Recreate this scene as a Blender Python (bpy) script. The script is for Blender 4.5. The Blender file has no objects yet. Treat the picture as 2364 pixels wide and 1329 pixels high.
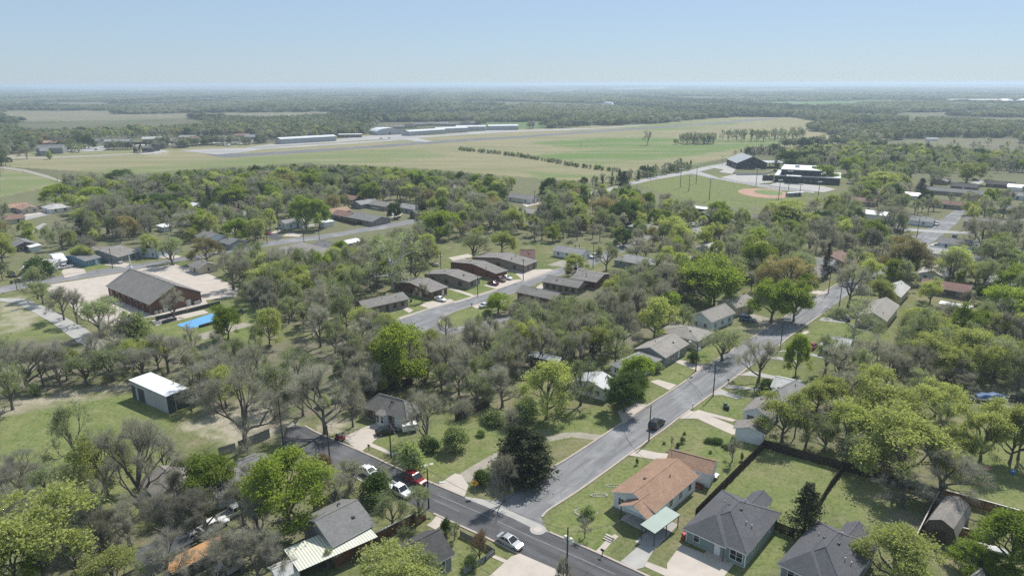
import bpy, math, random
import numpy as np
R = math.radians
random.seed(7); rng = np.random.default_rng(7)
scene = bpy.context.scene
COL = scene.collection

# ---------------------------------------------------------------- camera
CAM_H = 70.0
PITCH = 16.64
ROLL = -0.145
FPX = 1576.0                      # focal length in photo pixels (24 mm on 36 mm)
cam_d = bpy.data.cameras.new("camera"); cam = bpy.data.objects.new("camera", cam_d); COL.objects.link(cam)
cam_d.lens = 24.0; cam_d.sensor_width = 36.0; cam_d.clip_start = 0.5; cam_d.clip_end = 120000
cam.location = (0, 0, CAM_H)
from mathutils import Matrix, Vector, Euler
ROT = Matrix.Rotation(R(90 - PITCH), 3, 'X') @ Matrix.Rotation(R(ROLL), 3, 'Z')
cam.rotation_euler = ROT.to_euler()
scene.camera = cam
RN = np.array(ROT)
# ---------------------------------------------------------------- sky and sun
SUN_EL, SUN_AZ = 53.0, 35.0       # azimuth clockwise from +Y
world = bpy.data.worlds.new("World"); scene.world = world; world.use_nodes = True
nt = world.node_tree; bg = nt.nodes['Background']
sky = nt.nodes.new('ShaderNodeTexSky'); sky.sky_type = 'NISHITA'; sky.sun_disc = False
sky.sun_elevation = R(SUN_EL); sky.sun_rotation = R(SUN_AZ); sky.altitude = 0
sky.air_density = 1.0; sky.dust_density = 0.15; sky.ozone_density = 4.0
tint = nt.nodes.new('ShaderNodeMix'); tint.data_type = 'RGBA'; tint.blend_type = 'MULTIPLY'; tint.inputs[0].default_value = 1.0
tint.inputs[7].default_value = (0.84, 0.93, 1.16, 1)   # cooler white balance of the camera
nt.links.new(sky.outputs[0], tint.inputs[6])
veil = nt.nodes.new('ShaderNodeMix'); veil.data_type = 'RGBA'; veil.inputs[0].default_value = 0.62     # thin even veil of high haze over the blue
veil.inputs[7].default_value = (4.8, 6.1, 7.2, 1); nt.links.new(tint.outputs[2], veil.inputs[6]); nt.links.new(veil.outputs[2], bg.inputs[0]); bg.inputs[1].default_value = 0.084
sun_d = bpy.data.lights.new("sun", 'SUN'); sun = bpy.data.objects.new("sun", sun_d); COL.objects.link(sun)
sun_d.energy = 4.6; sun_d.angle = R(0.53); sun_d.color = (1.0, 0.96, 0.89)
sd = Vector((math.sin(R(SUN_AZ)) * math.cos(R(SUN_EL)), math.cos(R(SUN_AZ)) * math.cos(R(SUN_EL)), math.sin(R(SUN_EL))))
sun.rotation_euler = sd.to_track_quat('Z', 'Y').to_euler()
vs = scene.view_settings; vs.view_transform = 'Standard'; vs.look = 'None'; vs.exposure = 0.27; vs.gamma = 1.0
cy = scene.cycles
cy.max_bounces = 6; cy.diffuse_bounces = 4; cy.glossy_bounces = 2; cy.transmission_bounces = 4; cy.volume_bounces = 1
cy.transparent_max_bounces = 4; cy.caustics_reflective = False; cy.caustics_refractive = False
cy.use_denoising = False; cy.sample_clamp_indirect = 4.0

# ---------------------------------------------------------------- photo pixel <-> place
def G(px, py, z=0.0):
    """the point at height z seen at pixel (px,py) of the 2364x1329 photograph"""
    d = RN @ np.array([(px - 1182) / FPX, -(py - 664.5) / FPX, -1.0])
    t = (z - CAM_H) / d[2]
    return np.array([d[0] * t, d[1] * t, z])
def P(w):
    """pixel of world points (n,3)"""
    w = np.atleast_2d(np.asarray(w, float)) - np.array([0, 0, CAM_H])
    c = w @ RN
    dep = np.where(-c[:, 2] < 0.1, 0.1, -c[:, 2])
    return np.stack([1182 + FPX * c[:, 0] / dep, 664.5 - FPX * c[:, 1] / dep], 1)
def top_height(px, ytop, ybase):
    b = G(px, ybase); d = RN @ np.array([(px - 1182) / FPX, -(ytop - 664.5) / FPX, -1.0])
    return b, CAM_H + d[2] * b[1] / d[1]
def inpoly(pts, poly):
    x, y = pts[:, 0], pts[:, 1]; r = np.zeros(len(pts), bool); n = len(poly); j = n - 1
    for i in range(n):
        xi, yi = poly[i]; xj, yj = poly[j]
        if yi != yj:
            c = ((yi > y) != (yj > y)) & (x < (xj - xi) * (y - yi) / (yj - yi) + xi)
            r ^= c
        j = i
    return r
GA = 50.0                          # direction of the street grid: angle of the long streets from +X
UX, UY = math.cos(R(GA)), math.sin(R(GA))
VX, VY = math.cos(R(GA - 90)), math.sin(R(GA - 90))

# ---------------------------------------------------------------- mesh helpers
class MB:
    def __init__(s): s.v = []; s.f = []; s.m = []
    def add(s, vs, fs, mi=0):
        o = len(s.v); s.v += [tuple(map(float, v)) for v in vs]; s.f += [tuple(i + o for i in f) for f in fs]; s.m += [mi] * len(fs); return s
    def box(s, x0, x1, y0, y1, z0, z1, mi=0):
        return s.add([(x0,y0,z0),(x1,y0,z0),(x1,y1,z0),(x0,y1,z0),(x0,y0,z1),(x1,y0,z1),(x1,y1,z1),(x0,y1,z1)],
                     [(0,3,2,1),(4,5,6,7),(0,1,5,4),(1,2,6,5),(2,3,7,6),(3,0,4,7)], mi)
    def bar(s, p0, p1, w, h, mi=0):
        p0 = Vector(p0); p1 = Vector(p1); d = (p1 - p0).normalized()
        u = d.cross(Vector((0,0,1)));
        if u.length < 1e-3: u = Vector((1,0,0))
        u.normalize(); n = u.cross(d)
        vs = [q + u*a*w/2 + n*b*h/2 for q in (p0, p1) for a, b in ((-1,-1),(1,-1),(1,1),(-1,1))]
        return s.add(vs, [(0,1,2,3),(7,6,5,4),(0,4,5,1),(1,5,6,2),(2,6,7,3),(3,7,4,0)], mi)
    def tube(s, p0, p1, r0, r1=None, n=8, mi=0):
        r1 = r0 if r1 is None else r1
        p0 = Vector(p0); p1 = Vector(p1); d = (p1 - p0).normalized(); u = d.orthogonal().normalized(); w = d.cross(u)
        vs = []
        for q, r in ((p0, r0), (p1, r1)):
            for k in range(n):
                a = 2*math.pi*k/n; vs.append(q + (u*math.cos(a) + w*math.sin(a))*r)
        fs = [(k, (k+1) % n, n+(k+1) % n, n+k) for k in range(n)] + [tuple(range(n-1, -1, -1)), tuple(range(n, 2*n))]
        return s.add(vs, fs, mi)
    def prism(s, poly, z0, z1, mi=0):
        n = len(poly); a = sum(poly[i][0]*poly[(i+1) % n][1] - poly[(i+1) % n][0]*poly[i][1] for i in range(n))
        if a < 0: poly = poly[::-1]
        vs = [(x, y, z0) for x, y in poly] + [(x, y, z1) for x, y in poly]
        return s.add(vs, [(k, (k+1) % n, n+(k+1) % n, n+k) for k in range(n)] + [tuple(range(n-1, -1, -1)), tuple(range(n, 2*n))], mi)
    def lathe(s, prof, n=12, c=(0,0,0), mi=0):
        vs = []; fs = []
        for r, z in prof:
            for k in range(n):
                a = 2*math.pi*k/n; vs.append((c[0]+r*math.cos(a), c[1]+r*math.sin(a), c[2]+z))
        for j in range(len(prof)-1):
            for k in range(n): fs.append((j*n+k, j*n+(k+1) % n, (j+1)*n+(k+1) % n, (j+1)*n+k))
        fs.append(tuple(range(n-1, -1, -1))); fs.append(tuple(range((len(prof)-1)*n, len(prof)*n)))
        return s.add(vs, fs, mi)
    def mesh(s, name, mats, smooth=False):
        me = bpy.data.meshes.new(name); me.from_pydata(s.v, [], s.f)
        for m in (mats if isinstance(mats, (list, tuple)) else [mats]): me.materials.append(m)
        if any(s.m): me.polygons.foreach_set('material_index', s.m)
        if smooth: me.polygons.foreach_set('use_smooth', [True]*len(s.f))
        me.update(); return me
    def build(s, name, mats, parent=None, smooth=False, bevel=0):
        o = bpy.data.objects.new(name, s.mesh(name, mats, smooth)); COL.objects.link(o)
        if parent is not None: o.parent = parent
        if bevel:
            b = o.modifiers.new('bevel', 'BEVEL'); b.width = bevel; b.segments = 2; b.limit_method = 'ANGLE'
        return o
def link_mesh(name, me, parent=None, loc=(0,0,0), rz=0, sc=(1,1,1)):
    o = bpy.data.objects.new(name, me); COL.objects.link(o)
    if parent is not None: o.parent = parent
    o.location = loc; o.rotation_euler = (0, 0, rz); o.scale = sc; return o
LABELS = set()
def tag(o, label, cat, group=None, kind=None):
    o['label'] = label; o['category'] = cat
    if group: o['group'] = group
    if kind: o['kind'] = kind
    return o
def thing(name, label, cat, loc=(0,0,0), rz=0, group=None):
    o = bpy.data.objects.new(name, None); COL.objects.link(o); o.empty_display_size = 1
    o.location = loc; o.rotation_euler = (0, 0, rz); return tag(o, label, cat, group)
LAND = []                          # (pixel x, pixel y, phrase): landmarks used to word the tree labels
def landmark(x, y, phrase): LAND.append((x, y, phrase))
def copy_tree(o, parent=None):
    c = o.copy(); COL.objects.link(c)
    if parent is not None: c.parent = parent
    for ch in list(o.children): copy_tree(ch, c)
    return c

# ---------------------------------------------------------------- materials
def newmat(name):
    m = bpy.data.materials.new(name); m.use_nodes = True; n = m.node_tree
    b = n.nodes['Principled BSDF']; b.inputs['Specular IOR Level'].default_value = 0.3
    return m, n, b
def c4(c): return (c[0], c[1], c[2], 1.0)
def mixc(n, a, b, fac, mode='MIX'):
    x = n.nodes.new('ShaderNodeMix'); x.data_type = 'RGBA'; x.blend_type = mode
    for sk, v in ((x.inputs[0], fac), (x.inputs[6], a), (x.inputs[7], b)):
        if hasattr(v, 'is_linked'): n.links.new(v, sk)
        elif isinstance(v, (int, float)): sk.default_value = v
        else: sk.default_value = c4(v)
    return x.outputs[2]
def mathn(n, op, a, b=0.0, clamp=False):
    x = n.nodes.new('ShaderNodeMath'); x.operation = op; x.use_clamp = clamp
    for sk, v in ((x.inputs[0], a), (x.inputs[1], b)):
        if hasattr(v, 'is_linked'): n.links.new(v, sk)
        else: sk.default_value = v
    return x.outputs[0]
def noise(n, scale, detail=4, co='Object', vec=None, rough=0.55):
    t = n.nodes.new('ShaderNodeTexNoise'); t.inputs['Scale'].default_value = scale; t.inputs['Detail'].default_value = detail
    t.inputs['Roughness'].default_value = rough
    if vec is None:
        tc = n.nodes.new('ShaderNodeTexCoord'); vec = tc.outputs[co]
    n.links.new(vec, t.inputs['Vector']); return t.outputs['Fac']
def rampf(n, fac, lo, hi):
    m = n.nodes.new('ShaderNodeMapRange'); m.inputs[1].default_value = lo; m.inputs[2].default_value = hi
    n.links.new(fac, m.inputs[0]); return m.outputs[0]
def mat(name, c1, c2=None, scale=1.0, rough=0.8, metal=0.0, fine=None, wave=None, bump=0.0, spec=0.3, co='Object', streak=None):
    """procedural surface: two colours blended by noise, optional fine grain and optional rows"""
    m, n, b = newmat(name); c2 = c2 or tuple(x*0.8 for x in c1)
    f = rampf(n, noise(n, scale, 5, co), 0.3, 0.7); col = mixc(n, c1, c2, f)
    if fine: col = mixc(n, col, tuple(x*fine[1] for x in c1), mathn(n, 'MULTIPLY', rampf(n, noise(n, fine[0], 2, co), 0.45, 0.75), fine[2] if len(fine) > 2 else 0.8))
    if wave:   # (axis, scale, darkening)
        w = n.nodes.new('ShaderNodeTexWave'); w.bands_direction = wave[0]; w.inputs['Scale'].default_value = wave[1]
        w.inputs['Distortion'].default_value = 0.0
        tc = n.nodes.new('ShaderNodeTexCoord'); n.links.new(tc.outputs[co], w.inputs['Vector'])
        col = mixc(n, col, (wave[2],)*3, mathn(n, 'MULTIPLY', rampf(n, w.outputs['Fac'], 0.65, 0.95), 1.0), 'MULTIPLY')
    n.links.new(col, b.inputs['Base Color']); b.inputs['Roughness'].default_value = rough; b.inputs['Metallic'].default_value = metal
    b.inputs['Specular IOR Level'].default_value = spec
    if bump:
        bp = n.nodes.new('ShaderNodeBump'); bp.inputs['Strength'].default_value = bump; bp.inputs['Distance'].default_value = 0.05
        n.links.new(noise(n, 6, 4, co), bp.inputs['Height']); n.links.new(bp.outputs[0], b.inputs['Normal'])
    return m
def leafmat(name, light, dark, trans=0.4, hue=0.25):
    m, n, b = newmat(name); n.nodes.remove(b)
    oi = n.nodes.new('ShaderNodeObjectInfo')
    f = mathn(n, 'ADD', mathn(n, 'MULTIPLY', rampf(n, noise(n, 0.35, 3), 0.3, 0.7), 0.6), mathn(n, 'MULTIPLY', oi.outputs['Random'], 0.6), True)
    col = mixc(n, light, dark, f)
    f2 = rampf(n, noise(n, 2.5, 2), 0.35, 0.7); col = mixc(n, col, (0.62, 0.66, 0.6), mathn(n, 'MULTIPLY', f2, 0.8), 'MULTIPLY')
    hs = n.nodes.new('ShaderNodeHueSaturation'); fr = n.nodes.new('ShaderNodeMath'); fr.operation = 'FRACT'; n.links.new(mathn(n, 'MULTIPLY', oi.outputs['Random'], 7.31), fr.inputs[0])
    n.links.new(mathn(n, 'ADD', mathn(n, 'MULTIPLY', fr.outputs[0], 0.5), 0.76), hs.inputs['Value']); hs.inputs['Saturation'].default_value = 0.92; n.links.new(col, hs.inputs['Color']); col = hs.outputs[0]
    d = n.nodes.new('ShaderNodeBsdfDiffuse'); t = n.nodes.new('ShaderNodeBsdfTranslucent'); x = n.nodes.new('ShaderNodeMixShader')
    n.links.new(col, d.inputs[0]); n.links.new(mixc(n, col, (1.0, 1.0, 0.55), 1.0, 'MULTIPLY'), t.inputs[0])
    x.inputs[0].default_value = trans; n.links.new(d.outputs[0], x.inputs[1]); n.links.new(t.outputs[0], x.inputs[2])
    n.links.new(x.outputs[0], n.nodes['Material Output'].inputs[0]); return m
def shingle(name, c, var=0.72, rows=0.8):
    m, n, b = newmat(name)
    f = rampf(n, noise(n, 0.35, 6, rough=.65), 0.34, 0.68); col = mixc(n, tuple(min(1, x*1.06) for x in c), tuple(x*0.76 for x in c), f)
    tc = n.nodes.new('ShaderNodeTexCoord'); mp = n.nodes.new('ShaderNodeMapping'); mp.inputs['Scale'].default_value = (3.0, 3.0, 9.0)
    n.links.new(tc.outputs['Object'], mp.inputs[0])
    t = n.nodes.new('ShaderNodeTexVoronoi'); t.inputs['Scale'].default_value = 1.0; n.links.new(mp.outputs[0], t.inputs['Vector'])
    sep = n.nodes.new('ShaderNodeSeparateColor'); n.links.new(t.outputs['Color'], sep.inputs[0])
    col = mixc(n, col, tuple(x*var*0.9 for x in c), mathn(n, 'MULTIPLY', sep.outputs[0], 0.75))
    col = mixc(n, col, tuple(min(1, x*1.25) for x in c), mathn(n, 'MULTIPLY', rampf(n, noise(n, 9, 2), 0.55, 0.8), 0.5))
    n.links.new(col, b.inputs['Base Color']); b.inputs['Roughness'].default_value = 0.95; b.inputs['Specular IOR Level'].default_value = 0.15
    return m
def plain(name, c, rough=0.5, metal=0.0, spec=0.4):
    return mat(name, c, tuple(x*0.9 for x in c), 2.0, rough, metal, spec=spec)
M = {}
def asphalt(name, c, ang):
    m, n, b = newmat(name); dk = tuple(x*.66 for x in c); lt = tuple(min(1, x*1.35) for x in c)
    tc = n.nodes.new('ShaderNodeTexCoord'); mp = n.nodes.new('ShaderNodeMapping'); mp.vector_type = 'TEXTURE'; mp.inputs['Rotation'].default_value = (0, 0, R(ang)); mp.inputs['Scale'].default_value = (14, 1.1, 1)
    n.links.new(tc.outputs['Object'], mp.inputs[0])
    col = mixc(n, c, dk, rampf(n, noise(n, 1.0, 4, vec=mp.outputs[0]), .35, .65))
    col = mixc(n, col, lt, mathn(n, 'MULTIPLY', rampf(n, noise(n, .11, 5), .52, .7), .8))
    col = mixc(n, col, tuple(x*.6 for x in c), mathn(n, 'MULTIPLY', rampf(n, noise(n, .55, 5, rough=.7), .62, .75), .55))
    v = n.nodes.new('ShaderNodeTexVoronoi'); v.feature = 'DISTANCE_TO_EDGE'; v.inputs['Scale'].default_value = .16; n.links.new(tc.outputs['Object'], v.inputs['Vector'])
    crack = mathn(n, 'MULTIPLY', rampf(n, v.outputs['Distance'], .012, .003), rampf(n, noise(n, .3, 3), .45, .55))
    col = mixc(n, col, tuple(x*.5 for x in c), mathn(n, 'MULTIPLY', crack, .6))
    col = mixc(n, col, (.72, .72, .72), mathn(n, 'MULTIPLY', rampf(n, noise(n, 6, 3), .45, .7), .7), 'MULTIPLY')
    n.links.new(col, b.inputs['Base Color']); b.inputs['Roughness'].default_value = .92; b.inputs['Specular IOR Level'].default_value = .15; return m
M['asphalt'] = asphalt('worn_asphalt', (0.245,0.245,0.25), GA)
M['asphalt_dark'] = asphalt('dark_asphalt', (0.118,0.118,0.123), GA-85)
M['concrete'] = mat('concrete', (0.50,0.44,0.385), (0.40,0.355,0.31), 0.3, 0.9, fine=(4,0.8,0.5))
M['concrete_grey'] = mat('grey_concrete', (0.40,0.385,0.36), (0.31,0.30,0.285), 0.3, 0.9, fine=(4,0.8,0.5))
M['gravel'] = mat('gravel', (0.36,0.325,0.275), (0.25,0.235,0.18), 0.4, 0.95, fine=(3,0.6,0.9))
M['kerb'] = mat('kerb_concrete', (0.46,0.39,0.33), (0.36,0.31,0.27), 0.8, 0.9, fine=(5,0.8,0.5))
M['paint_line'] = plain('road_paint', (0.6,0.6,0.56), 0.8)
M['runway'] = mat('runway_asphalt', (0.15,0.15,0.155), (0.11,0.11,0.115), 0.02, 0.9)
M['apron'] = mat('apron_concrete', (0.36,0.35,0.335), (0.27,0.265,0.26), 0.03, 0.9)
M['infield'] = mat('infield_dirt', (0.40,0.245,0.18), (0.35,0.215,0.16), 0.2, 0.95)
M['white'] = mat('white_paint', (0.74,0.745,0.74), (0.66,0.665,0.66), 0.8, 0.6, wave=None)
M['whitemetal'] = mat('white_metal_roof', (0.80,0.81,0.81), (0.66,0.67,0.67), 0.5, 0.45, wave=('X', 1.3, 0.8))
M['creammetal'] = mat('cream_metal_roof', (0.66,0.66,0.56), (0.58,0.58,0.49), 0.4, 0.5, wave=('X', 0.7, 0.55))
M['greenmetal'] = mat('pale_green_metal_roof', (0.27,0.345,0.30), (0.24,0.305,0.265), 0.5, 0.45, wave=('X', 0.8, 0.7))
M['greymetal'] = mat('grey_metal', (0.42,0.43,0.44), (0.34,0.35,0.36), 0.3, 0.5, wave=('X', 1.1, 0.8))
M['hangar'] = mat('hangar_siding', (0.42,0.415,0.40), (0.36,0.355,0.345), 0.1, 0.7)
M['hangarroof'] = mat('hangar_roof', (0.62,0.63,0.63), (0.5,0.51,0.51), 0.1, 0.5)
M['brick'] = mat('red_brick', (0.23,0.115,0.085), (0.17,0.09,0.068), 1.2, 0.9, fine=(14,0.6,0.8))
M['brickred'] = mat('orange_brick', (0.24,0.095,0.06), (0.19,0.075,0.05), 1.2, 0.9, fine=(14,0.6,0.8))
M['bricktan'] = mat('tan_brick', (0.30,0.255,0.21), (0.23,0.195,0.16), 1.2, 0.9, fine=(14,0.65,0.8))
def siding(name, c): return mat(name, c, tuple(x*0.86 for x in c), 0.6, 0.75, wave=('Z', 2.2, 0.78))
M['sid_white'] = siding('white_siding', (0.80,0.81,0.82)); M['sid_green'] = siding('grey_green_siding', (0.26,0.32,0.30))
M['sid_grey'] = siding('grey_siding', (0.27,0.275,0.28)); M['sid_blue'] = siding('blue_siding', (0.13,0.29,0.40))
M['sid_pale'] = siding('pale_blue_siding', (0.60,0.67,0.72)); M['sid_tan'] = siding('tan_siding', (0.55,0.49,0.38))
M['sid_cream'] = siding('cream_siding', (0.60,0.53,0.37)); M['sid_brown'] = siding('brown_siding', (0.13,0.10,0.08))
M['sid_red'] = siding('red_siding', (0.35,0.10,0.08)); M['sid_teal'] = siding('teal_siding', (0.08,0.20,0.21)); M['sid_dark'] = siding('dark_siding', (0.035,0.04,0.045))
M['slate'] = mat('slate_render', (0.075,0.08,0.085), (0.06,0.065,0.07), 0.3, 0.8)
S = {k: shingle(k + '_shingles', c) for k, c in dict(brown=(0.34,0.22,0.155), charcoal=(0.125,0.125,0.135), grey=(0.30,0.295,0.29), midgrey=(0.22,0.215,0.21),
     warmgrey=(0.255,0.235,0.215), dark=(0.095,0.092,0.092), tan=(0.33,0.305,0.275), orange=(0.39,0.255,0.185), red=(0.25,0.16,0.135), pale=(0.50,0.49,0.47), duplex=(0.245,0.23,0.215)).items()}
M['glass'] = plain('window_glass', (0.02,0.025,0.03), 0.08, 0, 0.6)
M['trim'] = plain('white_trim', (0.72,0.73,0.73), 0.6)
M['darktrim'] = plain('dark_trim', (0.06,0.055,0.05), 0.7)
M['wood'] = mat('weathered_wood', (0.085,0.062,0.048), (0.06,0.045,0.036), 1.0, 0.95, fine=(9,0.6,0.8))
M['fencedark'] = mat('dark_fence_boards', (0.062,0.044,0.036), (0.045,0.032,0.027), 0.6, 0.95, wave=('X', 2.2, 0.6))
M['fencered'] = mat('red_brown_fence_boards', (0.19,0.092,0.055), (0.15,0.075,0.048), 0.6, 0.95, wave=('X', 2.2, 0.65))
M['fencegrey'] = mat('grey_fence_boards', (0.30,0.30,0.305), (0.23,0.23,0.235), 0.6, 0.95, wave=('X', 2.2, 0.65))
M['wire'] = plain('wire', (0.09,0.09,0.09), 0.6)
M['steel'] = plain('galvanised_steel', (0.42,0.43,0.44), 0.45, 0.4)
M['black'] = plain('black_rubber', (0.02,0.02,0.02), 0.85)
M['lamp'] = plain('lamp_head', (0.62,0.63,0.62), 0.4)
M['bluefloor'] = mat('blue_painted_court', (0.13,0.34,0.58), (0.11,0.30,0.53), 0.3, 0.7)
M['stump'] = plain('tan_board', (0.45,0.25,0.11), 0.9)
M['stone'] = mat('pale_stones', (0.52,0.50,0.46), (0.4,0.38,0.34), 2, 0.9)
for k, c in dict(white=(0.74,0.74,0.74), silver=(0.50,0.50,0.51), black=(0.015,0.016,0.018), darkgrey=(0.05,0.055,0.065), red=(0.22,0.018,0.022), darkred=(0.13,0.012,0.015), blue=(0.05,0.09,0.18), slateblue=(0.10,0.13,0.20), brown=(0.16,0.07,0.045), tan=(0.35,0.31,0.25)).items():
    M['car_'+k] = plain('car_paint_'+k, c, 0.22, 0.35 if k in ('silver','darkgrey','slateblue') else 0.0, 0.6)
M['headlight'] = plain('headlight_glass', (0.7,0.7,0.68), 0.15); M['taillight'] = plain('taillight_glass', (0.35,0.01,0.01), 0.2)
M['tarp'] = mat('blue_tarp', (0.07,0.13,0.25), (0.05,0.10,0.2), 1.0, 0.6)
M['bin_green'] = plain('green_plastic', (0.03,0.11,0.08), 0.5); M['bin_blue'] = plain('blue_plastic', (0.06,0.19,0.52), 0.5); M['bin_red'] = plain('red_plastic', (0.33,0.035,0.04), 0.5); M['bin_black'] = plain('black_plastic', (0.025,0.03,0.035), 0.5)
M['sign_yellow'] = plain('yellow_sign', (0.75,0.36,0.02), 0.5)
M['bark'] = mat('grey_bark', (0.15,0.132,0.118), (0.095,0.083,0.074), 1.0, 0.95)
M['bark_pale'] = mat('white_bark', (0.52,0.50,0.46), (0.33,0.31,0.28), 1.0, 0.9)
M['twig'] = leafmat('grey_twigs', (0.495,0.475,0.475), (0.34,0.325,0.325), 0.5)
M['twig_red'] = leafmat('red_brown_twigs', (0.38,0.23,0.22), (0.27,0.17,0.16), 0.5)
M['twig_pale'] = leafmat('pale_twigs', (0.58,0.56,0.52), (0.44,0.42,0.38), 0.4)
M['leaf_bright'] = leafmat('bright_green_leaves', (0.40,0.48,0.075), (0.27,0.37,0.06), 0.58)
M['leaf_yellow'] = leafmat('yellow_green_leaves', (0.58,0.62,0.22), (0.45,0.50,0.165), 0.55)
M['leaf_olive'] = leafmat('olive_leaves', (0.43,0.51,0.22), (0.31,0.385,0.165), 0.52)
M['leaf_dark'] = leafmat('dark_green_leaves', (0.16,0.23,0.065), (0.09,0.15,0.045), 0.42)
M['leaf_cedar'] = leafmat('cedar_needles', (0.105,0.115,0.06), (0.06,0.07,0.04), 0.25)
M['leaf_gold'] = leafmat('golden_buds', (0.50,0.42,0.19), (0.38,0.31,0.14), 0.5)
M['leaf_blossom'] = leafmat('pale_blossom', (0.56,0.55,0.47), (0.38,0.37,0.30), 0.4)
M['far_olive'] = leafmat('far_olive_leaves', (0.33,0.35,0.20), (0.22,0.245,0.145), 0.4)
M['far_dark'] = leafmat('far_dark_leaves', (0.12,0.155,0.08), (0.075,0.10,0.055), 0.3)
M['far_green'] = leafmat('far_green_leaves', (0.37,0.42,0.17), (0.26,0.31,0.13), 0.45)
# ================================================================= GROUND
# patches of ground cover, read off the photograph as outlines and laid on the terrain
LAWN = [  # (value, outline)
 (1,[(1260,1215),(1290,1165),(1470,1055),(1520,1070),(1400,1140),(1420,1200),(1410,1290),(1330,1250)]),
 (.9,[(1500,1015),(1540,990),(1575,970),(1650,990),(1740,1000),(1760,1020),(1640,1130),(1560,1040),(1480,1040)]),
 (.8,[(1600,1180),(1760,1020),(1960,1080),(1900,1200),(1800,1240),(1700,1140)]),
 (.7,[(1900,1150),(1960,1080),(2160,1140),(2100,1240),(2000,1250)]),
 (.9,[(1700,1310),(1740,1270),(1800,1200),(1830,1240),(1800,1300),(1760,1329)]),
 (1,[(1600,945),(1635,915),(1730,915),(1710,965),(1650,960)]),
 (1,[(1500,860),(1580,835),(1600,858),(1560,890),(1500,880)]),
 (1,[(1490,905),(1540,893),(1500,930),(1470,925)]),(1,[(1570,830),(1620,800),(1690,790),(1640,840)]),
 (1,[(1250,960),(1400,940),(1430,970),(1400,1000),(1270,1000)]),
 (.9,[(930,1050),(1000,980),(1150,960),(1160,1040),(1040,1100),(980,1105)]),
 (1,[(820,985),(860,965),(900,1000),(870,1010)]),(.9,[(860,1020),(920,995),(930,1050),(900,1060)]),
 (1,[(0,960),(300,905),(400,960),(380,1000),(200,1060),(0,1090)]),
 (.7,[(0,1090),(330,1000),(430,1060),(330,1180),(120,1160)]),
 (.8,[(0,700),(120,690),(200,800),(150,830),(0,790)]),
 (1,[(330,740),(430,720),(520,700),(600,690),(640,720),(560,800),(380,790)]),
 (1,[(940,650),(1000,610),(1120,590),(1250,640),(1150,690),(1060,700),(960,720),(900,740)]),
 (.9,[(1010,745),(1045,720),(1120,705),(1130,735),(1060,750)]),
 (.8,[(1030,590),(1090,580),(1120,600),(1060,625)]),
 (.9,[(1400,760),(1560,700),(1620,690),(1640,700),(1560,760),(1420,800)]),
 (1,[(1860,770),(1920,730),(2060,760),(2050,790),(1880,800)]),
 (.9,[(1700,900),(1780,840),(1860,860),(1760,920)]),
 (.8,[(2200,1010),(2364,960),(2364,1190),(2200,1130)]),
 (.9,[(2280,1030),(2364,1000),(2364,1200),(2290,1180)]),
 (.8,[(1060,1230),(1150,1270),(1180,1300),(1120,1329),(1030,1329)]),
 (.7,[(520,1050),(620,1020),(680,1060),(600,1100)]),
 (.6,[(300,1180),(420,1150),(450,1200),(330,1230)]),
 (.9,[(26,600),(160,640),(270,620),(200,600)]),(.9,[(110,575),(190,562),(230,585),(150,590)]),
 (.9,[(1480,425),(1600,400),(1860,430),(1840,470),(1720,500),(1640,470),(1540,450)]),
 (.8,[(2000,580),(2120,540),(2160,570),(2080,620)]),(.7,[(1960,680),(2020,640),(2060,660),(1980,720)]),
 # airfield greens
 (1,[(1190,362),(1330,350),(1480,330),(1500,322),(1700,322),(1820,318),(1840,330),(1700,345),(1560,365),(1380,380)]),
 (1,[(1220,330),(1400,318),(1560,318),(1500,335),(1330,345)]),
 (.8,[(1200,395),(1380,405),(1440,400),(1400,412),(1250,412)]),
 (.55,[(150,395),(480,375),(700,350),(950,345),(1050,360),(900,375),(500,390),(250,405)]),
 (.6,[(1420,292),(1600,280),(1700,276),(1700,290),(1500,304)]),
 (.6,[(0,388),(90,405),(140,420),(60,440),(0,452)]),
 (.5,[(60,352),(170,352),(400,340),(440,345),(200,360),(60,366)]),
]
DRY = [
 (.9,[(0,380),(200,372),(480,362),(800,348),(1060,332),(1250,316),(1500,300),(1840,272),(1840,300),(1500,318),(1100,345),(800,372),(480,392),(200,402),(0,395)]),
 (.8,[(600,352),(880,328),(1200,305),(1500,288),(1500,298),(1200,322),(880,345),(600,360)]),
 (.8,[(1000,372),(1200,400),(1440,415),(1380,420),(1150,405),(960,385)]),
 (.6,[(1500,1020),(1560,985),(1640,1000),(1600,1060),(1540,1040)]),
 (.6,[(1960,1100),(2080,1140),(2060,1220),(1980,1200)]),(.5,[(1680,1090),(1760,1040),(1900,1090),(1840,1130)]),
 (.9,[(1010,1010),(1110,985),(1140,1030),(1040,1080)]),
 (.7,[(620,820),(760,790),(760,830),(640,870)]),(.6,[(100,1100),(330,1060),(330,1120),(160,1150)]),
 (.8,[(1590,1130),(1660,1090),(1690,1110),(1610,1170)]),
 (.7,[(1280,1030),(1365,1015),(1340,1050),(1280,1080)]),
]
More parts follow.
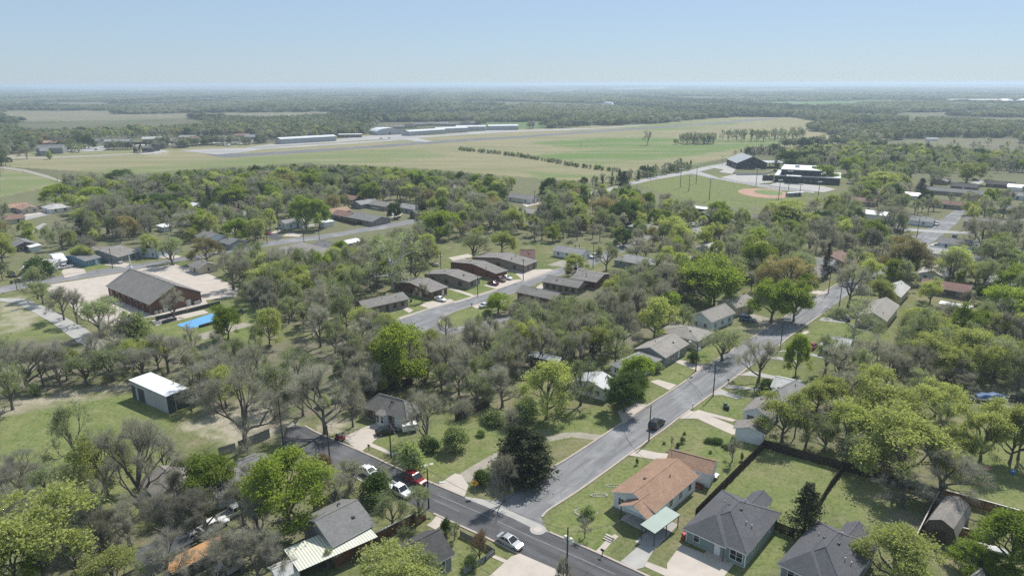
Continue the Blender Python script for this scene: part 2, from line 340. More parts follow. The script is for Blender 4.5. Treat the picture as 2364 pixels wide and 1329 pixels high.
LITTER = [
 (1,[(1050,760),(1180,700),(1300,680),(1420,650),(1560,570),(1640,570),(1700,640),(1600,700),(1560,740),(1480,790),(1400,820),(1330,860),(1200,860),(1120,930),(1040,950),(990,880),(900,860),(870,790),(960,775)]),
 (1,[(0,790),(200,770),(330,770),(560,810),(700,780),(880,780),(1000,880),(840,910),(780,960),(640,990),(560,1010),(460,960),(440,880),(300,850),(190,890),(0,930)]),
 (.9,[(520,600),(700,600),(850,560),(980,570),(1000,610),(930,650),(830,690),(820,740),(700,760),(600,740),(550,660)]),
 (.8,[(1900,800),(2100,790),(2364,740),(2364,930),(2180,900),(1960,900)]),
 (.7,[(1760,920),(2000,900),(2200,980),(2180,1060),(1760,1020)]),
 (.6,[(0,450),(170,430),(480,390),(960,392),(1370,425),(1500,440),(1640,480),(1900,470),(1960,410),(1830,360),(1900,330),(2364,370),(2364,700),(1900,640),(1500,560),(1000,560),(700,560),(0,620)]),
 (.7,[(450,1100),(620,1110),(740,1200),(760,1310),(600,1329),(420,1329),(300,1240),(420,1180)]),
 (.8,[(2060,1060),(2180,1110),(2120,1260),(2030,1240)]),
 (.7,[(0,1200),(230,1180),(320,1260),(300,1329),(0,1329)]),
 (.8,[(1950,370),(2080,352),(2364,372),(2364,400),(2100,395)]),
]
DIRT = [
 (.9,[(500,955),(560,940),(640,960),(700,985),(640,1020),(560,1030),(470,1010),(400,985)]),
 (.9,[(0,930),(190,893),(300,880),(320,895),(190,912),(0,948)]),
 (1,[(720,985),(760,970),(800,965),(830,980),(800,1005),(740,1000)]),
 (.8,[(0,690),(60,685),(110,720),(60,760),(0,770)]),(.9,[(100,820),(160,815),(180,860),(130,875)]),
 (.7,[(1700,760),(1760,735),(1800,760),(1760,780)]),(.8,[(1120,1110),(1180,1090),(1240,1060),(1250,1090),(1150,1145),(1090,1140)]),
 (.5,[(2260,930),(2364,900),(2364,960),(2290,960)]),(.6,[(690,760),(760,735),(790,750),(720,775)]),
 (.9,[(60,352),(0,352),(0,362),(60,360)]),(.8,[(330,352),(400,345),(380,360),(340,358)]),
 (.6,[(0,945),(300,895),(310,905),(0,962)]),(.7,[(540,930),(640,925),(660,950),(560,955)]),
]
FIELDS = [(1,[(0,255),(258,256),(266,264),(780,258),(780,271),(600,281),(450,272),(250,279),(0,281)]),
 (.8,[(110,242),(415,239),(415,247),(180,250)]),(.6,[(250,221),(390,220),(385,224),(250,225)]),
 (.8,[(845,248),(1200,243),(1210,249),(860,253)]),(.7,[(1390,205),(1560,202),(1540,208),(1410,210)]),(.6,[(1190,212),(1340,206),(1330,213),(1200,216)]),
 (.7,[(2150,196),(2320,196),(2320,200),(2160,201)]),(.9,[(2100,232),(2200,228),(2210,233),(2110,237)]),(.6,[(1900,345),(2364,330),(2364,372),(2080,356)]),
 (.7,[(1990,328),(2200,318),(2364,320),(2364,335),(2100,345)]),(.8,[(880,262),(1180,256),(1190,263),(900,270)]),(.7,[(560,205),(760,203),(740,208),(580,210)]),(.7,[(60,211),(210,209),(200,214),(70,216)]),(.8,[(300,206),(430,205),(420,209),(320,210)]),(.6,[(1700,208),(1900,204),(1880,210),(1720,213)]),(.7,[(1560,226),(1800,222),(1800,228),(1580,232)]),(.6,[(2060,262),(2300,255),(2300,263),(2100,270)]),(.6,[(1900,290),(2120,282),(2140,292),(1960,300)]),(.7,[(430,228),(640,225),(620,231),(450,234)])]
GREENF = [(1,[(1720,236),(1930,233),(2060,236),(1960,246),(1860,250),(1740,243)]),(.9,[(1960,232),(2180,230),(2180,236),(1980,240)]),(.8,[(985,228),(1060,226),(1060,231),(1000,233)]),
 (.8,[(1110,284),(1300,279),(1310,290),(1200,298),(1110,296)])]

def terrain():
    angs = np.concatenate([np.linspace(-180, -52, 65)[:-1], np.linspace(-52, 52, 620)[:-1], np.linspace(52, 180, 65)])
    rad = np.concatenate([[6], np.exp(np.arange(math.log(14), math.log(60000), 0.0125))])
    A, RR = np.meshgrid(np.radians(angs), rad)
    x = (np.sin(A)*RR).ravel(); y = (np.cos(A)*RR).ravel(); r = RR.ravel()
    nz = lambda x, y, s, k: np.sin(x/s+k)*np.cos(y/s*1.3+2*k) + .5*np.sin(x/s*2.3+y/s*1.7+k*3)
    far = np.clip((r-7000)/9000, 0, 1)
    z = far*(18*nz(x, y, 2100, 1.0) + 12*nz(x, y, 900, 2.2) + 8)
    w = np.stack([x, y, z], 1); px = P(w); front = (y > 20) & (np.abs(np.degrees(A.ravel())) < 52)
    def paint(layers):
        out = np.zeros(len(x)); hi = np.zeros(len(x))
        for k in range(6):
            j = rng.normal(0, 1, (len(x), 2))*np.array([5, 2.2])*np.clip(r/170, .15, 1.2)[:, None]**-0.35
            j2 = np.stack([np.sin(x/3.1+k)+np.sin(y/4.3), np.cos(y/2.7+k)*0.5], 1)*4
            q = px + j + j2*np.clip(200/r, 0, 1)[:, None]; val = np.zeros(len(x))
            for v, poly in layers:
                pp = np.array(poly); bb = (q[:, 0] > pp[:, 0].min()) & (q[:, 0] < pp[:, 0].max()) & (q[:, 1] > pp[:, 1].min()) & (q[:, 1] < pp[:, 1].max()) & front
                ix = np.where(bb)[0]
                if len(ix): ins = ix[inpoly(q[ix], poly)]; val[ins] = np.maximum(val[ins], v)
            out += val/6
        return out
    L, D, T, B, F, GF = paint(LAWN), paint(DRY), paint(LITTER), paint(DIRT), paint(FIELDS), paint(GREENF)
    air = np.zeros(len(x)); ins = np.where(front)[0]; air[ins] = inpoly(px[ins], AIRFIELD) | inpoly(px[ins], LEFTFIELD)
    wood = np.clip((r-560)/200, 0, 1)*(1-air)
    nr, na = RR.shape; i = np.arange(nr*na).reshape(nr, na)
    f = np.stack([i[:-1, :-1], i[:-1, 1:], i[1:, 1:], i[1:, :-1]], -1).reshape(-1, 4)[:, ::-1]
    cap = i[0, :-1][::-1]
    me = bpy.data.meshes.new('ground'); nv = len(x)
    me.vertices.add(nv); me.vertices.foreach_set('co', w.astype(np.float32).ravel())
    loops = np.concatenate([f.ravel(), cap[::-1]]); me.loops.add(len(loops)); me.loops.foreach_set('vertex_index', loops.astype(np.int32))
    st = np.concatenate([np.arange(len(f))*4, [len(f)*4]]); me.polygons.add(len(st)); me.polygons.foreach_set('loop_start', st.astype(np.int32))
    me.update(calc_edges=True)
    for nm, a in (('lawn', L), ('dry', D), ('litter', T), ('dirt', B), ('field', F), ('greenfield', GF), ('wood', wood), ('air', air)):
        at = me.attributes.new(nm, 'FLOAT', 'POINT'); at.data.foreach_set('value', a.astype(np.float32))
    m, n, b = newmat('ground_cover'); b.inputs['Roughness'].default_value = 0.95; b.inputs['Specular IOR Level'].default_value = 0.05
    def att(nm):
        a = n.nodes.new('ShaderNodeAttribute'); a.attribute_name = nm; return a.outputs['Fac']
    big, mid, fine, vf = noise(n, 0.03, 4), noise(n, 0.22, 5), noise(n, 1.3, 4), noise(n, 5.0, 3)
    col = mixc(n, (0.20,0.195,0.10), (0.14,0.17,0.065), rampf(n, big, .35, .65))
    col = mixc(n, col, (0.27,0.235,0.16), mathn(n, 'MULTIPLY', rampf(n, mid, .48, .7), 0.85))
    lawn = mixc(n, (0.215,0.232,0.098), (0.145,0.19,0.062), rampf(n, mid, .36, .66))
    lawn = mixc(n, lawn, (0.29,0.26,0.155), mathn(n, 'MULTIPLY', rampf(n, noise(n, 0.38, 6, rough=.72), .5, .7), .8))
    lawn = mixc(n, lawn, (0.10,0.155,0.04), mathn(n, 'MULTIPLY', rampf(n, noise(n, 0.8, 5, rough=.7), .58, .72), .55))
    col = mixc(n, col, lawn, att('lawn'))
    dry = mixc(n, (0.27,0.24,0.135), (0.20,0.20,0.10), rampf(n, mid, .4, .65))
    col = mixc(n, col, dry, mathn(n, 'MULTIPLY', att('dry'), rampf(n, noise(n, .09, 4), .38, .58)))
    lit = mixc(n, (0.22,0.195,0.155), (0.14,0.16,0.075), rampf(n, mid, .42, .62))
    col = mixc(n, col, lit, att('litter'))
    # airfield: long mown bands in tan and green
    mp = n.nodes.new('ShaderNodeMapping'); tc = n.nodes.new('ShaderNodeTexCoord'); n.links.new(tc.outputs['Object'], mp.inputs[0]); mp.inputs['Scale'].default_value = (.006, .03, 1); mp.inputs['Rotation'].default_value = (0, 0, R(-12))
    st = noise(n, 1.0, 5, vec=mp.outputs[0], rough=.65)
    af = mixc(n, (0.315,0.275,0.175), (0.245,0.24,0.13), rampf(n, st, .42, .62))
    af = mixc(n, af, (0.15,0.215,0.072), mathn(n, 'MULTIPLY', att('lawn'), rampf(n, st, .28, .52)))
    col = mixc(n, col, af, att('air'))
    col = mixc(n, col, (0.42,0.37,0.30), mathn(n, 'MULTIPLY', att('dirt'), rampf(n, mathn(n, 'ADD', mid, mathn(n, 'MULTIPLY', fine, .35)), .5, .72)))
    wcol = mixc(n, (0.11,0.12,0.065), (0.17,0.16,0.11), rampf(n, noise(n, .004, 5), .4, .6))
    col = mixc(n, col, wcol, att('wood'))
    col = mixc(n, col, mixc(n, (0.25,0.225,0.165), (0.20,0.19,0.13), rampf(n, noise(n, .008, 4), .35, .65)), att('field'))
    col = mixc(n, col, (0.13,0.21,0.08), att('greenfield'))
    col = mixc(n, col, (0.55,0.6,0.5), mathn(n, 'MULTIPLY', rampf(n, fine, .45, .72), .8), 'MULTIPLY')
    col = mixc(n, col, (0.6,0.62,0.55), mathn(n, 'MULTIPLY', rampf(n, vf, .42, .66), .8), 'MULTIPLY')
    n.links.new(col, b.inputs['Base Color'])
    me.materials.append(m); o = bpy.data.objects.new('ground', me); COL.objects.link(o); o['kind'] = 'structure'; return o
AIRFIELD = [(0,362),(60,352),(170,350),(400,343),(480,338),(600,333),(860,310),(1000,303),(1130,297),(1300,296),(1360,291),(1500,287),(1600,277),(1700,270),(1840,271),(1900,285),(1860,300),(1960,318),(1960,330),(1860,335),(1800,345),(1640,372),(1560,388),(1440,412),(1370,420),(1200,408),(960,388),(700,376),(500,386),(300,402),(0,385)]
LEFTFIELD = [(0,388),(95,405),(140,425),(60,442),(0,455)]
terrain()

def struct(name, mb_, m, parent=None):
    o = mb_.build(name, m, parent); o['kind'] = 'structure'; return o
def patch(name, px, m, z=0.012):
    mb = MB(); pts = [G(x, y) for x, y in px]
    a = sum(pts[i][0]*pts[(i+1) % len(pts)][1] - pts[(i+1) % len(pts)][0]*pts[i][1] for i in range(len(pts)))
    if a < 0: pts = pts[::-1]
    mb.add([(p[0], p[1], z) for p in pts], [tuple(range(len(pts)))]); return struct(name, mb, m)
def dense(px, step=4.0):
    out = []
    for a, b in zip(px[:-1], px[1:]):
        k = max(1, int(math.hypot(b[0]-a[0], b[1]-a[1])/step/6)); out += [(a[0]+(b[0]-a[0])*i/k, a[1]+(b[1]-a[1])*i/k) for i in range(k)]
    return out + [px[-1]]
def smooth(px, it=2):
    for _ in range(it):
        q = [px[0]]
        for a, b in zip(px[:-1], px[1:]): q += [(a[0]*.75+b[0]*.25, a[1]*.75+b[1]*.25), (a[0]*.25+b[0]*.75, a[1]*.25+b[1]*.75)]
        px = q + [px[-1]]
    return px
def strip_kerb(name, px, w=0.38, h=0.13):
    pts = [Vector(G(x, y)) for x, y in smooth(px)]; mb = MB(); vs = []; n = len(pts)
    for i, p in enumerate(pts):
        d = (pts[min(i+1, n-1)] - pts[max(i-1, 0)]).normalized(); s = Vector((d.y, -d.x, 0))*w/2
        vs += [(p-s)+Vector((0,0,-.01)), (p-s)+Vector((0,0,h)), (p+s)+Vector((0,0,h)), (p+s)+Vector((0,0,-.01))]
    fs = []
    for i in range(n-1):
        for a, b in ((0,1),(1,2),(2,3)): fs.append((i*4+a, i*4+b, i*4+4+b, i*4+4+a))
    mb.add(vs, fs); return struct(name, mb, M['kerb'])
# ---------------------------------------------------------------- roads
R1L = [(1115,1161),(1161,1147),(1202,1128),(1236,1102),(1269,1081),(1310,1059),(1428,981),(1477,948),(1507,928),(1550,901),(1583,879),(1613,856),(1654,830),(1702,800),(1764,762),(1864,697),(1902,674),(1940,651),(1995,617),(2060,577),(2109,549),(2143,527),(2171,508),(2192,494),(2205,484)]
R1R = [(1250,1214),(1253,1206),(1251,1193),(1261,1180),(1281,1167),(1312,1148),(1356,1118),(1420,1072),(1449,1050),(1477,1031),(1499,1014),(1540,986),(1564,966),(1593,946),(1633,917),(1664,895),(1705,866),(1733,843),(1765,820),(1787,807),(1823,776),(1861,750),(1897,725),(1930,702),(1958,680),(2000,652),(2070,612),(2152,560),(2184,536),(2209,515),(2222,498),(2226,486)]
patch('road', R1L + R1R[::-1], M['asphalt'], .02)
R2U = [(560,890),(640,945),(704,983),(736,1001),(836,1042),(919,1081),(987,1110),(1072,1146),(1161,1170),(1253,1212),(1269,1228),(1306,1244),(1377,1274),(1430,1299),(1500,1331),(1640,1400)]
R2L = [(520,960),(600,1010),(647,1032),(724,1052),(815,1100),(886,1135),(1001,1185),(1062,1213),(1135,1246),(1196,1278),(1302,1328),(1440,1400)]
patch('road', [(660,985)]+R2U[2:] + R2L[2:][::-1], M['asphalt_dark'], .012)
patch('road_apron', [(1072,1145),(1135,1155),(1198,1188),(1250,1211),(1268,1228),(1236,1222),(1184,1196),(1120,1168),(1075,1150)], M['concrete_grey'], .03)
R3U = [(850,775),(890,752),(922,735),(992,712),(1048,697),(1099,682),(1145,669),(1200,651),(1277,623),(1313,613),(1354,600),(1377,587),(1440,560),(1500,535),(1560,520),(1640,505)]
R3L = [(880,800),(960,775),(1012,748),(1018,735),(1035,725),(1086,707),(1132,694),(1200,672),(1246,651),(1287,638),(1338,625),(1400,600),(1460,570),(1520,543),(1580,526),(1660,512)]
patch('road', R3U + R3L[::-1], M['asphalt'], .02)
patch('road', [(1012,748),(1045,757),(1110,745),(1180,725),(1180,736),(1110,757),(1040,772),(985,768)], M['asphalt'], .03)
R4U = [(-60,672),(0,662),(102,643),(179,630),(261,618),(371,602),(414,595),(560,571),(631,555),(751,541),(817,530),(856,523),(960,505)]
R4L = [(-60,690),(0,677),(102,657),(153,648),(276,630),(333,618),(384,607),(440,600),(608,570),(753,551),(830,537),(900,526),(975,512)]
patch('road', R4U + R4L[::-1], M['asphalt'], .02)
patch('road', [(640,556),(617,548),(600,530),(590,515),(602,513),(618,528),(655,548)], M['asphalt_dark'], .026)
patch('road', [(1240,470),(1300,455),(1400,436),(1456,420),(1507,408),(1558,400),(1597,392),(1635,383),(1690,373),(1720,368),(1725,371),(1690,379),(1650,388),(1615,396),(1661,411),(1712,418),(1800,430),(1880,440),(1880,446),(1790,438),(1705,423),(1640,411),(1597,401),(1560,407),(1505,416),(1456,428),(1400,444),(1300,463)], M['apron'], .03)
patch('road', [(1870,338),(1930,325),(1990,316),(1990,320),(1935,330),(1875,342)], M['apron'], .05)
patch('road', [(2040,535),(2100,527),(2180,532),(2240,535),(2240,540),(2170,538),(2100,533),(2040,541)], M['apron'], .028)
patch('road', [(640,526),(700,520),(760,512),(760,516),(700,525),(640,532)], M['apron'], .02)
for nm, px in (('kerb', R1L[2:19]), ('kerb', R1R[2:23]), ('kerb', R2U[2:8]), ('kerb', R2U[10:16]), ('kerb', R2L[6:10]), ('kerb', R2L[4:6]), ('kerb', R3U[1:12]), ('kerb', [(1012,748),(1016,736),(1035,725),(1086,707),(1132,694),(1200,672)]), ('kerb', R4U[1:7]), ('kerb', R4L[1:6])):
    strip_kerb(nm, px)
# white tyre arcs / worn lane lines
def ribbon(name, px, w, m, z):
    pts = [Vector(G(x, y)) for x, y in smooth(px)]; vs = []; n = len(pts)
    for i, p in enumerate(pts):
        d = (pts[min(i+1, n-1)] - pts[max(i-1, 0)]).normalized(); s = Vector((d.y, -d.x, 0))*w/2; vs += [p-s+Vector((0,0,z)), p+s+Vector((0,0,z))]
    return struct(name, MB().add(vs, [(2*i, 2*i+1, 2*i+3, 2*i+2) for i in range(n-1)]), m)
M['seam'] = mat('pale_road_seam', (0.26,0.26,0.26), (0.17,0.17,0.17), 1, .9)
M['crack'] = mat('tar_seam', (0.05,0.05,0.052), (0.07,0.07,0.07), 1, .9)
ribbon('road_seam', [(1010,1142),(1090,1175),(1150,1203),(1230,1240),(1310,1275),(1420,1325)], .16, M['seam'], .022)
ribbon('road_seam', [(1000,1152),(1060,1180)], .14, M['seam'], .022)
ribbon('tyre_mark', [(1388,1008),(1420,1015),(1418,1030),(1396,1046)], .18, M['seam'], .026); ribbon('tyre_mark', [(1398,1006),(1426,1012),(1424,1030)], .16, M['seam'], .026)
ribbon('tar_patch', [(1590,879),(1610,897),(1622,914)], .12, M['crack'], .026); ribbon('tar_patch', [(1433,985),(1458,1030)], .1, M['crack'], .026)
ribbon('tar_patch', [(1390,1070),(1300,1130),(1240,1168)], .5, mat('tar_band', (0.17,0.17,0.175),(0.22,0.22,0.22), .6, .9), .026)
ribbon('tar_patch', [(1860,715),(1760,780),(1640,862),(1560,917)], .35, M['crack'] if False else mat('worn_band', (0.205,0.205,0.21),(0.24,0.24,0.24), .6, .9), .026)
mb = MB(); c = G(1242, 1222); mb.lathe([(1.35, 0), (1.35, .02)], 24, (c[0], c[1], .03)); struct('manhole_collar', mb, M['concrete_grey'])
mb = MB(); mb.lathe([(.7, 0), (.7, .008), (.62, .02), (.55, .012)], 24, (c[0], c[1], .05)); o = mb.build('manhole_cover', M['concrete']); tag(o, 'round manhole cover in a concrete collar at the street corner', 'manhole')
# ---------------------------------------------------------------- driveways, paths, yards
CON = [('driveway',[(1012,1117),(1050,1092),(1065,1096),(1082,1120),(1078,1130),(1072,1146)],'concrete'),
 ('dirt_track',[(1050,1100),(1085,1078),(1140,1046),(1180,1030),(1200,1038),(1150,1062),(1105,1090),(1085,1112),(1068,1112)],'gravel'),
 ('dirt_track',[(1262,1008),(1300,998),(1340,997),(1385,1003),(1400,1000),(1380,1016),(1320,1008),(1270,1018)],'gravel'),
 ('driveway',[(788,1012),(830,990),(870,975),(905,983),(918,992),(870,1012),(840,1038),(833,1042)],'concrete'),
 ('path',[(857,1022),(880,1032),(912,1047),(905,1052),(868,1036),(850,1029)],'concrete'),
 ('driveway',[(1180,1284),(1200,1277),(1310,1325),(1330,1340),(1140,1345),(1130,1329)],'concrete'),
 ('path',[(1133,1285),(1142,1281),(1195,1302),(1180,1306)],'concrete'),
 ('driveway',[(995,1205),(1010,1188),(1030,1195),(1022,1210),(1005,1222),(985,1212)],'concrete'),
 ('driveway',[(1432,1296),(1480,1255),(1510,1268),(1485,1310),(1468,1314)],'concrete_grey'),
 ('gravel_pad',[(1465,1250),(1530,1195),(1566,1210),(1512,1268)],'concrete_grey'),
 ('driveway',[(1482,1304),(1492,1295),(1540,1313),(1540,1300),(1572,1256),(1660,1290),(1695,1300),(1672,1329),(1650,1350),(1560,1340)],'concrete'),
 ('path',[(1375,1272),(1405,1240),(1420,1232),(1428,1238),(1412,1252),(1388,1278)],'concrete'),
 ('driveway',[(1449,1050),(1477,1036),(1520,1045),(1562,1048),(1545,1062),(1510,1060)],'concrete'),
 ('driveway',[(1568,966),(1592,947),(1640,960),(1690,980),(1720,1000),(1690,1003),(1650,985),(1610,966)],'concrete'),
 ('path',[(1600,950),(1612,946),(1690,966),(1700,970),(1690,973)],'concrete'),
 ('driveway',[(1640,912),(1664,897),(1680,905),(1720,917),(1700,921),(1668,912)],'concrete_grey'),
 ('path',[(1668,892),(1680,888),(1760,898),(1760,902),(1680,896)],'concrete_grey'),
 ('driveway',[(1705,866),(1733,856),(1790,868),(1790,876),(1740,868)],'concrete_grey'),
 ('driveway',[(1500,880),(1520,876),(1562,888),(1545,900)],'concrete'),
 ('driveway',[(1553,833),(1562,829),(1640,845),(1613,857)],'concrete'),
 ('driveway',[(1425,950),(1470,930),(1495,935),(1440,978)],'concrete'),
 ('driveway',[(1702,735),(1740,725),(1800,740),(1770,757)],'gravel'),
 ('driveway',[(1836,776),(1850,768),(1870,760),(1862,764),(1870,766),(1840,782)],'concrete'),
 ('driveway',[(1890,740),(1900,732),(1960,735),(1950,745)],'concrete_grey'),
 ('driveway',[(1862,677),(1880,670),(1915,674),(1898,680)],'concrete'),
 ('path',[(1790,812),(1830,806),(1900,822),(1900,827),(1830,812)],'concrete_grey'),
 ('path',[(1770,826),(1790,822),(1850,834),(1850,838)],'concrete_grey'),
 # duplex row
 ('driveway',[(969,705),(985,697),(1040,690),(1052,697),(995,713)],'concrete'),('driveway',[(1116,659),(1150,648),(1200,645),(1210,648),(1150,668)],'concrete'),('driveway',[(1190,632),(1230,622),(1270,621),(1280,624),(1210,650)],'concrete'),
 ('path',[(918,708),(928,704),(955,716),(945,722)],'concrete'),('path',[(920,733),(990,711),(994,713),(925,737)],'concrete'),('path',[(1032,666),(1040,663),(1098,682),(1090,685)],'concrete'),('path',[(1045,697),(1145,667),(1148,670),(1050,700)],'concrete'),
 ('path',[(1165,625),(1180,619),(1230,630),(1225,633)],'concrete'),('driveway',[(1232,667),(1250,655),(1258,668)],'concrete'),('driveway',[(1090,707),(1110,698),(1125,705),(1100,712)],'concrete'),
 ('gravel_pad',[(1035,595),(1080,586),(1095,592),(1050,604)],'concrete'),('driveway',[(1262,612),(1300,600),(1330,604),(1300,616)],'gravel'),
 # church lot
 ('parking_lot',[(108,658),(153,651),(276,631),(333,619),(400,610),(450,620),(500,640),(550,665),(545,685),(475,693),(482,705),(440,715),(300,740),(245,755),(190,735),(150,690),(110,672)],'concrete'),
 ('driveway',[(0,688),(60,690),(120,715),(200,760),(250,800),(230,815),(180,790),(120,745),(40,700),(0,695)],'concrete_grey'),
 ('driveway',[(142,628),(148,618),(165,612),(195,622),(200,630),(150,642)],'concrete'),('driveway',[(40,640),(50,635),(75,650),(60,655)],'concrete'),('driveway',[(240,612),(258,603),(300,608),(290,618)],'concrete'),('driveway',[(362,595),(390,585),(420,592),(400,598)],'concrete'),
 ('path',[(455,772),(560,745),(590,748),(470,785)],'gravel'),('path',[(350,740),(470,715),(482,722),(360,752)],'concrete'),
 ('driveway',[(385,938),(400,945),(470,920),(440,905)],'gravel'),
 ('driveway',[(55,497),(70,490),(110,488),(120,494),(70,504)],'concrete'),('road',[(0,505),(60,500),(105,492),(108,497),(60,508),(0,515)],'apron'),
 ('road',[(60,535),(100,515),(108,517),(75,540)],'apron'),
 ('driveway',[(652,545),(665,537),(700,540),(690,547)],'concrete'),('driveway',[(625,538),(640,530),(650,530),(640,540)],'concrete'),
 ('driveway',[(890,500),(905,490),(930,492),(920,503)],'concrete'),('driveway',[(1205,470),(1240,462),(1255,468),(1215,478)],'concrete'),
 ('driveway',[(2120,575),(2160,560),(2200,565),(2170,580)],'concrete'),('driveway',[(2220,520),(2260,515),(2300,525),(2250,528)],'apron'),
 ('driveway',[(2225,425),(2270,415),(2275,420),(2240,432)],'apron'),
 ('driveway',[(2290,520),(2364,505),(2364,510),(2300,526)],'apron'),
 ('path',[(1880,945),(1990,968),(2000,973),(1885,950)],'concrete_grey'),
]
for k, (nm, px, mm) in enumerate(CON): patch(nm, px, M[mm], .036+.004*(k % 9) if nm != 'dirt_track' else .006)
# airfield
AIR = [('runway',[(470,357),(600,353),(856,336.5),(1035,323.5),(1200,314),(1353,303),(1507,293),(1635,284),(1737,275),(1790,272.5),(1800,274),(1740,279),(1635,287.5),(1507,297),(1353,307.5),(1200,318.5),(1035,329),(856,342),(600,359.5),(520,364)],'runway'),
 ('taxiway',[(410,347),(520,343),(600,341.5),(760,332),(907,322.5),(960,318),(960,321),(907,325.5),(760,335.5),(600,345.5),(560,352),(500,357),(480,355)],'apron'),
 ('apron',[(560,343),(600,336),(649,331),(777,322),(860,313),(930,310),(940,314),(1000,313),(1080,306),(1130,301),(1200,301),(1205,304),(1080,311),(960,319),(860,323),(740,331),(640,338)],'apron'),
 ('taxiway',[(1195,301),(1300,298),(1360,296.5),(1420,293),(1500,287.5),(1500,289),(1420,295),(1300,301.5),(1200,304.5)],'apron'),
 ('road',[(0,357),(30,362),(100,363),(200,359),(310,354),(330,356),(200,363),(90,367),(20,366),(0,361)],'gravel'),
 ('gravel_pad',[(318,354),(345,347),(380,347),(393,350),(360,355),(330,357)],'concrete_grey'),
 ('road',[(0,384),(60,392),(110,405),(145,419),(143,422),(100,409),(50,396),(0,389)],'gravel'),
 ('road',[(150,343),(260,336),(400,331),(560,326),(740,316),(740,318),(560,329),(400,334),(260,339),(200,345)],'apron'),
 ('parking_lot',[(150,348),(200,341),(245,343),(240,349),(180,351)],'apron'),
 ('parking_lot',[(1663,410),(1700,402),(1773,402),(1793,420),(1760,424),(1715,421)],'concrete_grey'),('parking_lot',[(1635,387),(1684,378),(1700,390),(1690,402),(1660,398),(1670,392)],'concrete_grey'),
 ('parking_lot',[(1772,428),(1800,420),(1900,430),(1930,438),(1900,445)],'concrete_grey'),
 ('taxiway',[(880,323),(960,318),(1000,327),(980,329),(930,323)],'apron'),
]
for k, (nm, px, mm) in enumerate(AIR): patch(nm, px, M[mm], .05+.012*k)
# ball field dirt with its grass diamond, laid flat
c = G(1764, 446); ax = abs(G(1820, 446)[0]-c[0]); ay = abs(G(1764, 435)[1]-c[1])
pts = [(c[0]+ax*math.cos(a), c[1]+ay*math.sin(a), .05) for a in np.linspace(0, 2*math.pi, 40)[:-1]]
struct('infield', MB().add(pts, [tuple(range(39))]), M['infield'])
c2 = G(1774, 444.5)
pts = [(c2[0]+ax*.55*math.cos(a), c2[1]+ay*.55*math.sin(a), .08) for a in np.linspace(0, 2*math.pi, 24)[:-1]]
M['grassplain'] = mat('infield_grass', (0.15,0.20,0.07), (0.12,0.175,0.055), .3, .95)
struct('infield_grass', MB().add(pts, [tuple(range(23))]), M['grassplain'])

for k in range(14):
    q = k/14; x = 560+q*560; y = 355.5-q*34; ribbon('runway_marking', [(x, y), (x+14, y-.85)], .9, M['paint_line'], .3)
# ================================================================= HOUSES
WIN = {}
def win_mesh(w, h, trim, div):
    k = (round(w, 1), round(h, 1), trim, div)
    if k not in WIN:
        f = MB(); t = .09
        f.box(-w/2-t, w/2+t, -.05, .05, -h/2-t, -h/2).box(-w/2-t, w/2+t, -.05, .05, h/2, h/2+t).box(-w/2-t, -w/2, -.05, .05, -h/2, h/2).box(w/2, w/2+t, -.05, .05, -h/2, h/2)
        f.box(-w/2, w/2, -.035, .035, -.03, .03)
        if div: f.box(-.035, .035, -.036, .034, -h/2, -.03).box(-.035, .035, -.036, .034, .03, h/2)
        p = MB().box(-w/2, w/2, -.015, .015, -h/2, h/2)
        WIN[k] = (f.mesh('window_frame', M[trim]), p.mesh('window_pane', M['glass']))
    return WIN[k]
def window(parent, x, y, z, rz, w=1.0, h=1.3, trim='trim', div=False):
    a, b = win_mesh(w, h, trim, div); o = link_mesh('window', a, parent, (x, y, z), rz); link_mesh('pane', b, o); return o
DOORS = {}
def door(parent, x, y, z, rz, m='trim', w=.95, h=2.05):
    if (m, w) not in DOORS:
        d = MB().box(-w/2, w/2, -.06, .06, 0, h); 
        for zz in (.25, 1.15): d.box(-w*.35, w*.35, -.075, -.06, zz, zz+.65)
        DOORS[(m, w)] = d.mesh('door', M[m])
    return link_mesh('door', DOORS[(m, w)], parent, (x, y, z), rz)
def roof_gable(LR, WR, he, rise, x0=0, t=.17):
    mb = MB(); h = WR/2; a, b = x0-LR/2, x0+LR/2
    sec = [(-h, he), (0, he+rise), (h, he), (h, he-t), (0, he+rise-t), (-h, he-t)]
    vs = [(a, y, z) for y, z in sec] + [(b, y, z) for y, z in sec]
    mb.add(vs, [(0,6,7,1), (1,7,8,2)][::1], 0); mb.f[0] = (0,1,7,6); mb.f[1] = (1,2,8,7)
    mb.add(vs, [(2,3,9,8), (0,6,11,5), (0,5,4,1), (1,4,3,2), (6,7,10,11), (7,8,9,10)], 1)
    mb.add(vs, [(3,4,10,9), (4,5,11,10)], 1)
    mb.box(a, b, -.12, .12, he+rise-.012, he+rise+.035, 0); return mb
def roof_hip(LR, WR, he, rise, t=.17):
    mb = MB(); a, h = LR/2, WR/2; r = max(LR/2-WR/2, .15)
    vs = [(-a,-h,he),(a,-h,he),(a,h,he),(-a,h,he),(-r,0,he+rise),(r,0,he+rise),(-a,-h,he-t),(a,-h,he-t),(a,h,he-t),(-a,h,he-t)]
    mb.add(vs, [(0,1,5,4),(1,2,5),(2,3,4,5),(3,0,4)], 0); mb.add(vs, [(0,6,7,1),(1,7,8,2),(2,8,9,3),(3,9,6,0),(6,9,8,7)], 1)
    for p, q in ((0,4),(1,5),(2,5),(3,4)): mb.bar(Vector(vs[p])*.995+Vector((0,0,.02)), Vector(vs[q])+Vector((0,0,.02)), .2, .05, 0)
    if LR > WR+.5: mb.bar(Vector(vs[4])+Vector((0,0,.02)), Vector(vs[5])+Vector((0,0,.02)), .2, .05, 0)
    return mb
